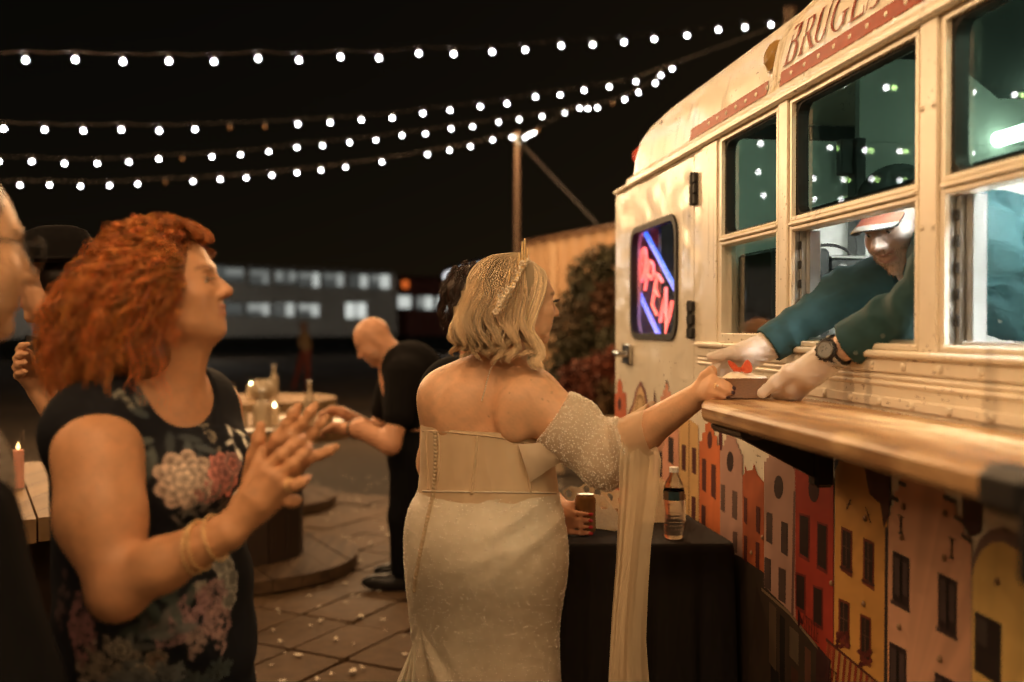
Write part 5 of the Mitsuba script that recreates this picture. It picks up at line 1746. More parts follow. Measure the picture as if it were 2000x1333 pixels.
# train fan: a few hanging pleats at the lower left
tr = []
for i in range(5):
    a0, a1 = -0.62 + i * .21, -0.62 + i * .21 + .25
    g_ = []
    for u in np.linspace(0, 1, 24):
        row_ = []
        for w_ in np.linspace(0, 1, 9):
            an_ = a0 + (a1 - a0) * w_
            L_ = .42 * u
            row_.append([sx + math.sin(an_) * L_ * .62, 2.672 - .050 * u - .030 * math.sin(w_ * np.pi) * min(1, u * 3) + .006 * i, sz - .0 - L_ * math.cos(an_)])
        g_.append(row_)
    g_ = np.array(g_)
    n1, n2 = g_.shape[:2]
    ii, jj = np.meshgrid(np.arange(n1 - 1), np.arange(n2 - 1), indexing='ij')
    q4 = np.stack([ii * n2 + jj, ii * n2 + jj + 1, (ii + 1) * n2 + jj + 1, (ii + 1) * n2 + jj], -1).reshape(-1, 4)
    tr.append(trimesh.Trimesh(g_.reshape(-1, 3), np.vstack([q4[:, [0, 1, 2]], q4[:, [0, 2, 3]]]), process=False))
for i, t_ in enumerate(tr[:3]):
    scene[DR + '__train_pleat' + (f'_{i:03d}' if i else '')] = mikit.ply(t_, 'm_gown', smooth=True)
# beads in loose rows over the skirt
pts, fi = trimesh.sample.sample_surface(SK, 26000, seed=5)
ok = (pts[:, 1] < YB + .05) & (pts[:, 2] > .45)
pts, fi = pts[ok], fi[ok]
# keep those near a jittered lattice in height and arc
la = np.arctan2(pts[:, 0] - SK.vertices[:, 0].mean(), -(pts[:, 1] - YB)) * .24
gu, gv = la / .0095, pts[:, 2] / .0105
gu = gu + .5 * (np.floor(gv) % 2)
near = (np.abs(gu - np.round(gu)) < .24) & (np.abs(gv - np.floor(gv) - .5) < .26)
pts = pts[near]
scene[DR + '__bead'] = mikit.ply(gems(pts + nrm_at if False else pts - np.c_[np.zeros(len(pts)), np.full(len(pts), .0006), np.zeros(len(pts))], .0021, 6), 'm_bead')
labels[DR + '__bead'] = {'kind': 'stuff'}

# bodice: sheer, boned, with the buttons
pr2 = [(832, 819, 1080), (860, 818, 1082), (900, 817, 1086), (935, 816, 1090), (990, 810, 1094)]
ys = np.linspace(832, 990, 46)
xl = np.interp(ys, [p_[0] for p_ in pr2], [p_[1] for p_ in pr2])
xr = np.interp(ys, [p_[0] for p_ in pr2], [p_[2] for p_ in pr2])
a = np.linspace(0, 2 * np.pi, 220, endpoint=False)
vv = []
for y, x0, x1 in zip(ys, xl, xr):
    u = (y - 832) / 158.0
    top_cut = 838 + 6 * (np.cos(a) * .5 + .5) + 26 * np.clip(np.cos(a), 0, 1) ** 2 - 20 * (np.sin(a) > .3)
    yy = top_cut + (990 - top_cut) * u
    ca_, cb_ = P(x0, y, YB), P(x1, y, YB)
    h_ = np.linalg.norm(cb_ - ca_) / 2
    c_ = (ca_ + cb_) / 2
    x_ = c_[0] + np.cos(a) * h_ * math.cos(tw)
    y_ = c_[1] + np.sin(a) * (h_ * .84) - np.cos(a) * h_ * math.sin(tw) * .8
    z_ = np.array([P(1000, t_, 2.75)[2] for t_ in yy])
    vv.append(np.c_[x_, y_, z_])
vv = np.array(vv)
nr, cn = vv.shape[:2]
vv[..., 1] -= .004 * (meshkit.fbm(vv * [30, 30, 9], 3, 8) - .5) * 2
ii, jj = np.meshgrid(np.arange(nr - 1), np.arange(cn), indexing='ij')
q4 = np.stack([ii * cn + jj, ii * cn + (jj + 1) % cn, (ii + 1) * cn + (jj + 1) % cn, (ii + 1) * cn + jj], -1).reshape(-1, 4)
m = trimesh.Trimesh(vv.reshape(-1, 3), np.vstack([q4[:, [0, 1, 2]], q4[:, [0, 2, 3]]]), process=False)
BO = BR_ + '__bodice'
scene[BO] = mikit.ply(m, 'm_sheer', smooth=True)
labels[BO] = {'label': 'sheer boned bodice closed by a row of covered buttons'}


def on_cloth(px, py, lift=.003, mesh=None):
    """the point of the gown's outside that a pixel's ray meets first"""
    d = ray(px, py)
    o = np.array([0, 0, EYE])
    best = None
    for mm in ([SK, m_bod] if mesh is None else [mesh]):
        loc, ir, it = mm.ray.intersects_location([o], [d], multiple_hits=True)
        for l_ in loc:
            if best is None or l_[1] < best[1]:
                best = l_
    return None if best is None else best - unit(d) * lift


m_bod = m
for i, line in enumerate([[(932, 852), (929, 890), (925, 930), (921, 966)], [(1040, 872), (1036, 900), (1034, 935), (1036, 962)], [(832, 845), (834, 890), (836, 930), (836, 956)], [(856, 846), (858, 890), (856, 930), (850, 962)]]):
    pts = [on_cloth(*p_, lift=.002) for p_ in line]
    pts = [p_ for p_ in pts if p_ is not None]
    if len(pts) > 2:
        c_ = spline(pts, 24)
        mm = tubes(c_[None], np.full((1, 24), .0042 if i < 2 else .003), 8)
        vv_ = np.array(mm.vertices)
        scene[BO + '__boning' + (f'_{i:03d}' if i else '')] = mikit.ply(mm, 'm_sheer', smooth=True)
c_ = [on_cloth(x, 960 + (x - 820) * .012, lift=.001) for x in np.linspace(826, 1086, 30)]
c_ = np.array([p_ for p_ in c_ if p_ is not None])
scene[BO + '__waist_seam'] = mikit.ply(tubes(spline(c_, 40)[None], np.full((1, 40), .0028), 6), 'm_gown', smooth=True)
c_ = [on_cloth(x, y, lift=.001) for x, y in ((826, 843), (850, 843), (880, 845), (920, 849), (960, 853), (1000, 860), (1030, 866), (1050, 871))]
c_ = np.array([p_ for p_ in c_ if p_ is not None])
if len(c_) > 3:
    scene[BO + '__top_edge'] = mikit.ply(tubes(spline(c_, 40)[None], np.full((1, 40), .0024), 6), 'm_sheer', smooth=True)
mat('m_button', (0.42, 0.31, 0.19), 0.35, 0.6)
bl = spline([(850, 846, 0), (851, 880, 0), (850, 915, 0), (847, 960, 0), (838, 1000, 0), (828, 1045, 0), (818, 1095, 0), (812, 1130, 0), (809, 1158, 0)], 400)[:, :2]
ln = np.r_[0, np.cumsum(np.linalg.norm(np.diff(bl, axis=0), axis=1))]
BT = trimesh.creation.icosphere(2, .0066)
BT = mikit.ply(BT, 'm_button', smooth=True)
for i, L_ in enumerate(np.arange(0, ln[-1], 7.6)):
    x, y = np.interp(L_, ln, bl[:, 0]), np.interp(L_, ln, bl[:, 1])
    p_ = on_cloth(x, y, lift=.0035)
    if p_ is not None:
        k = BO + '__button'
        scene[k + (f'_{i:03d}' if i else '')] = {**BT, 'to_world': T().translate([float(t_) for t_ in p_])}

# off-shoulder beaded sleeve and the sheer panel hanging from it
ss_ = Sdf()
a0 = sh * .62 + el * .38
ss_.chain([a0, sh * .45 + el * .55, el], [.079, .076, .067], .045)
ss_.chain([el, el * .62 + wr * .38], [.069, .064], .03)
ss_.ell(el + [0.004, 0, -.018], (.064, .062, .058), None, .04)
ss_.plane(P(1068, 842, 2.7), P(1068, 842, 2.7) - P(1110, 876, 2.7) + np.array([-.01, 0, -.0]), .004)
ss_.plane(el * .72 + wr * .28, wr - el, .004)
ss_.fn(lambda p, d: d - .005 * np.sin((p[:, 0] * 130 + 22 * p[:, 2] + 3 * meshkit.noise(p * 22, 4))) * (np.abs(d) < .04) * np.exp(-((p[:, 0] - el[0] - .02) / .05) ** 2) - .004 * (meshkit.noise(p * 40, 2) - .5) * (np.abs(d) < .04))
m = sdf_mesh(ss_, .0048, .006)
SL = BR_ + '__sleeve'
two('m_tulle', {'type': 'principled', 'base_color': rgb(0.58, 0.46, 0.33), 'roughness': 0.6, 'sheen': 0.6})
scene['m_sleeve'] = {'type': 'mask', 'opacity': 0.82, 'bsdf': {'type': 'ref', 'id': 'm_tulle'}}
scene[SL] = mikit.ply(m, 'm_sleeve', smooth=True)
labels[SL] = {'label': 'beaded off-the-shoulder sleeve round her right elbow'}
pts, fi = trimesh.sample.sample_surface(m, 4200, seed=2)
pts = pts + m.face_normals[fi] * .0008
scene[SL + '__bead'] = mikit.ply(gems(pts, .0020, 8), 'm_bead')
labels[SL + '__bead'] = {'kind': 'stuff'}
# flap joining the sleeve to the bodice
fl = []
for u in np.linspace(0, 1, 14):
    a_, b_ = P(1012 + 92 * u, 868 - 6 * u + 0 * u, 2.70 - .02 * u), P(1036 + 60 * u, 942 - 40 * u, 2.70)
    fl.append([a_ + (b_ - a_) * w_ + [0, -.012 * math.sin(w_ * 3.1) - .003 * math.sin(9 * u), 0] for w_ in np.linspace(0, 1, 10)])
fl = np.array(fl)


def sheet(g_):
    n1, n2 = g_.shape[:2]
    ii, jj = np.meshgrid(np.arange(n1 - 1), np.arange(n2 - 1), indexing='ij')
    q4 = np.stack([ii * n2 + jj, ii * n2 + jj + 1, (ii + 1) * n2 + jj + 1, (ii + 1) * n2 + jj], -1).reshape(-1, 4)
    return trimesh.Trimesh(g_.reshape(-1, 3), np.vstack([q4[:, [0, 1, 2]], q4[:, [0, 2, 3]]]), process=False)


scene[SL + '__flap'] = mikit.ply(sheet(fl), 'm_sleeve', smooth=True)
two('m_chiffon_in', {'type': 'principled', 'base_color': rgb(0.72, 0.57, 0.38), 'roughness': 0.6, 'sheen': 0.6})
scene['m_chiffon'] = {'type': 'mask', 'opacity': proc(lambda p, n, uv: 0.52 + 0.20 * noise(p.x * 900, p.z * 900, p.y * 900) - 0.1 * noise(p.x * 60, p.y * 60, p.z * 8)), 'bsdf': {'type': 'ref', 'id': 'm_chiffon_in'}}
le = [(838, 1222), (870, 1212), (900, 1210), (960, 1209), (1000, 1207), (1100, 1203), (1200, 1195), (1333, 1188), (1560, 1176)]
ri = [(838, 1262), (870, 1283), (900, 1292), (930, 1289), (980, 1284), (1060, 1272), (1150, 1266), (1250, 1262), (1333, 1268), (1560, 1284)]
for lay in range(3):
    g_ = []
    for y in np.linspace(838, 1560, 120):
        x0, x1 = np.interp(y, *zip(*le)), np.interp(y, *zip(*ri))
        if lay == 1:
            x0, x1 = x0 + 3, x0 + (x1 - x0) * (.42 + .05 * math.sin(y / 70))
        if lay == 2:
            x0, x1 = x0 + (x1 - x0) * (.26 + .04 * math.sin(y / 90)), x0 + (x1 - x0) * (.62 + .10 * math.sin(y / 130 + 1))
        fall = np.clip((y - 838) / 60, 0, 1)
        Yc = 2.585 + .022 * lay + .03 * (1 - fall)
        row_ = []
        for w_ in np.linspace(0, 1, 70):
            f1 = (.006 if lay == 0 else .004) * np.sin(w_ * (13 + 4 * lay) + 1.7 * lay + .003 * (y - 900) + 2 * math.sin(y / 210)) * (1 - .5 * w_)
            f2 = .0028 * np.sin(w_ * 41 + y / 90 + lay) * np.exp(-2.2 * w_)
            arch = -.030 * (1 - fall) * math.sin(w_ * np.pi)
            row_.append(P(x0 + (x1 - x0) * w_, y - 10 * (1 - fall) * math.sin(w_ * np.pi), Yc + f1 + f2 + arch))
        g_.append(row_)
    scene[SL + '__hanging_panel' + (f'_{lay:03d}' if lay else '')] = mikit.ply(sheet(np.array(g_)), 'm_chiffon', smooth=True)
# sheer cuff where the panel leaves the forearm
cu = []
dA = unit(wr - el)
xA = unit(np.cross(dA, [0, 0, 1]))
zA = np.cross(xA, dA)
for t_ in np.linspace(.24, .52, 10):
    c_ = el * (1 - t_) + wr * t_
    r_ = np.interp(t_, [.24, .38, .52], [.064, .058, .056])
    cu.append([c_ + r_ * (math.cos(a) * xA + (1.0 + .25 * (math.sin(a) < 0)) * math.sin(a) * zA) + dA * .03 * math.sin(a) for a in np.linspace(0, 2 * np.pi, 40)])
scene['m_cuff'] = {'type': 'mask', 'opacity': 0.38, 'bsdf': {'type': 'ref', 'id': 'm_chiffon_in'}}
scene[SL + '__cuff'] = mikit.ply(sheet(np.array(cu)), 'm_cuff', smooth=True)
# ring
def ring_on(parent, a, b, r, rr, m_, gem=None, name='ring'):
    a, b = np.asarray(a), np.asarray(b)
    t_ = trimesh.creation.torus(r, rr, 20, 8)
    Rm = np.eye(4)
    z_ = unit(b - a)
    x_ = unit(np.cross(z_, [0.3, -.2, 1]))
    Rm[:3, 0], Rm[:3, 1], Rm[:3, 2], Rm[:3, 3] = x_, np.cross(z_, x_), z_, (a + b) / 2
    t_.apply_transform(Rm)
    k = part(parent, name, mikit.ply(t_, m_, smooth=True))
    if gem is not None:
        g_ = gems([(a + b) / 2 + np.asarray(gem)], .004, 2)
        scene[k + '__stone'] = mikit.ply(g_, 'm_crystal')


ring_on(BR_, kn[1] * .6 + fg[1][0] * .4, kn[1] * .4 + fg[1][0] * .6, .0108, .0014, 'm_gold', (0, -.012, .003))
# ------------------------------------------------------------------ red-haired guest in profile
RH = thing('person', 'woman with curly red hair in a dark floral sleeveless dress, hands raised and fingers spread', 'person')
SKR = np.array([0.56, 0.295, 0.155])
ho = P(333, 562, 1.96)
a_ = math.radians(11)
hR = rot((math.cos(a_), .02, math.sin(a_)), (0, 0, 1))
hs_ = 1.0
tl = rot((.81, -.59, 0))      # torso: she is turned towards the bus and a little to the camera


def torso_red(s, grow=0.0):
    s.ell(P(292, 930, 2.0), np.array([.128, .180, .20]) + grow, tl, .05)
    s.ell(P(300, 850, 2.0), np.array([.100, .170, .11]) + grow, tl, .05)
    s.ell(P(352, 955, 1.925), np.array([.085, .085, .085]) + grow, tl, .05)
    s.ell(P(415, 925, 2.03), np.array([.080, .080, .085]) + grow, tl, .05)
    s.ell(P(292, 1140, 2.0), np.array([.140, .175, .23]) + grow, tl, .08)
    s.ell(P(325, 1200, 1.97), np.array([.130, .165, .20]) + grow, tl, .07)
    s.ell(P(298, 1390, 2.0), np.array([.165, .195, .26]) + grow, tl, .08)
    s.cone(P(205, 815, 1.88), P(400, 790, 2.12), .058 + grow, .052 + grow, .06)


s = Sdf()
add_head(s, ho, hR, hs_, True, ears=False, lids=.62, jaw=1.1, nose=1.12)
W = local(ho, hR, hs_)
s.ell(W(.045, 0, -.085), (.040, .045, .028), hR, .02)
s.cone(W(-.020, 0, -.06), P(318, 770, 1.99), .060, .066, .035)
s.cone(W(.030, 0, -.095), P(352, 760, 1.97), .034, .040, .03)
s.cone(P(318, 755, 1.99), P(225, 815, 1.90), .050, .045, .05)
s.cone(P(325, 750, 2.0), P(395, 785, 2.11), .046, .042, .05)
torso_red(s)
shR, elR, wrR = P(190, 888, 1.815), P(232, 1146, 1.715), P(444, 1040, 1.69)
s.chain([shR, P(198, 1012, 1.765), elR], [.080, .0735, .050], .03)
s.ell(elR + [-.004, 0, -.024], (.040, .042, .036), None, .025)
s.chain([elR, elR * .60 + wrR * .40, wrR], [.050, .045, .032], .02)
knR = [P(517, 917, 1.69), P(541, 932, 1.685), P(553, 950, 1.69), P(552, 972, 1.705)]
fR = [[P(548, 889, 1.69), P(570, 871, 1.70), P(589, 857, 1.712)], [P(571, 907, 1.685), P(590, 889, 1.695), P(604, 876, 1.705)],
      [P(575, 948, 1.668), P(588, 942, 1.676), P(599, 937, 1.69)], [P(567, 980, 1.692), P(576, 979, 1.695), P(584, 977, 1.70)]]
tR = [P(470, 985, 1.74), P(492, 940, 1.765), P(505, 905, 1.775), P(512, 880, 1.78)]
add_hand(s, wrR, knR, fR, tR, 1.0)
shL, elL, wrL = P(424, 800, 2.14), P(452, 1010, 2.13), P(494, 985, 1.88)
s.chain([shL, shL * .5 + elL * .5, elL], [.050, .044, .044], .03)
s.chain([elL, wrL], [.044, .032], .03)
knL = [P(542, 858, 1.795), P(570, 852, 1.79), P(592, 866, 1.80), P(602, 894, 1.815)]
fL = [[P(560, 829, 1.79), P(573, 808, 1.788), P(583, 791, 1.79)], [P(592, 826, 1.785), P(606, 806, 1.785), P(617, 791, 1.79)],
      [P(611, 845, 1.80), P(626, 828, 1.80), P(637, 815, 1.805)], [P(624, 889, 1.815), P(642, 881, 1.815), P(657, 873, 1.82)]]
tL = [P(490, 940, 1.85), P(497, 893, 1.825), P(505, 858, 1.815), P(509, 832, 1.815)]
add_hand(s, wrL, knL, fL, tL, 1.0)
m = sdf_mesh(s, .0045)
v = np.array(m.vertices)
q = ((v - ho) @ hR) / hs_
fc = face_color(v, ho, hR, hs_, SKR, lip=(0.42, 0.17, 0.12), brow=(0.26, 0.11, 0.05), blush=(0.60, 0.25, 0.15))
sk = skin_color(v, SKR, 5, [(elR, .07, (0.52, 0.24, 0.15), .35)] + [(k, .013, (0.55, 0.26, 0.17), .45) for k in knR + knL] + [(f_[1], .009, (0.55, 0.27, 0.18), .35) for f_ in fR + fL])
c = np.where((np.linalg.norm(q, axis=1) < .15)[:, None], fc, sk)
part(RH, 'body', mikit.ply(m, 'm_skin', smooth=True, color=c))
eyes(RH, ho, hR, hs_, (1, 0, -.35))
W = local(ho, hR, hs_)
la_ = [[W(.083, -.0305 + .011 * u, .000), W(.091, -.032 + .014 * u, -.002), W(.096, -.033 + .017 * u, -.001)] for u in np.linspace(-1, 1, 9)]
mat('m_lash_red', (0.05, 0.025, 0.015), 0.6)
part(RH, 'eyelash', mikit.ply(tubes(np.array(la_), np.tile([.0008, .0007, .0004], (9, 1)), 4), 'm_lash_red'))
mat('m_nail', (0.60, 0.34, 0.25), 0.2, 0.5)
nails(RH, fR[:3], (-.2, -1, .3), 'm_nail', 1.05)

# dress: the torso a little larger, open at the neck and the arms, with its printed flowers
d_ = Sdf()
torso_red(d_, .014)
d_.cone(P(318, 758, 1.99), P(172, 848, 1.86), .060, .084, .05)
d_.cone(P(325, 752, 2.0), P(398, 783, 2.11), .053, .049, .05)
d_.cone(P(328, 640, 1.985), P(336, 765, 1.955), .085, .083, .02, 'cut')
d_.ell(P(180, 965, 1.72), (.13, .078, .145), rot((0, 1, 0), (.10, 0, 1)), .012, 'cut')
d_.ell(P(448, 815, 2.16), (.062, .085, .13), rot((0, 1, 0), (-.25, 0, 1)), .012, 'cut')
d_.fn(lambda p, d: np.where(np.abs(d) < .04, d - .006 * (meshkit.fbm(p * [14, 14, 9], 3, 6) - .5) - .004 * np.sin(p[:, 2] * 46 + 9 * meshkit.noise(p * 6, 2)) * np.clip((1.15 - p[:, 2]) * 5, 0, 1), d))
m = sdf_mesh(d_, .0036)
v = np.array(m.vertices)
nv = np.array(m.vertex_normals)
BG = np.array([0.0075, 0.0085, 0.0125])
col = np.tile(BG, (len(v), 1)) * (0.8 + .5 * meshkit.fbm(v * 8, 3, 1)[:, None])
# planar coordinates on the dress: along her front (arc) and height
lat = (v - P(300, 1000, 2.0)) @ tl


def spot(px, py, Y=None):
    """where the first ray hit on the dress lies"""
    o = np.array([0, 0, EYE])
    loc, _, _ = m.ray.intersects_location([o], [ray(px, py)], multiple_hits=True)
    return loc[np.argmin(loc[:, 1])] if len(loc) else P(px, py, 1.9)


def frame(c0):
    i = np.argmin(((v - c0) ** 2).sum(1))
    n = unit(nv[i])
    x = unit(np.cross([0, 0, 1], n))
    return x, np.cross(n, x), n


def paint(mask, colr, w=1.0):
    k = np.clip(mask * w, 0, 1)[:, None]
    col[:] = col * (1 - k) + np.asarray(colr) * k


def bloom(px, py, rad, tint, inner, petals=9, layers=4, seed=0, squash=1.0):
    """a many-petalled printed flower: rings of petals, darker between them"""
    c0 = spot(px, py)
    x, y, n = frame(c0)
    d = v - c0
    near = (np.linalg.norm(d, axis=1) < rad * 1.5) & (nv @ n > -.2)
    U, V_ = d @ x, d @ y / squash
    r_, th_ = np.hypot(U, V_) / rad, np.arctan2(V_, U)
    wob = .12 * (meshkit.noise(np.c_[U, V_, 0 * U] * 60, seed) - .5)
    for L_ in range(layers, 0, -1):
        R0 = (L_ / layers) ** .85
        npz = petals if L_ > 1 else 5
        ph = L_ * 2.1 + seed
        edge = R0 * (.80 + .20 * np.abs(np.cos((th_ * npz / 2 + ph)))) + wob
        inn = np.clip((edge - r_) / .06, 0, 1) * near
        shade = np.clip((edge - r_) / .26, 0, 1)
        gap = np.abs(np.cos(th_ * npz / 2 + ph)) ** .5
        f_ = (L_ - 1) / max(1, layers - 1)
        base = np.asarray(tint) * f_ + np.asarray(inner) * (1 - f_)
        cc = base[None] * ((1.10 - .80 * shade) * (.45 + .55 * gap))[:, None] * (.8 + .4 * meshkit.noise(np.c_[U, V_, 0 * U] * 160, seed + 3)[:, None])
        k = inn[:, None]
        col[:] = col * (1 - k) + cc * k


def sprig(px, py, ln, ang, colr, seed=0, wid=.018, n=9):
    """a leafy twig or cluster of florets"""
    c0 = spot(px, py)
    x, y, n_ = frame(c0)
    r2 = np.random.default_rng(seed)
    d = v - c0
    U, V_ = d @ x, d @ y
    ok = (nv @ n_ > 0) & (np.linalg.norm(d, axis=1) < ln * 1.4)
    ca_, sa2 = math.cos(ang), math.sin(ang)
    a1, b1 = U * ca_ + V_ * sa2, -U * sa2 + V_ * ca_
    paint(ok * np.clip(1 - np.abs(b1 - .02 * np.sin(a1 * 30)) / .0028, 0, 1) * ((a1 > 0) & (a1 < ln)), np.asarray(colr) * .7, .8)
    for i in range(n):
        t_ = (i + .5) / n * ln
        sgn = 1 if i % 2 else -1
        q1, q2 = a1 - t_ - .006, b1 - sgn * wid * .7 - .02 * math.sin(t_ * 30)
        th = sgn * .7
        e1, e2 = q1 * math.cos(th) + q2 * math.sin(th), -q1 * math.sin(th) + q2 * math.cos(th)
        paint(ok * np.clip(1.6 - ((e1 / wid) ** 2 + (e2 / (wid * .38)) ** 2), 0, 1), np.asarray(colr) * r2.uniform(.6, 1.3), .9)


def cluster(px, py, rx, ry, n, colr, seed, size=.007):
    c0 = spot(px, py)
    x, y, n_ = frame(c0)
    r2 = np.random.default_rng(seed)
    d = v - c0
    U, V_ = d @ x, d @ y
    ok = nv @ n_ > -.1
    near = np.nonzero(ok & (np.abs(U) < rx * 1.6) & (np.abs(V_) < ry * 1.6))[0]
    for i in range(n):
        a1 = r2.uniform(0, 6.28)
        rr = math.sqrt(r2.uniform(0, 1))
        cx_, cy_ = rx * rr * math.cos(a1), ry * rr * math.sin(a1)
        dx, dy = U[near] - cx_, V_[near] - cy_
        th = np.arctan2(dy, dx)
        e = size * (.7 + .3 * np.cos(4 * th + i)) * r2.uniform(.8, 1.3)
        rr_ = np.hypot(dx, dy)
        k = np.clip((e - rr_) / .0015, 0, 1)[:, None] * .92
        cc = np.asarray(colr) * r2.uniform(.55, 1.25) * (0.55 + .45 * np.clip(rr_ / e, 0, 1))[:, None]
        col[near] = col[near] * (1 - k) + cc * k


CREAM, PINK, MAUVE, GREY, WHT = (.80, .66, .55), (.70, .28, .24), (.48, .29, .31), (.12, .13, .13), (.82, .80, .74)
sprig(300, 765, .10, 2.5, (.10, .12, .12), 1, .016)
sprig(255, 800, .14, 0.2, (.07, .09, .10), 2, .020, 8)
sprig(330, 850, .13, -1.0, (.06, .075, .085), 3, .022, 8)
sprig(295, 860, .10, 3.9, (.09, .11, .11), 4, .018)
cluster(262, 775, .035, .022, 26, (.22, .22, .19), 5, .0065)
cluster(410, 850, .010, .055, 26, (.30, .27, .21), 6, .0055)
cluster(395, 975, .05, .03, 18, (.10, .09, .085), 61, .008)
sprig(440, 830, .075, -1.2, WHT, 7, .013, 4)
sprig(452, 855, .05, -2.2, WHT, 8, .012, 3)
bloom(362, 935, .060, (.58, .44, .36), CREAM, 9, 4, 1)
bloom(440, 925, .046, PINK, (.50, .22, .2), 7, 3, 2)
bloom(455, 905, .026, (.60, .33, .30), PINK, 6, 2, 3)
cluster(415, 960, .035, .020, 24, (.42, .18, .16), 62, .008)
sprig(330, 1010, .15, -.3, (.11, .10, .09), 9, .010, 10)
sprig(345, 1030, .12, .5, (.10, .10, .09), 91, .008, 10)
for i, (x, y) in enumerate(((437, 1090), (447, 1110), (440, 1130), (452, 1150), (430, 1105), (455, 1128), (448, 1172))):
    bloom(x, y, .020, WHT, (.6, .58, .52), 5, 1, 30 + i)
cluster(395, 1150, .012, .014, 6, (.5, .47, .42), 63, .010)
cluster(418, 1165, .034, .03, 60, (.42, .27, .27), 10, .0070)
cluster(375, 1195, .045, .035, 75, MAUVE, 11, .0070)
cluster(330, 1230, .040, .030, 60, (.34, .22, .23), 12, .0070)
cluster(425, 1215, .035, .030, 60, (.46, .29, .28), 13, .0070)
cluster(385, 1255, .020, .03, 34, (.40, .29, .27), 14, .0065)
cluster(432, 1255, .013, .022, 18, (.42, .28, .26), 141, .0065)
sprig(350, 1215, .10, 2.6, (.06, .085, .08), 15, .024, 6)
sprig(370, 1180, .08, 2.0, (.06, .085, .08), 16, .020, 5)
cluster(215, 1290, .05, .045, 60, (.28, .24, .20), 17, .0085)
cluster(180, 1320, .03, .04, 30, (.24, .2, .17), 171, .0085)
sprig(240, 1300, .12, .6, (.11, .12, .12), 18, .02, 7)
bloom(235, 1270, .022, (.36, .33, .29), (.4, .36, .3), 6, 2, 19)
bloom(305, 1290, .022, (.32, .26, .20), (.3, .2, .15), 6, 2, 20)
bloom(275, 1320, .022, (.36, .30, .23), (.3, .2, .15), 6, 2, 21)
cluster(300, 1325, .07, .02, 40, (.12, .13, .13), 22, .012)
cluster(400, 1320, .06, .025, 20, (.07, .09, .09), 23, .015)
cluster(150, 1210, .018, .05, 44, (.20, .10, .11), 24, .0075)
cluster(165, 1250, .022, .05, 44, (.22, .11, .12), 25, .0075)
cluster(120, 1180, .018, .06, 20, (.07, .045, .05), 26, .009)
part(RH, 'dress', mikit.ply(m, 'm_print_cloth', smooth=True, color=col), 'dark sleeveless dress printed with cream, pink and mauve flowers')

# bracelets and rings
for i, (t_, tilt) in enumerate(((.72, .35), (.765, .25), (.90, .15))):
    c0 = elR * (1 - t_) + wrR * t_
    r_ = np.interp(t_, [.40, 1], [.045, .032]) + .005
    tr = trimesh.creation.torus(r_, .0022, 48, 8)
    z_ = unit(unit(wrR - elR) + np.array([0, -tilt * .3, -tilt]))
    Rm = np.eye(4)
    x_ = unit(np.cross(z_, [0, 1, 0]))
    Rm[:3, 0], Rm[:3, 1], Rm[:3, 2], Rm[:3, 3] = x_, np.cross(z_, x_), z_, c0
    tr.apply_transform(Rm)
    part(RH, 'bracelet', mikit.ply(tr, 'm_gold', smooth=True))
ring_on(RH, knR[2] * .35 + fR[2][0] * .65, knR[2] * .25 + fR[2][0] * .75, .0108, .0018, 'm_gold')
ring_on(RH, knL[1] * .9 + fL[1][0] * .1, knL[1] * .7 + fL[1][0] * .3, .0112, .0015, 'm_gold', (-.004, -.011, 0))
ring_on(RH, knL[2] * .9 + fL[2][0] * .1, knL[2] * .7 + fL[2][0] * .3, .0112, .0018, 'm_gold', (.008, -.010, -.003))
ring_on(RH, elL * .25 + wrL * .75, elL * .2 + wrL * .8, .037, .004, 'm_aluminium', None, 'bangle')

# curly red hair
RC = np.array([0.55, 0.185, 0.05])
hs2 = Sdf()
hs2.ell(W(-.030, 0, .025), np.array([.112, .096, .098]) * hs_, hR, .001)
hs2.ell(P(225, 640, 1.97), (.100, .105, .105), None, .05)
hs2.ell(P(265, 690, 1.93), (.075, .08, .06), None, .05)
hs2.plane(W(.062, 0, .05), hR @ np.array([1, 0, -.30]), .01)
hs2.ell(W(.080, 0, -.060), np.array([.085, .10, .085]), hR, .015, 'cut')
mh = sdf_mesh(hs2, .006)
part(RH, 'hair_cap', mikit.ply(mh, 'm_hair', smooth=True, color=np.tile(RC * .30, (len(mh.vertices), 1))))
r2 = np.random.default_rng(21)
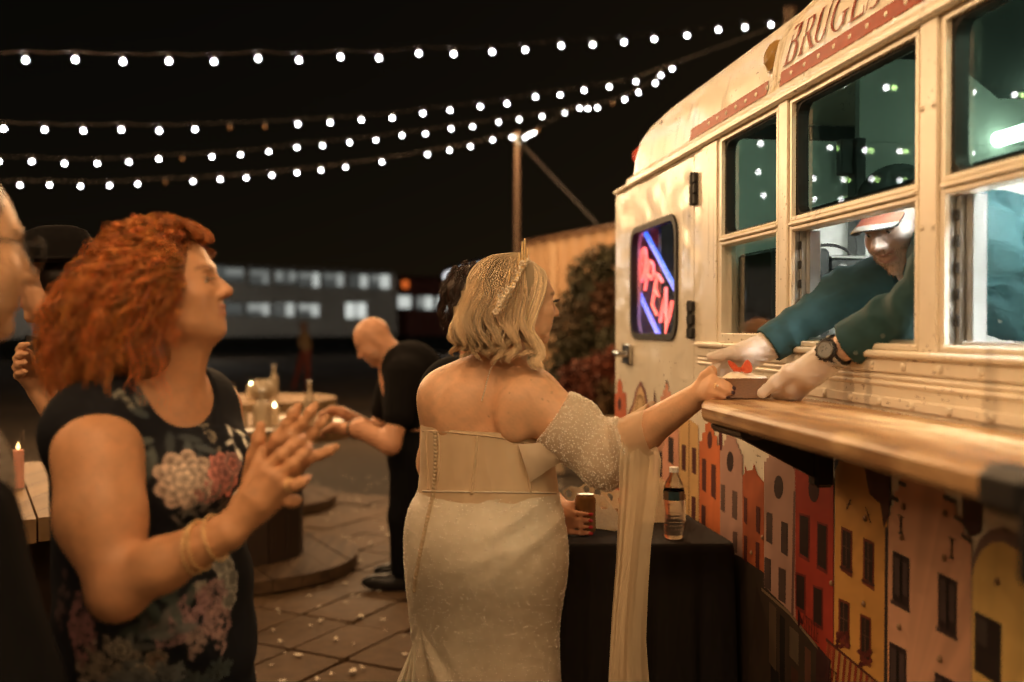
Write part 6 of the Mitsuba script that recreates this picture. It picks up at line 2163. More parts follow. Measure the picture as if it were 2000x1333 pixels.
# outline of the hair in the photograph, as a soft volume: every curl starts at the scalp and ends inside it
ctr = P(250, 585, 1.96)
NC, SEG = 900, 30
u = np.linspace(0, 1, SEG)
PP, CC = [], []
for i in range(NC):
    # root on the scalp: anywhere but the face
    while True:
        dv = unit(r2.normal(size=3))
        if dv[0] < .62 + .25 * (dv[2] > .5) and dv[2] > -.55 and not (dv[0] > .25 and dv[2] < .25 and abs(dv[1]) < .75):
            break
    root = W(-.026 + .104 * dv[0], .086 * dv[1], .028 + .092 * dv[2])
    out = hR @ (dv * [1, 1, 1])
    back = np.array([-1.0, 0, 0])
    ln = r2.uniform(.12, .215) * (0.6 if dv[0] > .45 else 1.0) * (1.0 if dv[0] > -.3 else 1.1)
    puff = r2.uniform(.4, 1.0) * (.45 if dv[2] > .55 else .75 if dv[2] > .3 else 1)
    p1 = root + out * (.012 + .014 * puff) + [0, 0, .004]
    p2 = root + out * (.024 + .024 * puff) + np.array([-.018 - .015 * puff, 0, -ln * .25])
    p3 = root + out * (.030 + .034 * puff) + np.array([-.028 - .028 * puff * (dv[0] < .4), 0, -ln * .6])
    p4 = root + out * (.018 + .040 * puff) + np.array([-.014 - .030 * puff * (dv[0] < .4), 0, -ln * .98])
    g_ = spline([root, p1, p2, p3, p4], SEG)
    cr, cw, ph = r2.uniform(.004, .0095), r2.uniform(3.0, 5.5), r2.uniform(0, 6.28)
    t = unit_rows(np.gradient(g_, axis=0))
    a1 = unit_rows(np.cross(t, [.2, -1, .1]))
    b1 = np.cross(t, a1)
    k = 7
    cl = RC * np.exp(r2.normal(-.10, .48)) * [1, r2.uniform(.85, 1.25), r2.uniform(.8, 1.3)]
    for j in range(k):
        o_ = r2.normal(0, .0032, 2)
        ph2 = ph + r2.normal(0, .35)
        cr2 = cr * r2.uniform(.8, 1.25)
        amp = np.clip(u * 4, 0, 1) * cr2
        x_ = (o_[0] * (1 + u) + amp * np.cos(2 * np.pi * cw * u + ph2))[:, None] * a1
        y_ = (o_[1] * (1 + u) + amp * np.sin(2 * np.pi * cw * u + ph2))[:, None] * b1
        q_ = g_ + x_ + y_ + np.cumsum(r2.normal(0, .00055, (SEG, 3)), 0)
        l2 = r2.uniform(.75, 1)
        PP.append(np.stack([np.interp(u * l2, u, q_[:, d]) for d in range(3)], 1))
        CC.append(cl * r2.uniform(.75, 1.3))
PP, CC = np.array(PP), np.array(CC)
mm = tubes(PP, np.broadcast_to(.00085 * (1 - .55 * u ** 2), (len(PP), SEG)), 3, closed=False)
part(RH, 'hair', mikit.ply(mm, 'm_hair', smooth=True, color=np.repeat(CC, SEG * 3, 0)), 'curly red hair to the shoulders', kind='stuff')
# the quiff of curls over the forehead
G = []
for i in range(10):
    y_ = (i - 5) * .011
    G.append([W(.040, y_, .096), W(.064, y_ * 1.1, .108 + .004 * (i % 3)), W(.078, y_ * 1.1, .100), W(.085, y_ * 1.05, .088 + .003 * (i % 2)), W(.082, y_, .080), W(.076, y_, .084)])
m3, cc = strands(G, 26, .007, .0009, 31, RC * 1.15, .25, 26, wave=.003, waves=2.5, frizz=.0006)
part(RH, 'fringe', mikit.ply(m3, 'm_hair', smooth=True, color=cc), kind='stuff')
# ------------------------------------------------------------------ the worker leaning out of the serving window
WK = thing('person', 'smiling bearded worker in cap and teal shirt leaning out of the serving window', 'person')
SKW = np.array([0.72, 0.52, 0.41])
ho = P(1756, 428, 2.47)
hR = rot((-.79, -.43, -.45), unit((-.16, .02, 1)))
hsW = 1.02
s = Sdf()
add_head(s, ho, hR, hsW, False, lids=.25, smile=.9, jaw=1.15, nose=1.1)
W = local(ho, hR, hsW)
neckb = P(1860, 512, 2.42)
s.cone(W(-.03, 0, -.06), neckb, .060, .066, .03)
shL, elL, wrL = P(1902, 474, 2.10), P(1776, 604, 2.19), P(1622, 694, 2.315)
shR, elR, wrR = P(1815, 505, 2.52), P(1650, 575, 2.63), P(1488, 683, 2.63)
s.cone(neckb, shL, .06, .06, .05)
s.cone(neckb, shR, .06, .05, .05)
s.chain([shL, elL, wrL], [.06, .048, .029], .02)
s.chain([shR, elR, wrR], [.052, .040, .028], .02)
s.cone(P(1930, 520, 2.28), P(2180, 590, 2.12), .13, .14, .05)
# near hand: thumb along the tray's near side, fingers under its end
kL = [P(1548, 742, 2.385), P(1545, 757, 2.39), P(1546, 768, 2.41), P(1552, 775, 2.43)]
fLw = [[P(1530, 752, 2.42), P(1518, 758, 2.46), P(1508, 760, 2.49)], [P(1530, 764, 2.42), P(1518, 768, 2.46), P(1510, 769, 2.48)], [P(1533, 773, 2.44), P(1524, 775, 2.47), P(1516, 775, 2.49)], [P(1542, 778, 2.45), P(1534, 779, 2.47), P(1528, 779, 2.49)]]
tLw = [P(1575, 722, 2.35), P(1543, 727, 2.365), P(1515, 748, 2.385), P(1489, 768, 2.405)]
kR = [P(1428, 695, 2.62), P(1425, 706, 2.63), P(1428, 717, 2.64), P(1434, 726, 2.65)]
fRw = [[P(1408, 702, 2.60), P(1398, 714, 2.585), P(1394, 726, 2.58)], [P(1404, 716, 2.61), P(1396, 727, 2.59), P(1393, 736, 2.585)], [P(1412, 725, 2.62), P(1404, 735, 2.60), P(1400, 742, 2.59)], [P(1420, 733, 2.64), P(1414, 740, 2.62), P(1410, 745, 2.61)]]
tRw = [P(1460, 690, 2.61), P(1432, 690, 2.59), P(1410, 694, 2.575), P(1389, 698, 2.57)]
add_hand(s, wrL, kL, fLw, tLw, 1.12)
add_hand(s, wrR, kR, fRw, tRw, 1.05)
m = sdf_mesh(s, .0042)
v = np.array(m.vertices)
q = ((v - ho) @ hR) / hsW
fc = face_color(v, ho, hR, hsW, SKW, lip=(0.42, 0.19, 0.15), brow=(0.13, 0.085, 0.055), blush=(.64, .36, .26), stubble=(0.36, 0.235, 0.155), smile=.9)
sk = skin_color(v, SKW, 9)
c = np.where((np.linalg.norm(q, axis=1) < .16)[:, None], fc, sk)
part(WK, 'body', mikit.ply(m, 'm_skin', smooth=True, color=c))
eyes(WK, ho, hR, hsW, (1, -.1, -.25))
# teeth
m = trimesh.creation.icosphere(3, 1.0)
Rm = np.eye(4)
Rm[:3, 0], Rm[:3, 1], Rm[:3, 2], Rm[:3, 3] = hR[:, 0] * .014, hR[:, 1] * .024, hR[:, 2] * .0055, W(.0765, 0, -.0575)
m.apply_transform(Rm)
mat('m_teeth', (0.72, 0.68, 0.6), 0.25)
part(WK, 'teeth', mikit.ply(m, 'm_teeth', smooth=True))
# short hair at the temple and short beard fuzz
hsw = Sdf()
hsw.ell(W(-.022, 0, .030), np.array([.100, .080, .090]) * hsW, hR, .001)
hsw.plane(W(.040, 0, .03), hR @ np.array([1, 0, -.2]), .006)
hsw.plane(W(0, 0, -.03), hR @ np.array([-.3, 0, -1]), .006)
m = sdf_mesh(hsw, .006)
part(WK, 'hair', mikit.ply(m, 'm_hair', smooth=True, color=np.tile([.09, .06, .04], (len(m.vertices), 1))))
r2 = np.random.default_rng(5)
bm, bc = [], []
qq = q
cand = np.nonzero((qq[:, 0] > .0) & (qq[:, 2] < -.040) & (qq[:, 2] > -.118) & (np.abs(qq[:, 1]) < .075) & ~((np.abs(qq[:, 1]) < .030) & (np.abs(qq[:, 2] + .062) < .013)) & (np.linalg.norm(qq, axis=1) < .145))[0]
pk = r2.choice(cand, min(500, len(cand)), replace=False)
st = v[pk]
dirs = unit_rows((st - W(.0, 0, -.05)) * .5 + (hR @ np.array([.1, 0, -1])) * .06 + r2.normal(0, .02, st.shape))
L_ = r2.uniform(.004, .008, len(st))[:, None]
bm = np.stack([st - dirs * .001, st + dirs * L_ * .5, st + dirs * L_ + (hR @ np.array([0, 0, -1])) * .0015], 1)
m = tubes(bm, np.tile([.0006, .0005, .0002], (len(st), 1)), 3)
part(WK, 'beard', mikit.ply(m, 'm_hair', color=np.repeat(np.array([.30, .19, .12]) * r2.uniform(.5, 1.4, (len(st), 1)), 9, 0)), kind='stuff')
# cap: crown, curved brim with a pale outer third and a dark underside
cp = Sdf()
cp.ell(W(-.012, 0, .038), np.array([.107, .086, .092]) * hsW, hR, .001)
cp.plane(W(0, 0, .036), hR @ np.array([.10, 0, -1]), .003)
m = sdf_mesh(cp, .005)
mat('m_cap_red', (0.62, 0.17, 0.10), 0.75)
mat('m_cap_dark', (0.03, 0.035, 0.035), 0.8)
mat('m_cap_white', (0.72, 0.68, 0.58), 0.75)
CAP = part(WK, 'cap', mikit.ply(m, 'm_cap_dark', smooth=40), 'cap with a red brim edged in cream')


def brim(r0, r1, lift, th):
    rows = []
    for r_ in np.linspace(r0, r1, 8):
        row_ = []
        for a in np.linspace(-1, 1, 29):
            yy = a * .064 * (1 - .10 * r_ ** 2)
            xx = .080 * math.sqrt(max(0, 1 - (a * .83) ** 2)) + r_ * .068 * math.sqrt(max(0, 1 - (a * .92) ** 2)) ** .8
            zz = .050 - .024 * a * a - r_ * .018 + lift
            row_.append(W(xx, yy, zz))
        rows.append(row_)
    g_ = np.array(rows)
    a_, b_ = sheet(g_), sheet(g_ - hR[:, 2] * th)
    b_.invert()
    k = np.r_[np.arange(29) + 7 * 29]
    n_ = 8 * 29
    e = np.vstack([np.c_[k[:-1], k[1:], k[1:] + n_], np.c_[k[:-1], k[1:] + n_, k[:-1] + n_]])
    m_ = trimesh.Trimesh(np.vstack([a_.vertices, b_.vertices]), np.vstack([a_.faces, b_.faces + n_, e]), process=False)
    return m_


for nm_, args, mt in (('brim', (0, .72, 0, .002), 'm_cap_red'), ('brim_edge', (.72, 1, 0, .002), 'm_cap_white'), ('brim_underside', (0, .985, -.003, .002), 'm_cap_dark')):
    two(mt + '2', {'type': 'ref', 'id': mt})
    scene[CAP + '__' + nm_] = mikit.ply(brim(*args), mt + '2', smooth=40)
# shirt
TEAL = (0.055, 0.185, 0.20)
scene['m_shirt'] = {'type': 'bumpmap', 'arbitrary': proc(weave, 1e-3), 'scale': 0.0004, 'bsdf': {'type': 'principled', 'base_color': proc(lambda p, n, uv: mix((0.012, 0.045, 0.054), (0.022, 0.068, 0.079), fbm(p.x * 40, p.y * 40, p.z * 40, 3))), 'roughness': 0.75, 'specular': 0.3, 'sheen': 0.5}}
sh = Sdf()
cuL = elL * .26 + wrL * .74
cuR = elR * .08 + wrR * .92
sh.cone(P(1925, 500, 2.27), P(2190, 570, 2.12), .150, .165, .06)
sh.cone(P(1900, 540, 2.30), P(2180, 640, 2.16), .085, .11, .06)
sh.cone(P(1842, 520, 2.44), shL, .085, .085, .06)
sh.cone(P(1842, 520, 2.46), shR + [0.02, 0, 0], .080, .075, .06)
sh.chain([shL, elL, cuL], [.086, .058, .050], .03)
sh.chain([shR, elR, cuR], [.070, .060, .047], .04)
sh.cone(cuL + unit(elL - wrL) * .035, cuL - unit(elL - wrL) * .012, .055, .054, .006)
sh.ell(W(-.005, 0, -.115), (.07, .06, .05), hR, .03)
sh.cone(W(-.02, 0, -.06), W(.03, 0, -.16), .066, .05, .008, 'cut')
for cu_, a_, b_ in ((cuL, elL, wrL), (cuR, elR, wrR)):
    d_ = unit(b_ - a_)
    sh.cone(cu_ - d_ * .055, cu_ + d_ * .01, .052, .050, .006)
    sh.cone(cu_ - d_ * .03, cu_ + d_ * .05, .043, .041, .003, 'cut')
    sh.ell(cu_ + d_ * .060, (.062, .13, .13), rot(d_), .003, 'cut')
axL, axU = unit(elL - shL), unit(wrL - elL)


def folds(p, d):
    near = np.abs(d) < .05
    e = np.exp(-((np.linalg.norm(p - elL, axis=1)) / .085) ** 2)
    a_ = (p - elL) @ axU
    b_ = (p - elL) @ np.array([0, -.3, 1.0])
    w = .014 * e * np.sin(a_ * 95 + b_ * 60 + 3 * meshkit.noise(p * 16, 4))
    e2 = np.exp(-((np.linalg.norm(p - (shL * .7 + P(1930, 520, 2.15) * .3), axis=1)) / .13) ** 2)
    w2 = .006 * e2 * np.sin(((p - shL) @ unit(np.array([.4, 0, 1]))) * 75 + 4 * meshkit.noise(p * 10, 6))
    w3 = .011 * (meshkit.fbm(p * [13, 13, 20], 3, 9) - .5) + .007 * np.sin(((p - elL) @ axU) * 120 + 7 * meshkit.noise(p * 9, 3)) * np.clip(1.5 * meshkit.noise(p * 7, 8) - .4, 0, 1)
    # fold line between upper arm and chest
    fade = np.clip((np.minimum(np.linalg.norm(p - cuR, axis=1), np.linalg.norm(p - cuL, axis=1)) - .05) / .05, 0, 1)
    return np.where(near, d - (w + w2 + w3) * fade, d)


sh.fn(folds)
m = sdf_mesh(sh, .0048)
SHT = part(WK, 'shirt', mikit.ply(m, 'm_shirt', smooth=True), 'teal long-sleeved button shirt')
m_sh = m
mat('m_shirt_button', (0.06, 0.09, 0.09), 0.2, 0.8)


def hit(mesh, px, py, lift=.002):
    o = np.array([0, 0, EYE])
    loc, _, _ = mesh.ray.intersects_location([o], [ray(px, py)], multiple_hits=True)
    if not len(loc):
        return None
    return loc[np.argmin(loc[:, 1])] - ray(px, py) * lift


def disc(c0, nrm_, r_, th_):
    mm_ = lathe([[0, th_], [r_ * .8, th_], [r_, th_ * .5], [r_, 0], [0, 0]], 16)
    Rm_ = np.eye(4)
    z_ = unit(nrm_)
    x_ = unit(np.cross(z_, [.2, .1, 1]))
    Rm_[:3, 0], Rm_[:3, 1], Rm_[:3, 2], Rm_[:3, 3] = x_, np.cross(z_, x_), z_, c0
    mm_.apply_transform(Rm_)
    return mm_


for i, (x, y) in enumerate(((1724, 657), (1671, 690), (1904, 601), (1953, 627))):
    p_ = hit(m_sh, x, y)
    if p_ is not None:
        scene[SHT + '__button' + (f'_{i:03d}' if i else '')] = mikit.ply(disc(p_, (-.3, -1, .1), .0055, .0025), 'm_shirt_button', smooth=40)
p_ = hit(m_sh, 1876, 578, .006)
if p_ is not None:
    x_, y_ = unit([1, -.1, -.12]), unit([.10, 0, 1])
    n_ = unit(np.cross(x_, y_))
    Rm = np.eye(4)
    Rm[:3, 0], Rm[:3, 1], Rm[:3, 2], Rm[:3, 3] = x_, np.cross(n_, x_), n_, p_ - n_ * 0
    if n_[1] > 0:
        Rm[:3, 2] *= -1
    tg = rbox([-.034, -.012, -.002], [.018, .012, .002], .001)
    tg.apply_transform(Rm)
    TG = part(WK, 'name_tag', mikit.ply(tg, 'm_black_metal'), 'black name tag with white handwriting')
    r2 = np.random.default_rng(2)
    wr_ = [tube([[x0, -.004, .0024], [x0 + .001, .004 if k % 2 else .001, .0024], [x0 + .003, -.004, .0024]], .0007, 5) for k, x0 in enumerate(np.linspace(-.030, -.006, 6))] + [rbox([-.032, -.0098, .0021], [.012, -.0084, .0026], .0002)]
    wr_ = cat(wr_)
    wr_.apply_transform(Rm)
    scene[TG + '__writing'] = mikit.ply(wr_, 'm_white_plastic')
# thin clear gloves over both hands
for gi, (wr_, k_, f_, t_, el_, r_) in enumerate(((wrL, kL, fLw, tLw, elL, 1.12), (wrR, kR, fRw, tRw, elR, 1.05))):
    g_ = Sdf()
    add_hand(g_, wr_, k_, f_, t_, r_ * 1.05)
    d_ = unit(el_ - wr_)
    g_.cone(wr_ * .5 + k_[1] * .5, wr_ + d_ * .012, .034, .034, .02)
    g_.cone(wr_ + d_ * .010, wr_ + d_ * .026, .035, .041, .005)
    g_.plane(wr_ + d_ * .020, d_, .002)
    g_.fn(lambda p, d: np.where(np.abs(d) < .03, d - .0022 * (meshkit.fbm(p * [70, 70, 70], 2, 3) - .5) - .0016 * np.sin(230 * (p[:, 0] * .5 + p[:, 2]) + 9 * meshkit.noise(p * 40, 1)) * np.clip(1.2 - np.linalg.norm(p - wr_, axis=1) / .07, 0, 1), d))
    m = sdf_mesh(g_, .0034, .0022)
    scene['m_glove_film'] = {'type': 'principled', 'base_color': rgb(0.80, 0.76, 0.70), 'roughness': 0.35, 'specular': 0.6}
    scene['m_glove'] = {'type': 'mask', 'opacity': 0.60, 'bsdf': {'type': 'twosided', 'bsdf': {'type': 'ref', 'id': 'm_glove_film'}}}
    part(WK, 'glove', mikit.ply(m, 'm_glove', smooth=True))
# wristwatch
wc = elL * .075 + wrL * .925
d_ = unit(wrL - elL)
wn_ = unit(np.array([-.30, -1, .42]) - (np.array([-.30, -1, .42]) @ d_) * d_)
bt = np.cross(d_, wn_)
tr = []
for a in np.linspace(0, 2 * np.pi, 40, endpoint=False):
    tr.append(wc + (math.cos(a) * wn_ + math.sin(a) * bt) * .0375)
tr = np.array(tr + tr[:1])
st_ = tubes(tr[None], np.full((1, 41), .0024), 4, closed=False)
bands = []
for o_ in np.linspace(-.011, .011, 8):
    b_ = st_.copy()
    b_.apply_translation(d_ * o_)
    bands.append(b_)
WT = part(WK, 'wristwatch', mikit.ply(cat(bands), 'm_rubber', smooth=True), 'chunky black wristwatch with a grey dial')
Rm = np.eye(4)
Rm[:3, 0], Rm[:3, 1], Rm[:3, 2], Rm[:3, 3] = d_, np.cross(wn_, d_), wn_, wc + wn_ * .0385


def wput(m_):
    m_.apply_transform(Rm)
    return m_


scene[WT + '__case'] = mikit.ply(wput(lathe([[0, 0], [.0235, 0], [.0255, .003], [.0255, .009], [.0235, .012], [.0190, .0135], [.0185, .0115], [0, .0115]], 32)), 'm_black_metal', smooth=30)
mat('m_steel_ring', (0.35, 0.35, 0.34), 0.25, 0.5, 1.0)
tt = trimesh.creation.torus(.0195, .0016, 40, 8)
tt.apply_translation([0, 0, .0130])
scene[WT + '__bezel'] = mikit.ply(wput(tt), 'm_steel_ring', smooth=True)
mat('m_dial', (0.26, 0.26, 0.25), 0.3)
scene[WT + '__dial'] = mikit.ply(wput(lathe([[0, .0124], [.0182, .0124], [.0182, .0118], [0, .0118]], 32)), 'm_dial')
tk = [rbox([x - .0008, y - .0028, .0125], [x + .0008, y + .0028, .0129], .0002) for x, y in ((-.007, 0), (-.003, 0), (.004, 0), (.008, 0))] + [rbox([-.009, -.008, .0125], [.009, -.007, .0129], .0002)]
scene[WT + '__digit_mark'] = mikit.ply(wput(cat(tk)), 'm_rubber')
for i in range(12):
    a = 2 * np.pi * i / 12
    bx = rbox([.0225, -.003, .003], [.0275, .003, .011], .001)
    bx.apply_transform(trimesh.transformations.rotation_matrix(a, [0, 0, 1]))
    scene[WT + '__stud' + (f'_{i:03d}' if i else '')] = mikit.ply(wput(bx), 'm_black_metal')

# ------------------------------------------------------------------ the food: paper tray, cream, strawberries
TR = thing('food_tray', 'brown paper food tray with whipped cream and strawberries passed over the shelf', 'food tray')
mat('m_kraft', {**proc(lambda p, n, uv: mix((0.17, 0.085, 0.04), (0.23, 0.12, 0.06), noise(p.x * 300, p.y * 300, p.z * 300)))}, 0.75)
mat('m_paper_in', (0.70, 0.62, 0.5), 0.7)
c0 = P(1449, 772, 2.505)
c0[2] = 1.3245
ex = unit(np.array([1, .02, 0]))
ey = np.array([-ex[1], ex[0], 0])


def tray_pt(a, b, z):
    return c0 + ex * a + ey * b + [0, 0, z]


hw0, hd0, hw1, hd1, hh = .058, .046, .069, .056, .050
o_ = [tray_pt(a * hw0, b * hd0, 0) for a, b in ((-1, -1), (1, -1), (1, 1), (-1, 1))] + [tray_pt(a * hw1, b * hd1, hh) for a, b in ((-1, -1), (1, -1), (1, 1), (-1, 1))]
i_ = [tray_pt(a * (hw0 - .001), b * (hd0 - .001), .0015) for a, b in ((-1, -1), (1, -1), (1, 1), (-1, 1))] + [tray_pt(a * (hw1 - .0012), b * (hd1 - .0012), hh) for a, b in ((-1, -1), (1, -1), (1, 1), (-1, 1))]
f = [[0, 3, 2], [0, 2, 1]] + sum([[[k, (k + 1) % 4, (k + 1) % 4 + 4], [k, (k + 1) % 4 + 4, k + 4]] for k in range(4)], [])
fi = [[8 + 0, 8 + 1, 8 + 2], [8 + 0, 8 + 2, 8 + 3]] + sum([[[8 + (k + 1) % 4, 8 + k, 8 + k + 4], [8 + (k + 1) % 4, 8 + k + 4, 8 + (k + 1) % 4 + 4]] for k in range(4)], [])
rim = sum([[[4 + k, 4 + (k + 1) % 4, 12 + (k + 1) % 4], [4 + k, 12 + (k + 1) % 4, 12 + k]] for k in range(4)], [])
part(TR, 'tray', mikit.ply(trimesh.Trimesh(np.array(o_), f, process=False), 'm_kraft'))
two('m_paper_in2', {'type': 'ref', 'id': 'm_paper_in'})
part(TR, 'lining', mikit.ply(trimesh.Trimesh(np.array(i_ + i_), [[a - 8 if a >= 16 else a - 8, b - 8, c_ - 8] for a, b, c_ in fi], process=False), 'm_paper_in2'))
mat('m_cream_food', (0.85, 0.76, 0.6), 0.55, 0.4)
cr = Sdf()
r2 = np.random.default_rng(8)
cr.ell(c0 + [0, 0, .036], (.062, .050, .018), None, .01)
for a, b, z, r_ in ((-.028, -.012, .047, .022), (.0, -.015, .050, .020), (.026, -.01, .045, .020), (-.012, .02, .05, .022), (.02, .022, .048, .02)):
    cr.ell(tray_pt(a, b, z), (r_, r_ * .9, r_ * .62), None, .006)
cr.fn(lambda p, d: np.where(np.abs(d) < .02, d - .004 * (meshkit.fbm(p * 70, 3, 2) - .5), d))
part(TR, 'cream', mikit.ply(sdf_mesh(cr, .0025), 'm_cream_food', smooth=True))


def straw(p, n, uv):
    return mix((0.55, 0.045, 0.02), (0.68, 0.15, 0.05), noise(p.x * 260, p.y * 260, p.z * 260))


mat('m_strawberry', {**proc(straw)}, 0.25, 0.6)
for i, (x, y, Y, an, sz) in enumerate(((1430, 713, 2.50, -.75, 1.05), (1459, 716, 2.475, .12, 1.15), (1441, 724, 2.53, .9, .8))):
    b_ = lathe([[0, -.012], [.0045, -.0085], [.0085, -.002], [.0100, .004], [.0088, .009], [.004, .0115], [0, .012]], 20)
    v_ = np.array(b_.vertices)
    v_[:, 1] = np.clip(v_[:, 1], -.0025, .0025)  # halved
    b_.vertices = v_
    b_.apply_transform(trimesh.transformations.rotation_matrix(math.pi, [1, 0, 0]))
    b_.apply_scale([1.25 * sz * (.6 if i == 0 else 1.0), 1.25 * sz, 1.25 * sz])
    b_.apply_transform(trimesh.transformations.rotation_matrix(an, [0, 1, 0]))
    b_.apply_translation(P(x, y, Y))
    part(TR, 'strawberry', mikit.ply(b_, 'm_strawberry', smooth=50))
part(TR, 'napkin', mikit.ply(rbox(tray_pt(.030, -.02, .040), tray_pt(.060, .02, .054), .004), 'm_white_plastic'))
# ------------------------------------------------------------------ cable-spool tables with candles, bottles and glasses
def spool_wood(p, n, uv):
    a_ = noise(p.x * 9 + 2 * noise(p.x, p.y, 3), p.y * 1.2, p.z * 3)
    b_ = noise(p.x * 90, p.y * 5, p.z * 20)
    pl_ = cell_rand(p.x * 7.2, 1, 1)
    gap = smoothstep(0.0, 0.05, dr.abs(p.x * 7.2 - dr.floor(p.x * 7.2) - 0.5) * -1 + 0.5)
    return mix((0.14, 0.08, 0.036), (0.33, 0.205, 0.10), dr.clip(0.5 * a_ + 0.25 * b_ + 0.3 * pl_, 0, 1)) * (0.35 + 0.65 * gap)


mat('m_spool', {**proc(spool_wood)}, 0.6, 0.35)
mat('m_spool_base_shaded', {**proc(lambda p, n, uv: mix((0.045, 0.024, 0.012), (0.13, 0.075, 0.036), noise(p.x * 30, p.y * 4, p.z * 20)))}, 0.7)  # darker than the top: shade under the tabletop put into the colour
mat('m_spool_dark', (0.035, 0.018, 0.010), 0.7)
mat('m_wax', (0.80, 0.66, 0.46), 0.4)
mat('m_wax_pink', (0.80, 0.42, 0.33), 0.35)
mat('m_flame', (0.8, 0.6, 0.3), 0.5)


def spool(label, px, Y, r_, zt, hub):
    key = thing('spool_table', label, 'table', 'cable-spool tables on the paving')
    c_ = P(px, 640, Y) * [1, 1, 0]
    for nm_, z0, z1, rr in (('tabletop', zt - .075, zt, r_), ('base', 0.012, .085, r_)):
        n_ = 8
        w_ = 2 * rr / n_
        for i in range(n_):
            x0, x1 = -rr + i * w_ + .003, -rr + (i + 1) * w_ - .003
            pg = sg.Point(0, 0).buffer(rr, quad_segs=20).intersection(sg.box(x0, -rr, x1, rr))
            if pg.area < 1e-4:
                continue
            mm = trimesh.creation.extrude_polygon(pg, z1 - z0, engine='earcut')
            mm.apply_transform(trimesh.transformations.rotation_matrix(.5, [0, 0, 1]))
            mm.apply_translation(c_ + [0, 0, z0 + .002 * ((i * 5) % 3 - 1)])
            part(key, nm_ + '_plank', mikit.ply(mm, 'm_spool' if nm_ == 'tabletop' else 'm_spool_base_shaded'))
    staves = []
    for i in range(18):
        a = 2 * np.pi * i / 18
        b_ = rbox([hub - .02, -hub * .165, .086], [hub + .004, hub * .165, zt - .078], .004)
        b_.apply_transform(trimesh.transformations.rotation_matrix(a, [0, 0, 1]))
        b_.apply_translation(c_)
        part(key, 'stave', mikit.ply(b_, 'm_spool_dark'))
    return c_


def candle(label, px, py, Y, h_, r_, wax='m_wax', lit=True, glow=1.0, z0=None):
    """tall glass candle; py: foot"""
    key = thing('candle', label, 'candle')
    c_ = P(px, py, Y)
    if z0 is not None:
        c_[2] = z0
    part(key, 'wax', mikit.ply(lathe([[0, .004], [r_ * .86, .004], [r_ * .86, h_ * .66], [r_ * .3, h_ * .62], [0, h_ * .62]], 20, c_), wax, smooth=40))
    part(key, 'glass_jar', mikit.ply(lathe([[0, 0], [r_, 0], [r_, h_ * .85], [r_ * .85, h_ * .92], [r_ * .88, h_]], 24, c_), 'm_glass', smooth=40))
    part(key, 'wick', mikit.ply(tube([c_ + [0, 0, h_ * .62], c_ + [0, 0, h_ * .67]], .0012, 5), 'm_rubber'))
    if lit:
        f_ = lathe([[0, 0], [.0065, .006], [.0075, .012], [.004, .022], [0, .032]], 12, c_ + [0, 0, h_ * .66])
        part(key, 'flame', {**mikit.ply(f_, 'm_flame', smooth=True), 'emitter': {'type': 'area', 'radiance': rgb(42 * glow, 24 * glow, 8.5 * glow), 'sampling_weight': 1.0}})
    return key


ZT = .906
s1 = spool('nearest spool table with candle and bottles, bald man leaning on it', 470, 6.2, .72, ZT, .37)
s2 = spool('farther spool table behind it with a lit candle and round vase', 505, 8.35, .64, ZT, .33)
s3 = spool('spool table at the left edge behind the red-haired woman, pink candle on it', 48, 3.72, .72, ZT, .36)
candle('lit candle in tall glass among the bottles on the nearest spool table', 536, 838, 6.0, .17, .032, glow=1.3, z0=ZT)
candle('lit candle in tall glass on the farther spool table', 490, 770, 8.3, .17, .034, glow=1.3, z0=ZT)
candle('unlit yellow candle at the left end of the farther spool table', 452, 775, 8.25, .14, .034, lit=False, z0=ZT)
candle('tall pink candle in glass on the spool table at the left edge', 36, 955, 3.66, .215, .022, 'm_wax_pink', True, .10, ZT)


def bottle(label, px, Y, h_, r_, m_='m_solid_glass', catg='bottle', z0=ZT):
    key = thing('glass_bottle', label, catg)
    c_ = P(px, 700, Y)
    c_[2] = z0 + .001
    prof_ = [[0, 0], [r_, 0.002], [r_, h_ * .55], [r_ * .85, h_ * .66], [r_ * .36, h_ * .78], [r_ * .33, h_ * .97], [r_ * .38, h_], [r_ * .30, h_]]
    part(key, 'body', mikit.ply(lathe(prof_ + [[0, h_]], 24, c_), m_, smooth=40))
    part(key, 'cap', mikit.ply(lathe([[0, h_ + .001], [r_ * .42, h_ + .001], [r_ * .42, h_ + .015], [0, h_ + .015]], 16, c_), 'm_white_plastic'))
    return key


mat('m_frost', (0.62, 0.5, 0.34), 0.3, 0.5, spec_trans=0.5)
bottle('clear bottle right of the candle on the nearest spool table', 604, 5.95, .26, .036, 'm_frost')
bottle('wide clear bottle left of the candle on the nearest spool table', 512, 5.8, .22, .055, 'm_frost')
bottle('dim bottle standing at the back of the farther spool table', 535, 8.5, .26, .036, 'm_frost')


def cup(label, px, Y, h_, r_, m_='m_frost', dz=0.0, tilt=0.0):
    c_ = P(px, 700, Y)
    c_[2] = ZT + .001 + dz
    mm = lathe([[0, 0], [r_ * .8, 0], [r_, h_], [r_ - .002, h_], [r_ * .8 - .002, .003], [0, .003]], 24)
    mm.apply_transform(trimesh.transformations.rotation_matrix(tilt, [0, 1, 0]))
    mm.apply_translation(c_)
    return single('drinking_cup', mikit.ply(mm, m_, smooth=40), label, 'cup')


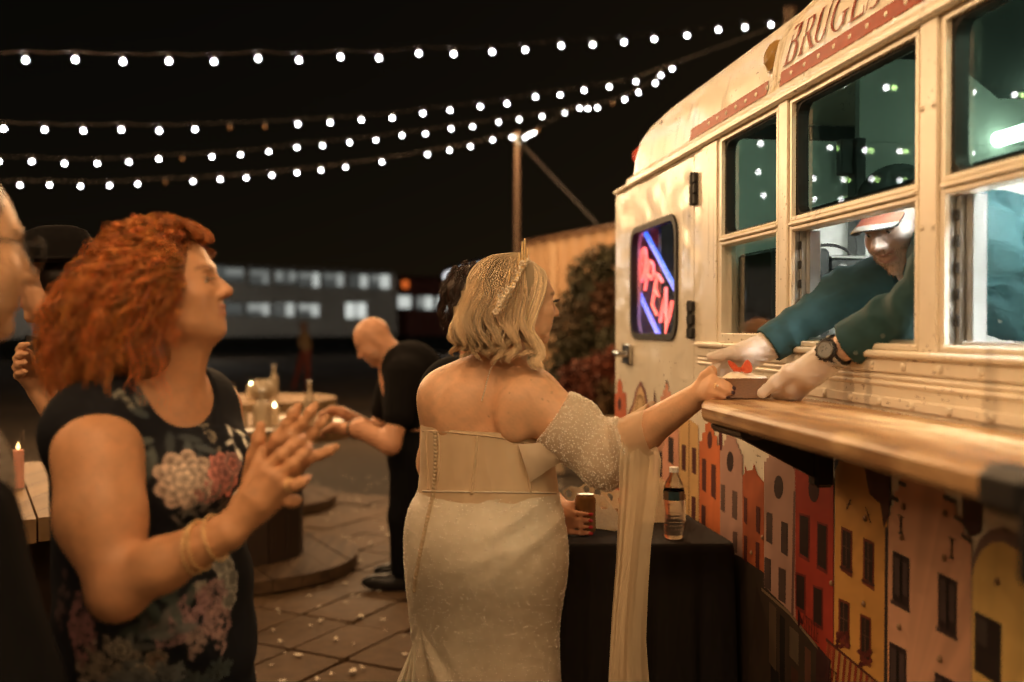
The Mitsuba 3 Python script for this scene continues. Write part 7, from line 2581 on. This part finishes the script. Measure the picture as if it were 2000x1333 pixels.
cup('clear plastic cup at the front of the nearest spool table', 470, 5.75, .10, .04)
cup('clear plastic cup behind the spread fingers on the nearest spool table', 575, 5.85, .11, .04)
cup('small cup near the man’s hands on the nearest spool table', 640, 5.9, .09, .036)
cup('short pale cup at the left of the nearest spool table', 448, 5.95, .10, .042)
v_ = lathe([[0, 0], [.05, .002], [.10, .05], [.105, .09], [.08, .14], [.05, .165], [.045, .163], [.07, .14], [.094, .09], [.09, .05], [.045, .01], [0, .01]], 28, P(512, 700, 8.2) * [1, 1, 0] + [0, 0, ZT + .001])
single('round_vase', mikit.ply(v_, 'm_frost', smooth=True), 'round pale glass vase beside the candle on the farther spool table', 'vase')
r2 = np.random.default_rng(4)
for i, (px, Y, w_) in enumerate(((500, 5.62, .10), (560, 6.35, .12), (655, 6.2, .11))):
    c_ = P(px, 700, Y) * [1, 1, 0] + [0, 0, ZT + .002]
    mm = cat([lathe([[0, 0], [w_ * .6, 0], [w_, .012], [w_ - .003, .013], [w_ * .58, .004], [0, .004]], 24, c_)])
    single('paper_plate', mikit.ply(mm, 'm_white_plastic', smooth=40), ['paper plate at the near edge of the nearest spool table', 'paper plate behind the candle on the nearest spool table', 'paper plate by the bald man’s arms'][i], 'plate')

# ------------------------------------------------------------------ bald man bending over the spool table
BM_ = thing('person', 'bald man in a black shirt bending over the spool table', 'person')
SKB = np.array([0.64, 0.33, 0.19])
Y0 = 5.75
ho = P(728, 665, Y0)
hR = rot((-.80, -.10, -.60), unit((-.25, 0, 1)))
s = Sdf()
add_head(s, ho, hR, 1.10, False, lids=.9, jaw=1.2)
W = local(ho, hR, 1.10)
s.cone(W(-.03, 0, -.05), P(785, 712, Y0 + .03), .068, .075, .03)
shN, elN, wrN = P(800, 745, Y0 - .17), P(762, 868, Y0 - .28), P(672, 838, Y0 - .10)
shF, elF, wrF = P(778, 730, Y0 + .2), P(735, 845, Y0 + .22), P(668, 806, Y0 + .02)
s.chain([shN, elN, P(702, 838, Y0 - .20), wrN], [.062, .056, .052, .034], .03)
s.chain([shF, elF, wrF], [.058, .050, .034], .03)
for wr_, dz in ((wrN, 0), (wrF, -14)):
    k_ = [wr_ + np.array([-.085, -.02 + .018 * i, .012 - .008 * i]) for i in range(4)]
    f_ = [[a + [-.03, 0, -.012], a + [-.045, 0, -.032], a + [-.045, .0, -.05]] for a in k_]
    add_hand(s, wr_, k_, f_, [wr_ + [-.02, -.02, .02], wr_ + [-.055, -.035, .025], wr_ + [-.085, -.04, .01], wr_ + [-.105, -.04, -.005]], 1.1)
s.cone(P(795, 735, Y0), P(830, 890, Y0 + .02), .16, .17, .05)
m = sdf_mesh(s, .009)
v = np.array(m.vertices)
c = np.where((np.linalg.norm(v - ho, axis=1) < .17)[:, None], face_color(v, ho, hR, 1.1, SKB, stubble=(.16, .085, .05), lash=False), skin_color(v, SKB, 2))
part(BM_, 'body', mikit.ply(m, 'm_skin', smooth=True, color=c))
d_ = Sdf()
d_.cone(P(802, 728, Y0 + .02), P(822, 800, Y0 + .05), .185, .195, .05)
d_.cone(P(815, 790, Y0 + .03), P(812, 900, Y0 + .03), .19, .165, .06)
d_.cone(P(790, 735, Y0 - .14), elN * .55 + shN * .45, .115, .088, .04)
d_.cone(P(780, 725, Y0 + .16), elF * .6 + shF * .4, .11, .085, .04)
d_.cone(P(752, 690, Y0), P(790, 725, Y0), .075, .10, .03)
d_.cone(W(-.03, 0, -.04), W(.03, 0, -.19), .074, .066, .01, 'cut')
d_.fn(lambda p, d: np.where(np.abs(d) < .05, d - .012 * (meshkit.fbm(p * [10, 10, 6], 3, 6) - .5), d))
part(BM_, 'shirt', mikit.ply(sdf_mesh(d_, .010), 'm_black_shirt', smooth=True))
t_ = Sdf()
for dx, Yl in ((-8, Y0 - .10), (12, Y0 + .16)):
    t_.chain([P(812 + dx, 905, Yl), P(800 + dx, 1010, Yl - .02), P(798 + dx, 1108, Yl)], [.125, .095, .08], .04)
t_.cone(P(815, 880, Y0 - .05), P(815, 905, Y0 + .1), .16, .16, .05)
part(BM_, 'trousers', mikit.ply(sdf_mesh(t_, .012), 'm_black_cloth', smooth=True))
for i, (dx, Yl) in enumerate(((-8, Y0 - .10), (12, Y0 + .16))):
    ft = P(798 + dx, 1130, Yl) * [1, 1, 0]
    b_ = Sdf().ell(ft + [-.10, 0, .05], (.15, .055, .05), None, .02).ell(ft + [.0, 0, .08], (.07, .055, .08), None, .03)
    b_.plane([0, 0, .004], (0, 0, -1), .004)
    part(BM_, 'shoe', mikit.ply(sdf_mesh(b_, .012), 'm_black_metal', smooth=True))
tr = trimesh.creation.torus(.052, .009, 30, 8)
Rm = np.eye(4)
z_ = unit(P(702, 838, Y0 - .20) - wrN)
x_ = unit(np.cross(z_, [0, 1, 0]))
Rm[:3, 0], Rm[:3, 1], Rm[:3, 2], Rm[:3, 3] = x_, np.cross(z_, x_), z_, wrN * .25 + P(702, 838, Y0 - .20) * .75
tr.apply_transform(Rm)
part(BM_, 'wristband', mikit.ply(tr, 'm_rubber', smooth=True))

# ------------------------------------------------------------------ guest in black with dark curls, mostly hidden behind the bride, holding a can
HG = thing('person', 'guest in black with dark curls behind the bride, one hand on a can', 'person')
s = Sdf()
ho = P(938, 588, 3.55)
hR = rot((.8, .55, -.1))
add_head(s, ho, hR, 1.0, True, ears=False, lids=.8)
W = local(ho, hR, 1.0)
s.cone(W(-.02, 0, -.05), P(932, 720, 3.55), .055, .06, .03)
s.cone(P(905, 760, 3.58), P(1000, 765, 3.5), .07, .07, .05)
sh_, el_, wr_ = P(1020, 775, 3.42), P(1046, 950, 3.30), P(1106, 1004, 3.10)
s.chain([sh_, el_, wr_], [.055, .045, .03], .03)
canc = P(1143, 1045, 3.13)
canc[2] = .853
k_ = [canc + [-.060, -.018, .070 - .020 * i] for i in range(4)]
f_ = [[a + [.016, -.020, -.001], a + [.042, -.027, -.002], a + [.066, -.020, -.003]] for a in k_]
f_ = [[canc + [-.048, -.034, .070 - .020 * i], canc + [-.018, -.047, .069 - .020 * i], canc + [.012, -.045, .067 - .020 * i]] for i in range(4)]
add_hand(s, wr_, k_, f_, [wr_ + [.012, .02, .02], canc + [-.056, .025, .075], canc + [-.030, .044, .082], canc + [.0, .046, .085]], .95)
s.cone(P(930, 800, 3.56), P(925, 960, 3.56), .12, .12, .05)
m = sdf_mesh(s, .008)
part(HG, 'body', mikit.ply(m, 'm_skin', smooth=True, color=skin_color(np.array(m.vertices), SKB, 4)))
d_ = Sdf()
d_.cone(P(884, 750, 3.58), P(1005, 768, 3.5), .095, .085, .06)
d_.cone(P(925, 790, 3.57), P(925, 1000, 3.57), .165, .165, .06)
d_.cone(P(925, 1000, 3.57), P(925, 1380, 3.57), .19, .22, .06)
d_.cone(P(862, 760, 3.58), P(868, 900, 3.5), .075, .06, .04)
d_.cone(sh_, el_, .075, .06, .04)
d_.cone(W(-.02, 0, -.05), W(.03, 0, -.22), .08, .07, .01, 'cut')
part(HG, 'dress', mikit.ply(sdf_mesh(d_, .010), 'm_black_cloth', smooth=True))
G = []
r2 = np.random.default_rng(41)
for i in range(70):
    dv = unit(r2.normal(size=3) * [1, 1, .8] + [-.5, 0, .2])
    a = W(-.02 + .098 * dv[0], .082 * dv[1], .03 + .09 * dv[2])
    G.append([a, a + hR @ dv * .02, a + hR @ dv * .035 + [0, 0, -.05], a + hR @ dv * .03 + [0, 0, -.11]])
mm, cc = strands(G, 22, .012, .0011, 42, np.array([.035, .016, .010]), .25, 18, wave=.008, waves=2.5, frizz=.001)
part(HG, 'hair', mikit.ply(mm, 'm_hair', smooth=True, color=cc), kind='stuff')
hc = Sdf().ell(W(-.03, 0, .025), (.11, .09, .1), hR, .01)
mm = sdf_mesh(hc, .008)
part(HG, 'hair_cap', mikit.ply(mm, 'm_hair', smooth=True, color=np.tile([.03, .014, .009], (len(mm.vertices), 1))))
mat('m_red_nail', (0.45, 0.03, 0.03), 0.15, 0.6)
nails(HG, f_, (.3, -1, .1), 'm_red_nail', 1.1)

# ------------------------------------------------------------------ guest with a hat behind the red-haired woman, raising a glass
HT = thing('person', 'guest in a dark brimmed hat behind the red hair, raising a glass', 'person')
SKH = np.array([0.60, 0.33, 0.19])
ho = P(112, 546, 2.75)
hR = rot((-.93, -.36, -.05))
s = Sdf()
add_head(s, ho, hR, 1.0, False, lids=.4)
W = local(ho, hR, 1.0)
s.cone(W(-.02, 0, -.05), P(190, 690, 2.82), .058, .065, .03)
s.cone(P(225, 770, 2.72), P(200, 770, 3.0), .07, .07, .05)
gl_ = P(72, 690, 2.52)
wr_ = P(78, 762, 2.56)
el_ = P(170, 890, 2.62)
s.chain([P(230, 790, 2.68), el_, wr_], [.055, .048, .031], .03)
k_ = [P(52, 690, 2.50), P(46, 706, 2.50), P(43, 722, 2.505), P(44, 738, 2.515)]
f_ = [[P(42, 682, 2.475), P(56, 676, 2.455), P(72, 678, 2.455)], [P(37, 700, 2.475), P(52, 694, 2.455), P(70, 695, 2.455)], [P(35, 717, 2.48), P(50, 712, 2.46), P(68, 712, 2.46)], [P(37, 733, 2.49), P(50, 729, 2.47), P(64, 728, 2.47)]]
f_ = [[P(38, 683, 2.49), P(43, 676, 2.475), P(56, 672, 2.465)], [P(33, 701, 2.49), P(38, 694, 2.475), P(52, 690, 2.465)], [P(31, 718, 2.495), P(36, 712, 2.48), P(50, 708, 2.47)], [P(34, 734, 2.505), P(38, 729, 2.49), P(50, 726, 2.48)]]
add_hand(s, wr_, k_, f_, [P(90, 735, 2.54), P(98, 712, 2.51), P(100, 690, 2.49), P(96, 672, 2.48)], 1.0)
s.cone(P(222, 810, 2.87), P(228, 1000, 2.87), .12, .13, .05)
m = sdf_mesh(s, .006)
v = np.array(m.vertices)
c = np.where((np.linalg.norm(v - ho, axis=1) < .16)[:, None], face_color(v, ho, hR, 1.0, SKH), skin_color(v, SKH, 8))
part(HT, 'body', mikit.ply(m, 'm_skin', smooth=True, color=c))
d_ = Sdf()
d_.cone(P(232, 785, 2.74), P(205, 785, 3.0), .085, .085, .05)
d_.cone(P(225, 810, 2.88), P(232, 1300, 2.88), .15, .17, .05)
d_.cone(P(232, 795, 2.70), el_ + [.01, 0, 0], .070, .060, .04)
d_.cone(W(-.02, 0, -.05), W(.05, 0, -.24), .08, .07, .01, 'cut')
mat('m_maroon', (0.05, 0.012, 0.012), 0.85)
part(HT, 'top', mikit.ply(sdf_mesh(d_, .010), 'm_maroon', smooth=True))
hr_ = Sdf().ell(W(-.03, 0, .0), (.105, .09, .11), hR, .01)
hr_.plane(W(.045, 0, 0), hR @ np.array([1, 0, 0]), .01)
mm = sdf_mesh(hr_, .008)
part(HT, 'hair', mikit.ply(mm, 'm_hair', smooth=True, color=np.tile([.02, .012, .008], (len(mm.vertices), 1))))
mat('m_felt', (0.007, 0.006, 0.006), 0.9, 0.12)
hat = lathe([[0, .130], [.055, .128], [.082, .115], [.096, .08], [.105, .045], [.107, .04], [.150, .038], [.190, .044], [.190, .040], [.150, .032], [.10, .030], [0, .03]], 40)
v_ = np.array(hat.vertices)
v_[:, 2] += .012 * np.cos(2 * np.arctan2(v_[:, 1], v_[:, 0])) * (np.hypot(v_[:, 0], v_[:, 1]) > .12) - .02 * np.exp(-(v_[:, 1] / .02) ** 2) * (v_[:, 2] > .11)
hat.vertices = v_ * [1, .85, 1]
Rm = np.eye(4)
Rm[:3, :3] = hR
Rm[:3, 3] = W(-.008, 0, .018)
hat.apply_transform(Rm)
part(HT, 'hat', mikit.ply(hat, 'm_felt', smooth=50))
GL = thing('drinking_glass', 'short glass tumbler held up behind the red hair at the left', 'glass')
ax_ = unit([.10, 0, 1])
g_ = lathe([[0, 0], [.031, 0], [.037, .092], [.0352, .092], [.0295, .008], [0, .008]], 28)
Rm = np.eye(4)
x_ = unit(np.cross([0, 1, 0], ax_))
Rm[:3, 0], Rm[:3, 1], Rm[:3, 2], Rm[:3, 3] = x_, np.cross(ax_, x_), ax_, P(74, 728, 2.515)
g_.apply_transform(Rm)
part(GL, 'tumbler', mikit.ply(g_, 'm_solid_glass', smooth=40))
for y in (1, -1):
    tr = trimesh.creation.torus(.024, .0018, 24, 6)
    Rm = np.eye(4)
    Rm[:3, 0], Rm[:3, 1], Rm[:3, 2], Rm[:3, 3] = hR[:, 1], hR[:, 2], hR[:, 0], W(.100, y * .031, -.004)
    tr.apply_transform(Rm)
    part(HT, 'spectacle_rim', mikit.ply(tr, 'm_aluminium', smooth=True))

# ------------------------------------------------------------------ man at the left edge, close to the camera
LM = thing('person', 'man in a speckled shirt and dark jacket cut off by the left edge', 'person')
SKL = np.array([0.62, 0.36, 0.20])
ho = P(-114, 482, 1.42)
hR = rot((.72, .69, -.05))
s = Sdf()
add_head(s, ho, hR, 1.12, False, lids=.4, jaw=1.25)
W = local(ho, hR, 1.12)
s.cone(W(-.02, 0, -.05), P(-171, 790, 1.42), .062, .07, .03)
s.cone(P(-128, 900, 1.45), P(-298, 900, 1.3), .08, .08, .05)
s.cone(P(-198, 950, 1.45), P(-198, 1300, 1.45), .12, .13, .05)
m = sdf_mesh(s, .0055)
v = np.array(m.vertices)
part(LM, 'body', mikit.ply(m, 'm_skin', smooth=True, color=face_color(v, ho, hR, 1.12, SKL, stubble=(.30, .17, .10))))
eyes(LM, ho, hR, 1.12)
hr_ = Sdf().ell(W(-.025, 0, .035), np.array([.104, .084, .092]) * 1.12, hR, .01)
hr_.plane(W(.062, 0, .03), hR @ np.array([1, 0, -.35]), .01)
hr_.plane(W(0, 0, -.045), hR @ np.array([-.3, 0, -1]), .01)
mm = sdf_mesh(hr_, .007)
part(LM, 'hair', mikit.ply(mm, 'm_hair', smooth=True, color=np.tile([.16, .09, .045], (len(mm.vertices), 1)) * (0.6 + .8 * meshkit.fbm(np.array(mm.vertices) * 90, 2, 1)[:, None])))
# spectacles: temple arm and rims
tm = [W(.104, -.066, .006), W(.06, -.082, .008), W(-.01, -.088, .006), W(-.035, -.086, -.012)]
part(LM, 'spectacle_arm', mikit.ply(tube(tm, .0022, 6, 20), 'm_black_metal', smooth=True))
for y in (1, -1):
    tr = trimesh.creation.torus(.026, .002, 30, 6)
    Rm = np.eye(4)
    Rm[:3, 0], Rm[:3, 1], Rm[:3, 2], Rm[:3, 3] = hR[:, 1] * 1.1, hR[:, 2], hR[:, 0], W(.104, y * .036, -.004)
    tr.apply_transform(Rm)
    part(LM, 'spectacle_rim', mikit.ply(tr, 'm_black_metal', smooth=True))


def speck(p, n, uv):
    a_, b_, _ = voronoi((p.x + p.y * 0.6) * 90, p.z * 90)
    return mix((0.04, 0.035, 0.03), (0.22, 0.19, 0.16), smoothstep(0.16, 0.30, a_))


mat('m_speckled', {**proc(speck)}, 0.8)
d_ = Sdf()
d_.cone(P(-108, 935, 1.47), P(-308, 920, 1.3), .085, .085, .05)
d_.cone(P(-178, 960, 1.47), P(-178, 1150, 1.47), .125, .13, .05)
d_.cone(P(-96, 900, 1.47), P(-88, 960, 1.46), .040, .05, .05)
d_.cone(P(-116, 760, 1.46), P(-98, 960, 1.46), .048, .05, .05)
d_.cone(W(-.02, 0, -.04), W(.0, 0, -.20), .064, .060, .01, 'cut')
part(LM, 'shirt', mikit.ply(sdf_mesh(d_, .008), 'm_speckled', smooth=True))
d_ = Sdf()
d_.cone(P(-80, 1060, 1.44), P(-30, 1420, 1.42), .075, .115, .05)
d_.cone(P(-170, 1000, 1.44), P(-150, 1420, 1.44), .13, .16, .05)
d_.cone(P(-45, 1010, 1.40), P(-20, 1400, 1.36), .035, .09, .05)
d_.fn(lambda p, d: np.where(np.abs(d) < .05, d - .014 * (meshkit.fbm(p * [9, 9, 5], 3, 6) - .5), d))
part(LM, 'jacket', mikit.ply(sdf_mesh(d_, .009), 'm_black_cloth', smooth=True))

# ------------------------------------------------------------------ far-off walker by the train
FW = thing('person', 'small far figure in a pale top and red trousers before the train', 'person')
Yf = 24.0
s = Sdf()
s.ell(P(593, 637, Yf), (.09, .10, .12), None, .02)
s.cone(P(593, 647, Yf), P(595, 658, Yf), .06, .12, .08)
s.cone(P(595, 660, Yf), P(597, 686, Yf), .13, .11, .08)
s.chain([P(588, 657, Yf - .2), P(586, 672, Yf - .3), P(590, 680, Yf - .3)], [.055, .045, .04], .04)
s.chain([P(602, 657, Yf + .1), P(605, 675, Yf), P(605, 688, Yf)], [.055, .045, .04], .04)
m = sdf_mesh(s, .022)
v = np.array(m.vertices)
zz = v[:, 2]
cl = np.where((zz > P(0, 648, Yf)[2])[:, None], (.10, .05, .025), (.13, .08, .035))
part(FW, 'body', mikit.ply(m, 'm_skin', smooth=True, color=cl))
t_ = Sdf()
t_.chain([P(600, 686, Yf), P(601, 725, Yf - .1), P(601, 760, Yf)], [.10, .07, .06], .05)
t_.chain([P(594, 686, Yf), P(583, 722, Yf + .1), P(573, 758, Yf + .3)], [.10, .07, .06], .05)
mat('m_red_cloth', (0.10, 0.018, 0.012), 0.8)
part(FW, 'trousers', mikit.ply(sdf_mesh(t_, .024), 'm_red_cloth', smooth=True))

# ------------------------------------------------------------------ side table under a black cloth beside the bus, carriers, can, bottle
TB = thing('draped_table', 'side table under a black cloth between the bride and the bus', 'table')
zt = .85
poly = np.array([[.15, 2.98], [1.103 - .1337 * 2.98 - .035, 2.98], [1.103 - .1337 * 3.55 - .035, 3.55], [.15, 3.55]])
cloth = []
n_ = 200
per = sg.Polygon(poly).buffer(-.03).buffer(.03, quad_segs=6).exterior
L_ = per.length
base_ = np.array([per.interpolate(L_ * k / n_).coords[0] for k in range(n_)])
cen = base_.mean(0)
out_ = unit_rows(base_ - cen)
rows_ = []
for z_, gr in ((zt, -.02), (zt, 0.0), (zt - .006, .006), (zt - .03, .010), (zt - .2, .016), (zt - .45, .022), (.02, .028)):
    wv = (.010 * np.sin(np.arange(n_) * 2 * np.pi * 17 / n_) + .008 * np.sin(np.arange(n_) * 2 * np.pi * 29 / n_ + 1)) * np.clip((zt - z_) / .4, 0, 1)
    rows_.append(np.c_[base_ + out_ * (gr + wv)[:, None], np.full(n_, z_)])
rows_ = np.array(rows_)
ii, jj = np.meshgrid(np.arange(len(rows_) - 1), np.arange(n_), indexing='ij')
q4 = np.stack([ii * n_ + jj, ii * n_ + (jj + 1) % n_, (ii + 1) * n_ + (jj + 1) % n_, (ii + 1) * n_ + jj], -1).reshape(-1, 4)
vv = np.vstack([rows_.reshape(-1, 3), [[*cen, zt]]])
k = np.arange(n_)
f = np.vstack([q4[:, [0, 2, 1]], q4[:, [0, 3, 2]], np.c_[np.full(n_, len(vv) - 1), k, (k + 1) % n_]])
two('m_table_cloth', {'type': 'principled', 'base_color': rgb(0.016, 0.013, 0.012), 'roughness': 0.85, 'specular': 0.2, 'sheen': 0.3})
part(TB, 'cloth', mikit.ply(trimesh.Trimesh(vv, f, process=False), 'm_table_cloth', smooth=60))
for i in range(4):
    p_ = cen + (poly[i] - cen) * .86
    part(TB, 'leg', mikit.ply(tube([[p_[0], p_[1], 0.0], [p_[0], p_[1], zt - .01]], .018, 8), 'm_black_metal'))

mat('m_carton', {**proc(lambda p, n, uv: mix((0.70, 0.55, 0.36), (0.80, 0.66, 0.45), noise(p.x * 200, p.y * 200, p.z * 200)))}, 0.7)


def carrier(label, px, py, Y, yaw, w_=.15, d_=.11, h_=.062):
    """cardboard takeaway carrier: box, peaked handle boards with hand holes"""
    key = thing('takeaway_carrier', label, 'box', 'cardboard carriers on the draped table')
    c_ = P(px, py, Y)
    c_[2] = zt + .003
    R_4 = trimesh.transformations.rotation_matrix(yaw, [0, 0, 1])
    R_4[:3, 3] = c_

    def put(m_):
        m_.apply_transform(R_4)
        return m_
    part(key, 'box', mikit.ply(put(rbox([-w_ / 2, -d_ / 2, 0], [w_ / 2, d_ / 2, h_ * .8], .002)), 'm_kraft'))
    for sgn in (-1, 1):
        pr_ = sg.Polygon([(-w_ / 2, 0), (w_ / 2, 0), (w_ / 2, h_ * .95), (w_ * .34, h_ * 1.35), (w_ * .16, h_ * 1.75), (-w_ * .10, h_ * 1.78), (-w_ * .30, h_ * 1.45), (-w_ / 2, h_ * .9)]).buffer(-.008).buffer(.008)
        pr_ = pr_.difference(sg.Point(-.02, h_ * 1.35).buffer(.013)).difference(sg.Point(.025, h_ * 1.25).buffer(.014))
        m_ = trimesh.creation.extrude_polygon(pr_, .0025, engine='earcut')
        v_ = np.array(m_.vertices)
        m_.vertices = np.c_[v_[:, 0], sgn * (d_ / 2 + .0015) + v_[:, 2] - (.0 if sgn > 0 else .0025), v_[:, 1]]
        if m_.volume < 0:
            m_.invert()
        part(key, 'side_board', mikit.ply(put(m_), 'm_carton'))
    return key


carrier('peaked cardboard carrier farther back, left of the other', 1138, 990, 3.40, -.62)
carrier('peaked cardboard carrier beside the can, hand holes facing the camera', 1184, 1015, 3.24, -.62)
carrier('low cardboard carrier behind the water bottle', 1282, 1000, 3.36, .05, .17, .13, .075)
CN = thing('drink_can', 'brown drink can held on the draped table behind the bride', 'can')
mat('m_can', {**proc(lambda p, n, uv: mix((0.16, 0.075, 0.022), (0.24, 0.12, 0.04), fbm(p.x * 60, p.y * 60, p.z * 30, 2)))}, 0.35, 0.5, 0.4)
part(CN, 'body', mikit.ply(lathe([[0, 0], [.026, 0], [.033, .008], [.033, .105], [.027, .118], [.0265, .1205], [0, .1205]], 32, canc), 'm_can', smooth=40))
part(CN, 'lid', mikit.ply(lathe([[0, .1215], [.024, .1215], [.0265, .1235], [.0275, .1225], [.0270, .1207], [0, .1207]], 32, canc), 'm_aluminium', smooth=40))
WB = thing('water_bottle', 'clear plastic water bottle with a dark label on the black cloth', 'bottle')
wb = P(1316, 1056, 3.05)
wb[2] = zt + .001
rib = []
for z_ in np.linspace(.02, .118, 36):
    rib.append([.0305 - .0035 * math.exp(-((z_ - .075) / .022) ** 2) + .0011 * math.sin(z_ * 2 * np.pi / .0115), z_])
prof_ = [[0, .004], [.018, .0], [.027, .003], [.031, .012]] + rib + [[.0315, .121], [.0315, .150], [.030, .158], [.024, .178], [.0135, .196], [.0125, .204], [0, .204]]
part(WB, 'body', mikit.ply(lathe(prof_, 40, wb), 'm_water_bottle', smooth=50))
part(WB, 'cap', mikit.ply(lathe([[0, .205], [.0145, .205], [.0145, .219], [.013, .221], [0, .221]], 24, wb), 'm_white_plastic', smooth=30))
lb = lathe([[.0320, .122], [.0322, .122], [.0322, .149], [.0320, .149]], 40, wb)
va = np.arctan2(lb.vertices[:, 1] - wb[1], lb.vertices[:, 0] - wb[0])
part(WB, 'label', mikit.ply(lb, 'm_bottle_label', smooth=False, color=np.where((np.mod(va, 2.2) < 1.1)[:, None], (.02, .05, .06), (.13, .08, .045))), 'dark teal and brown paper band')
mat('m_bottle_label', VC, 0.4)
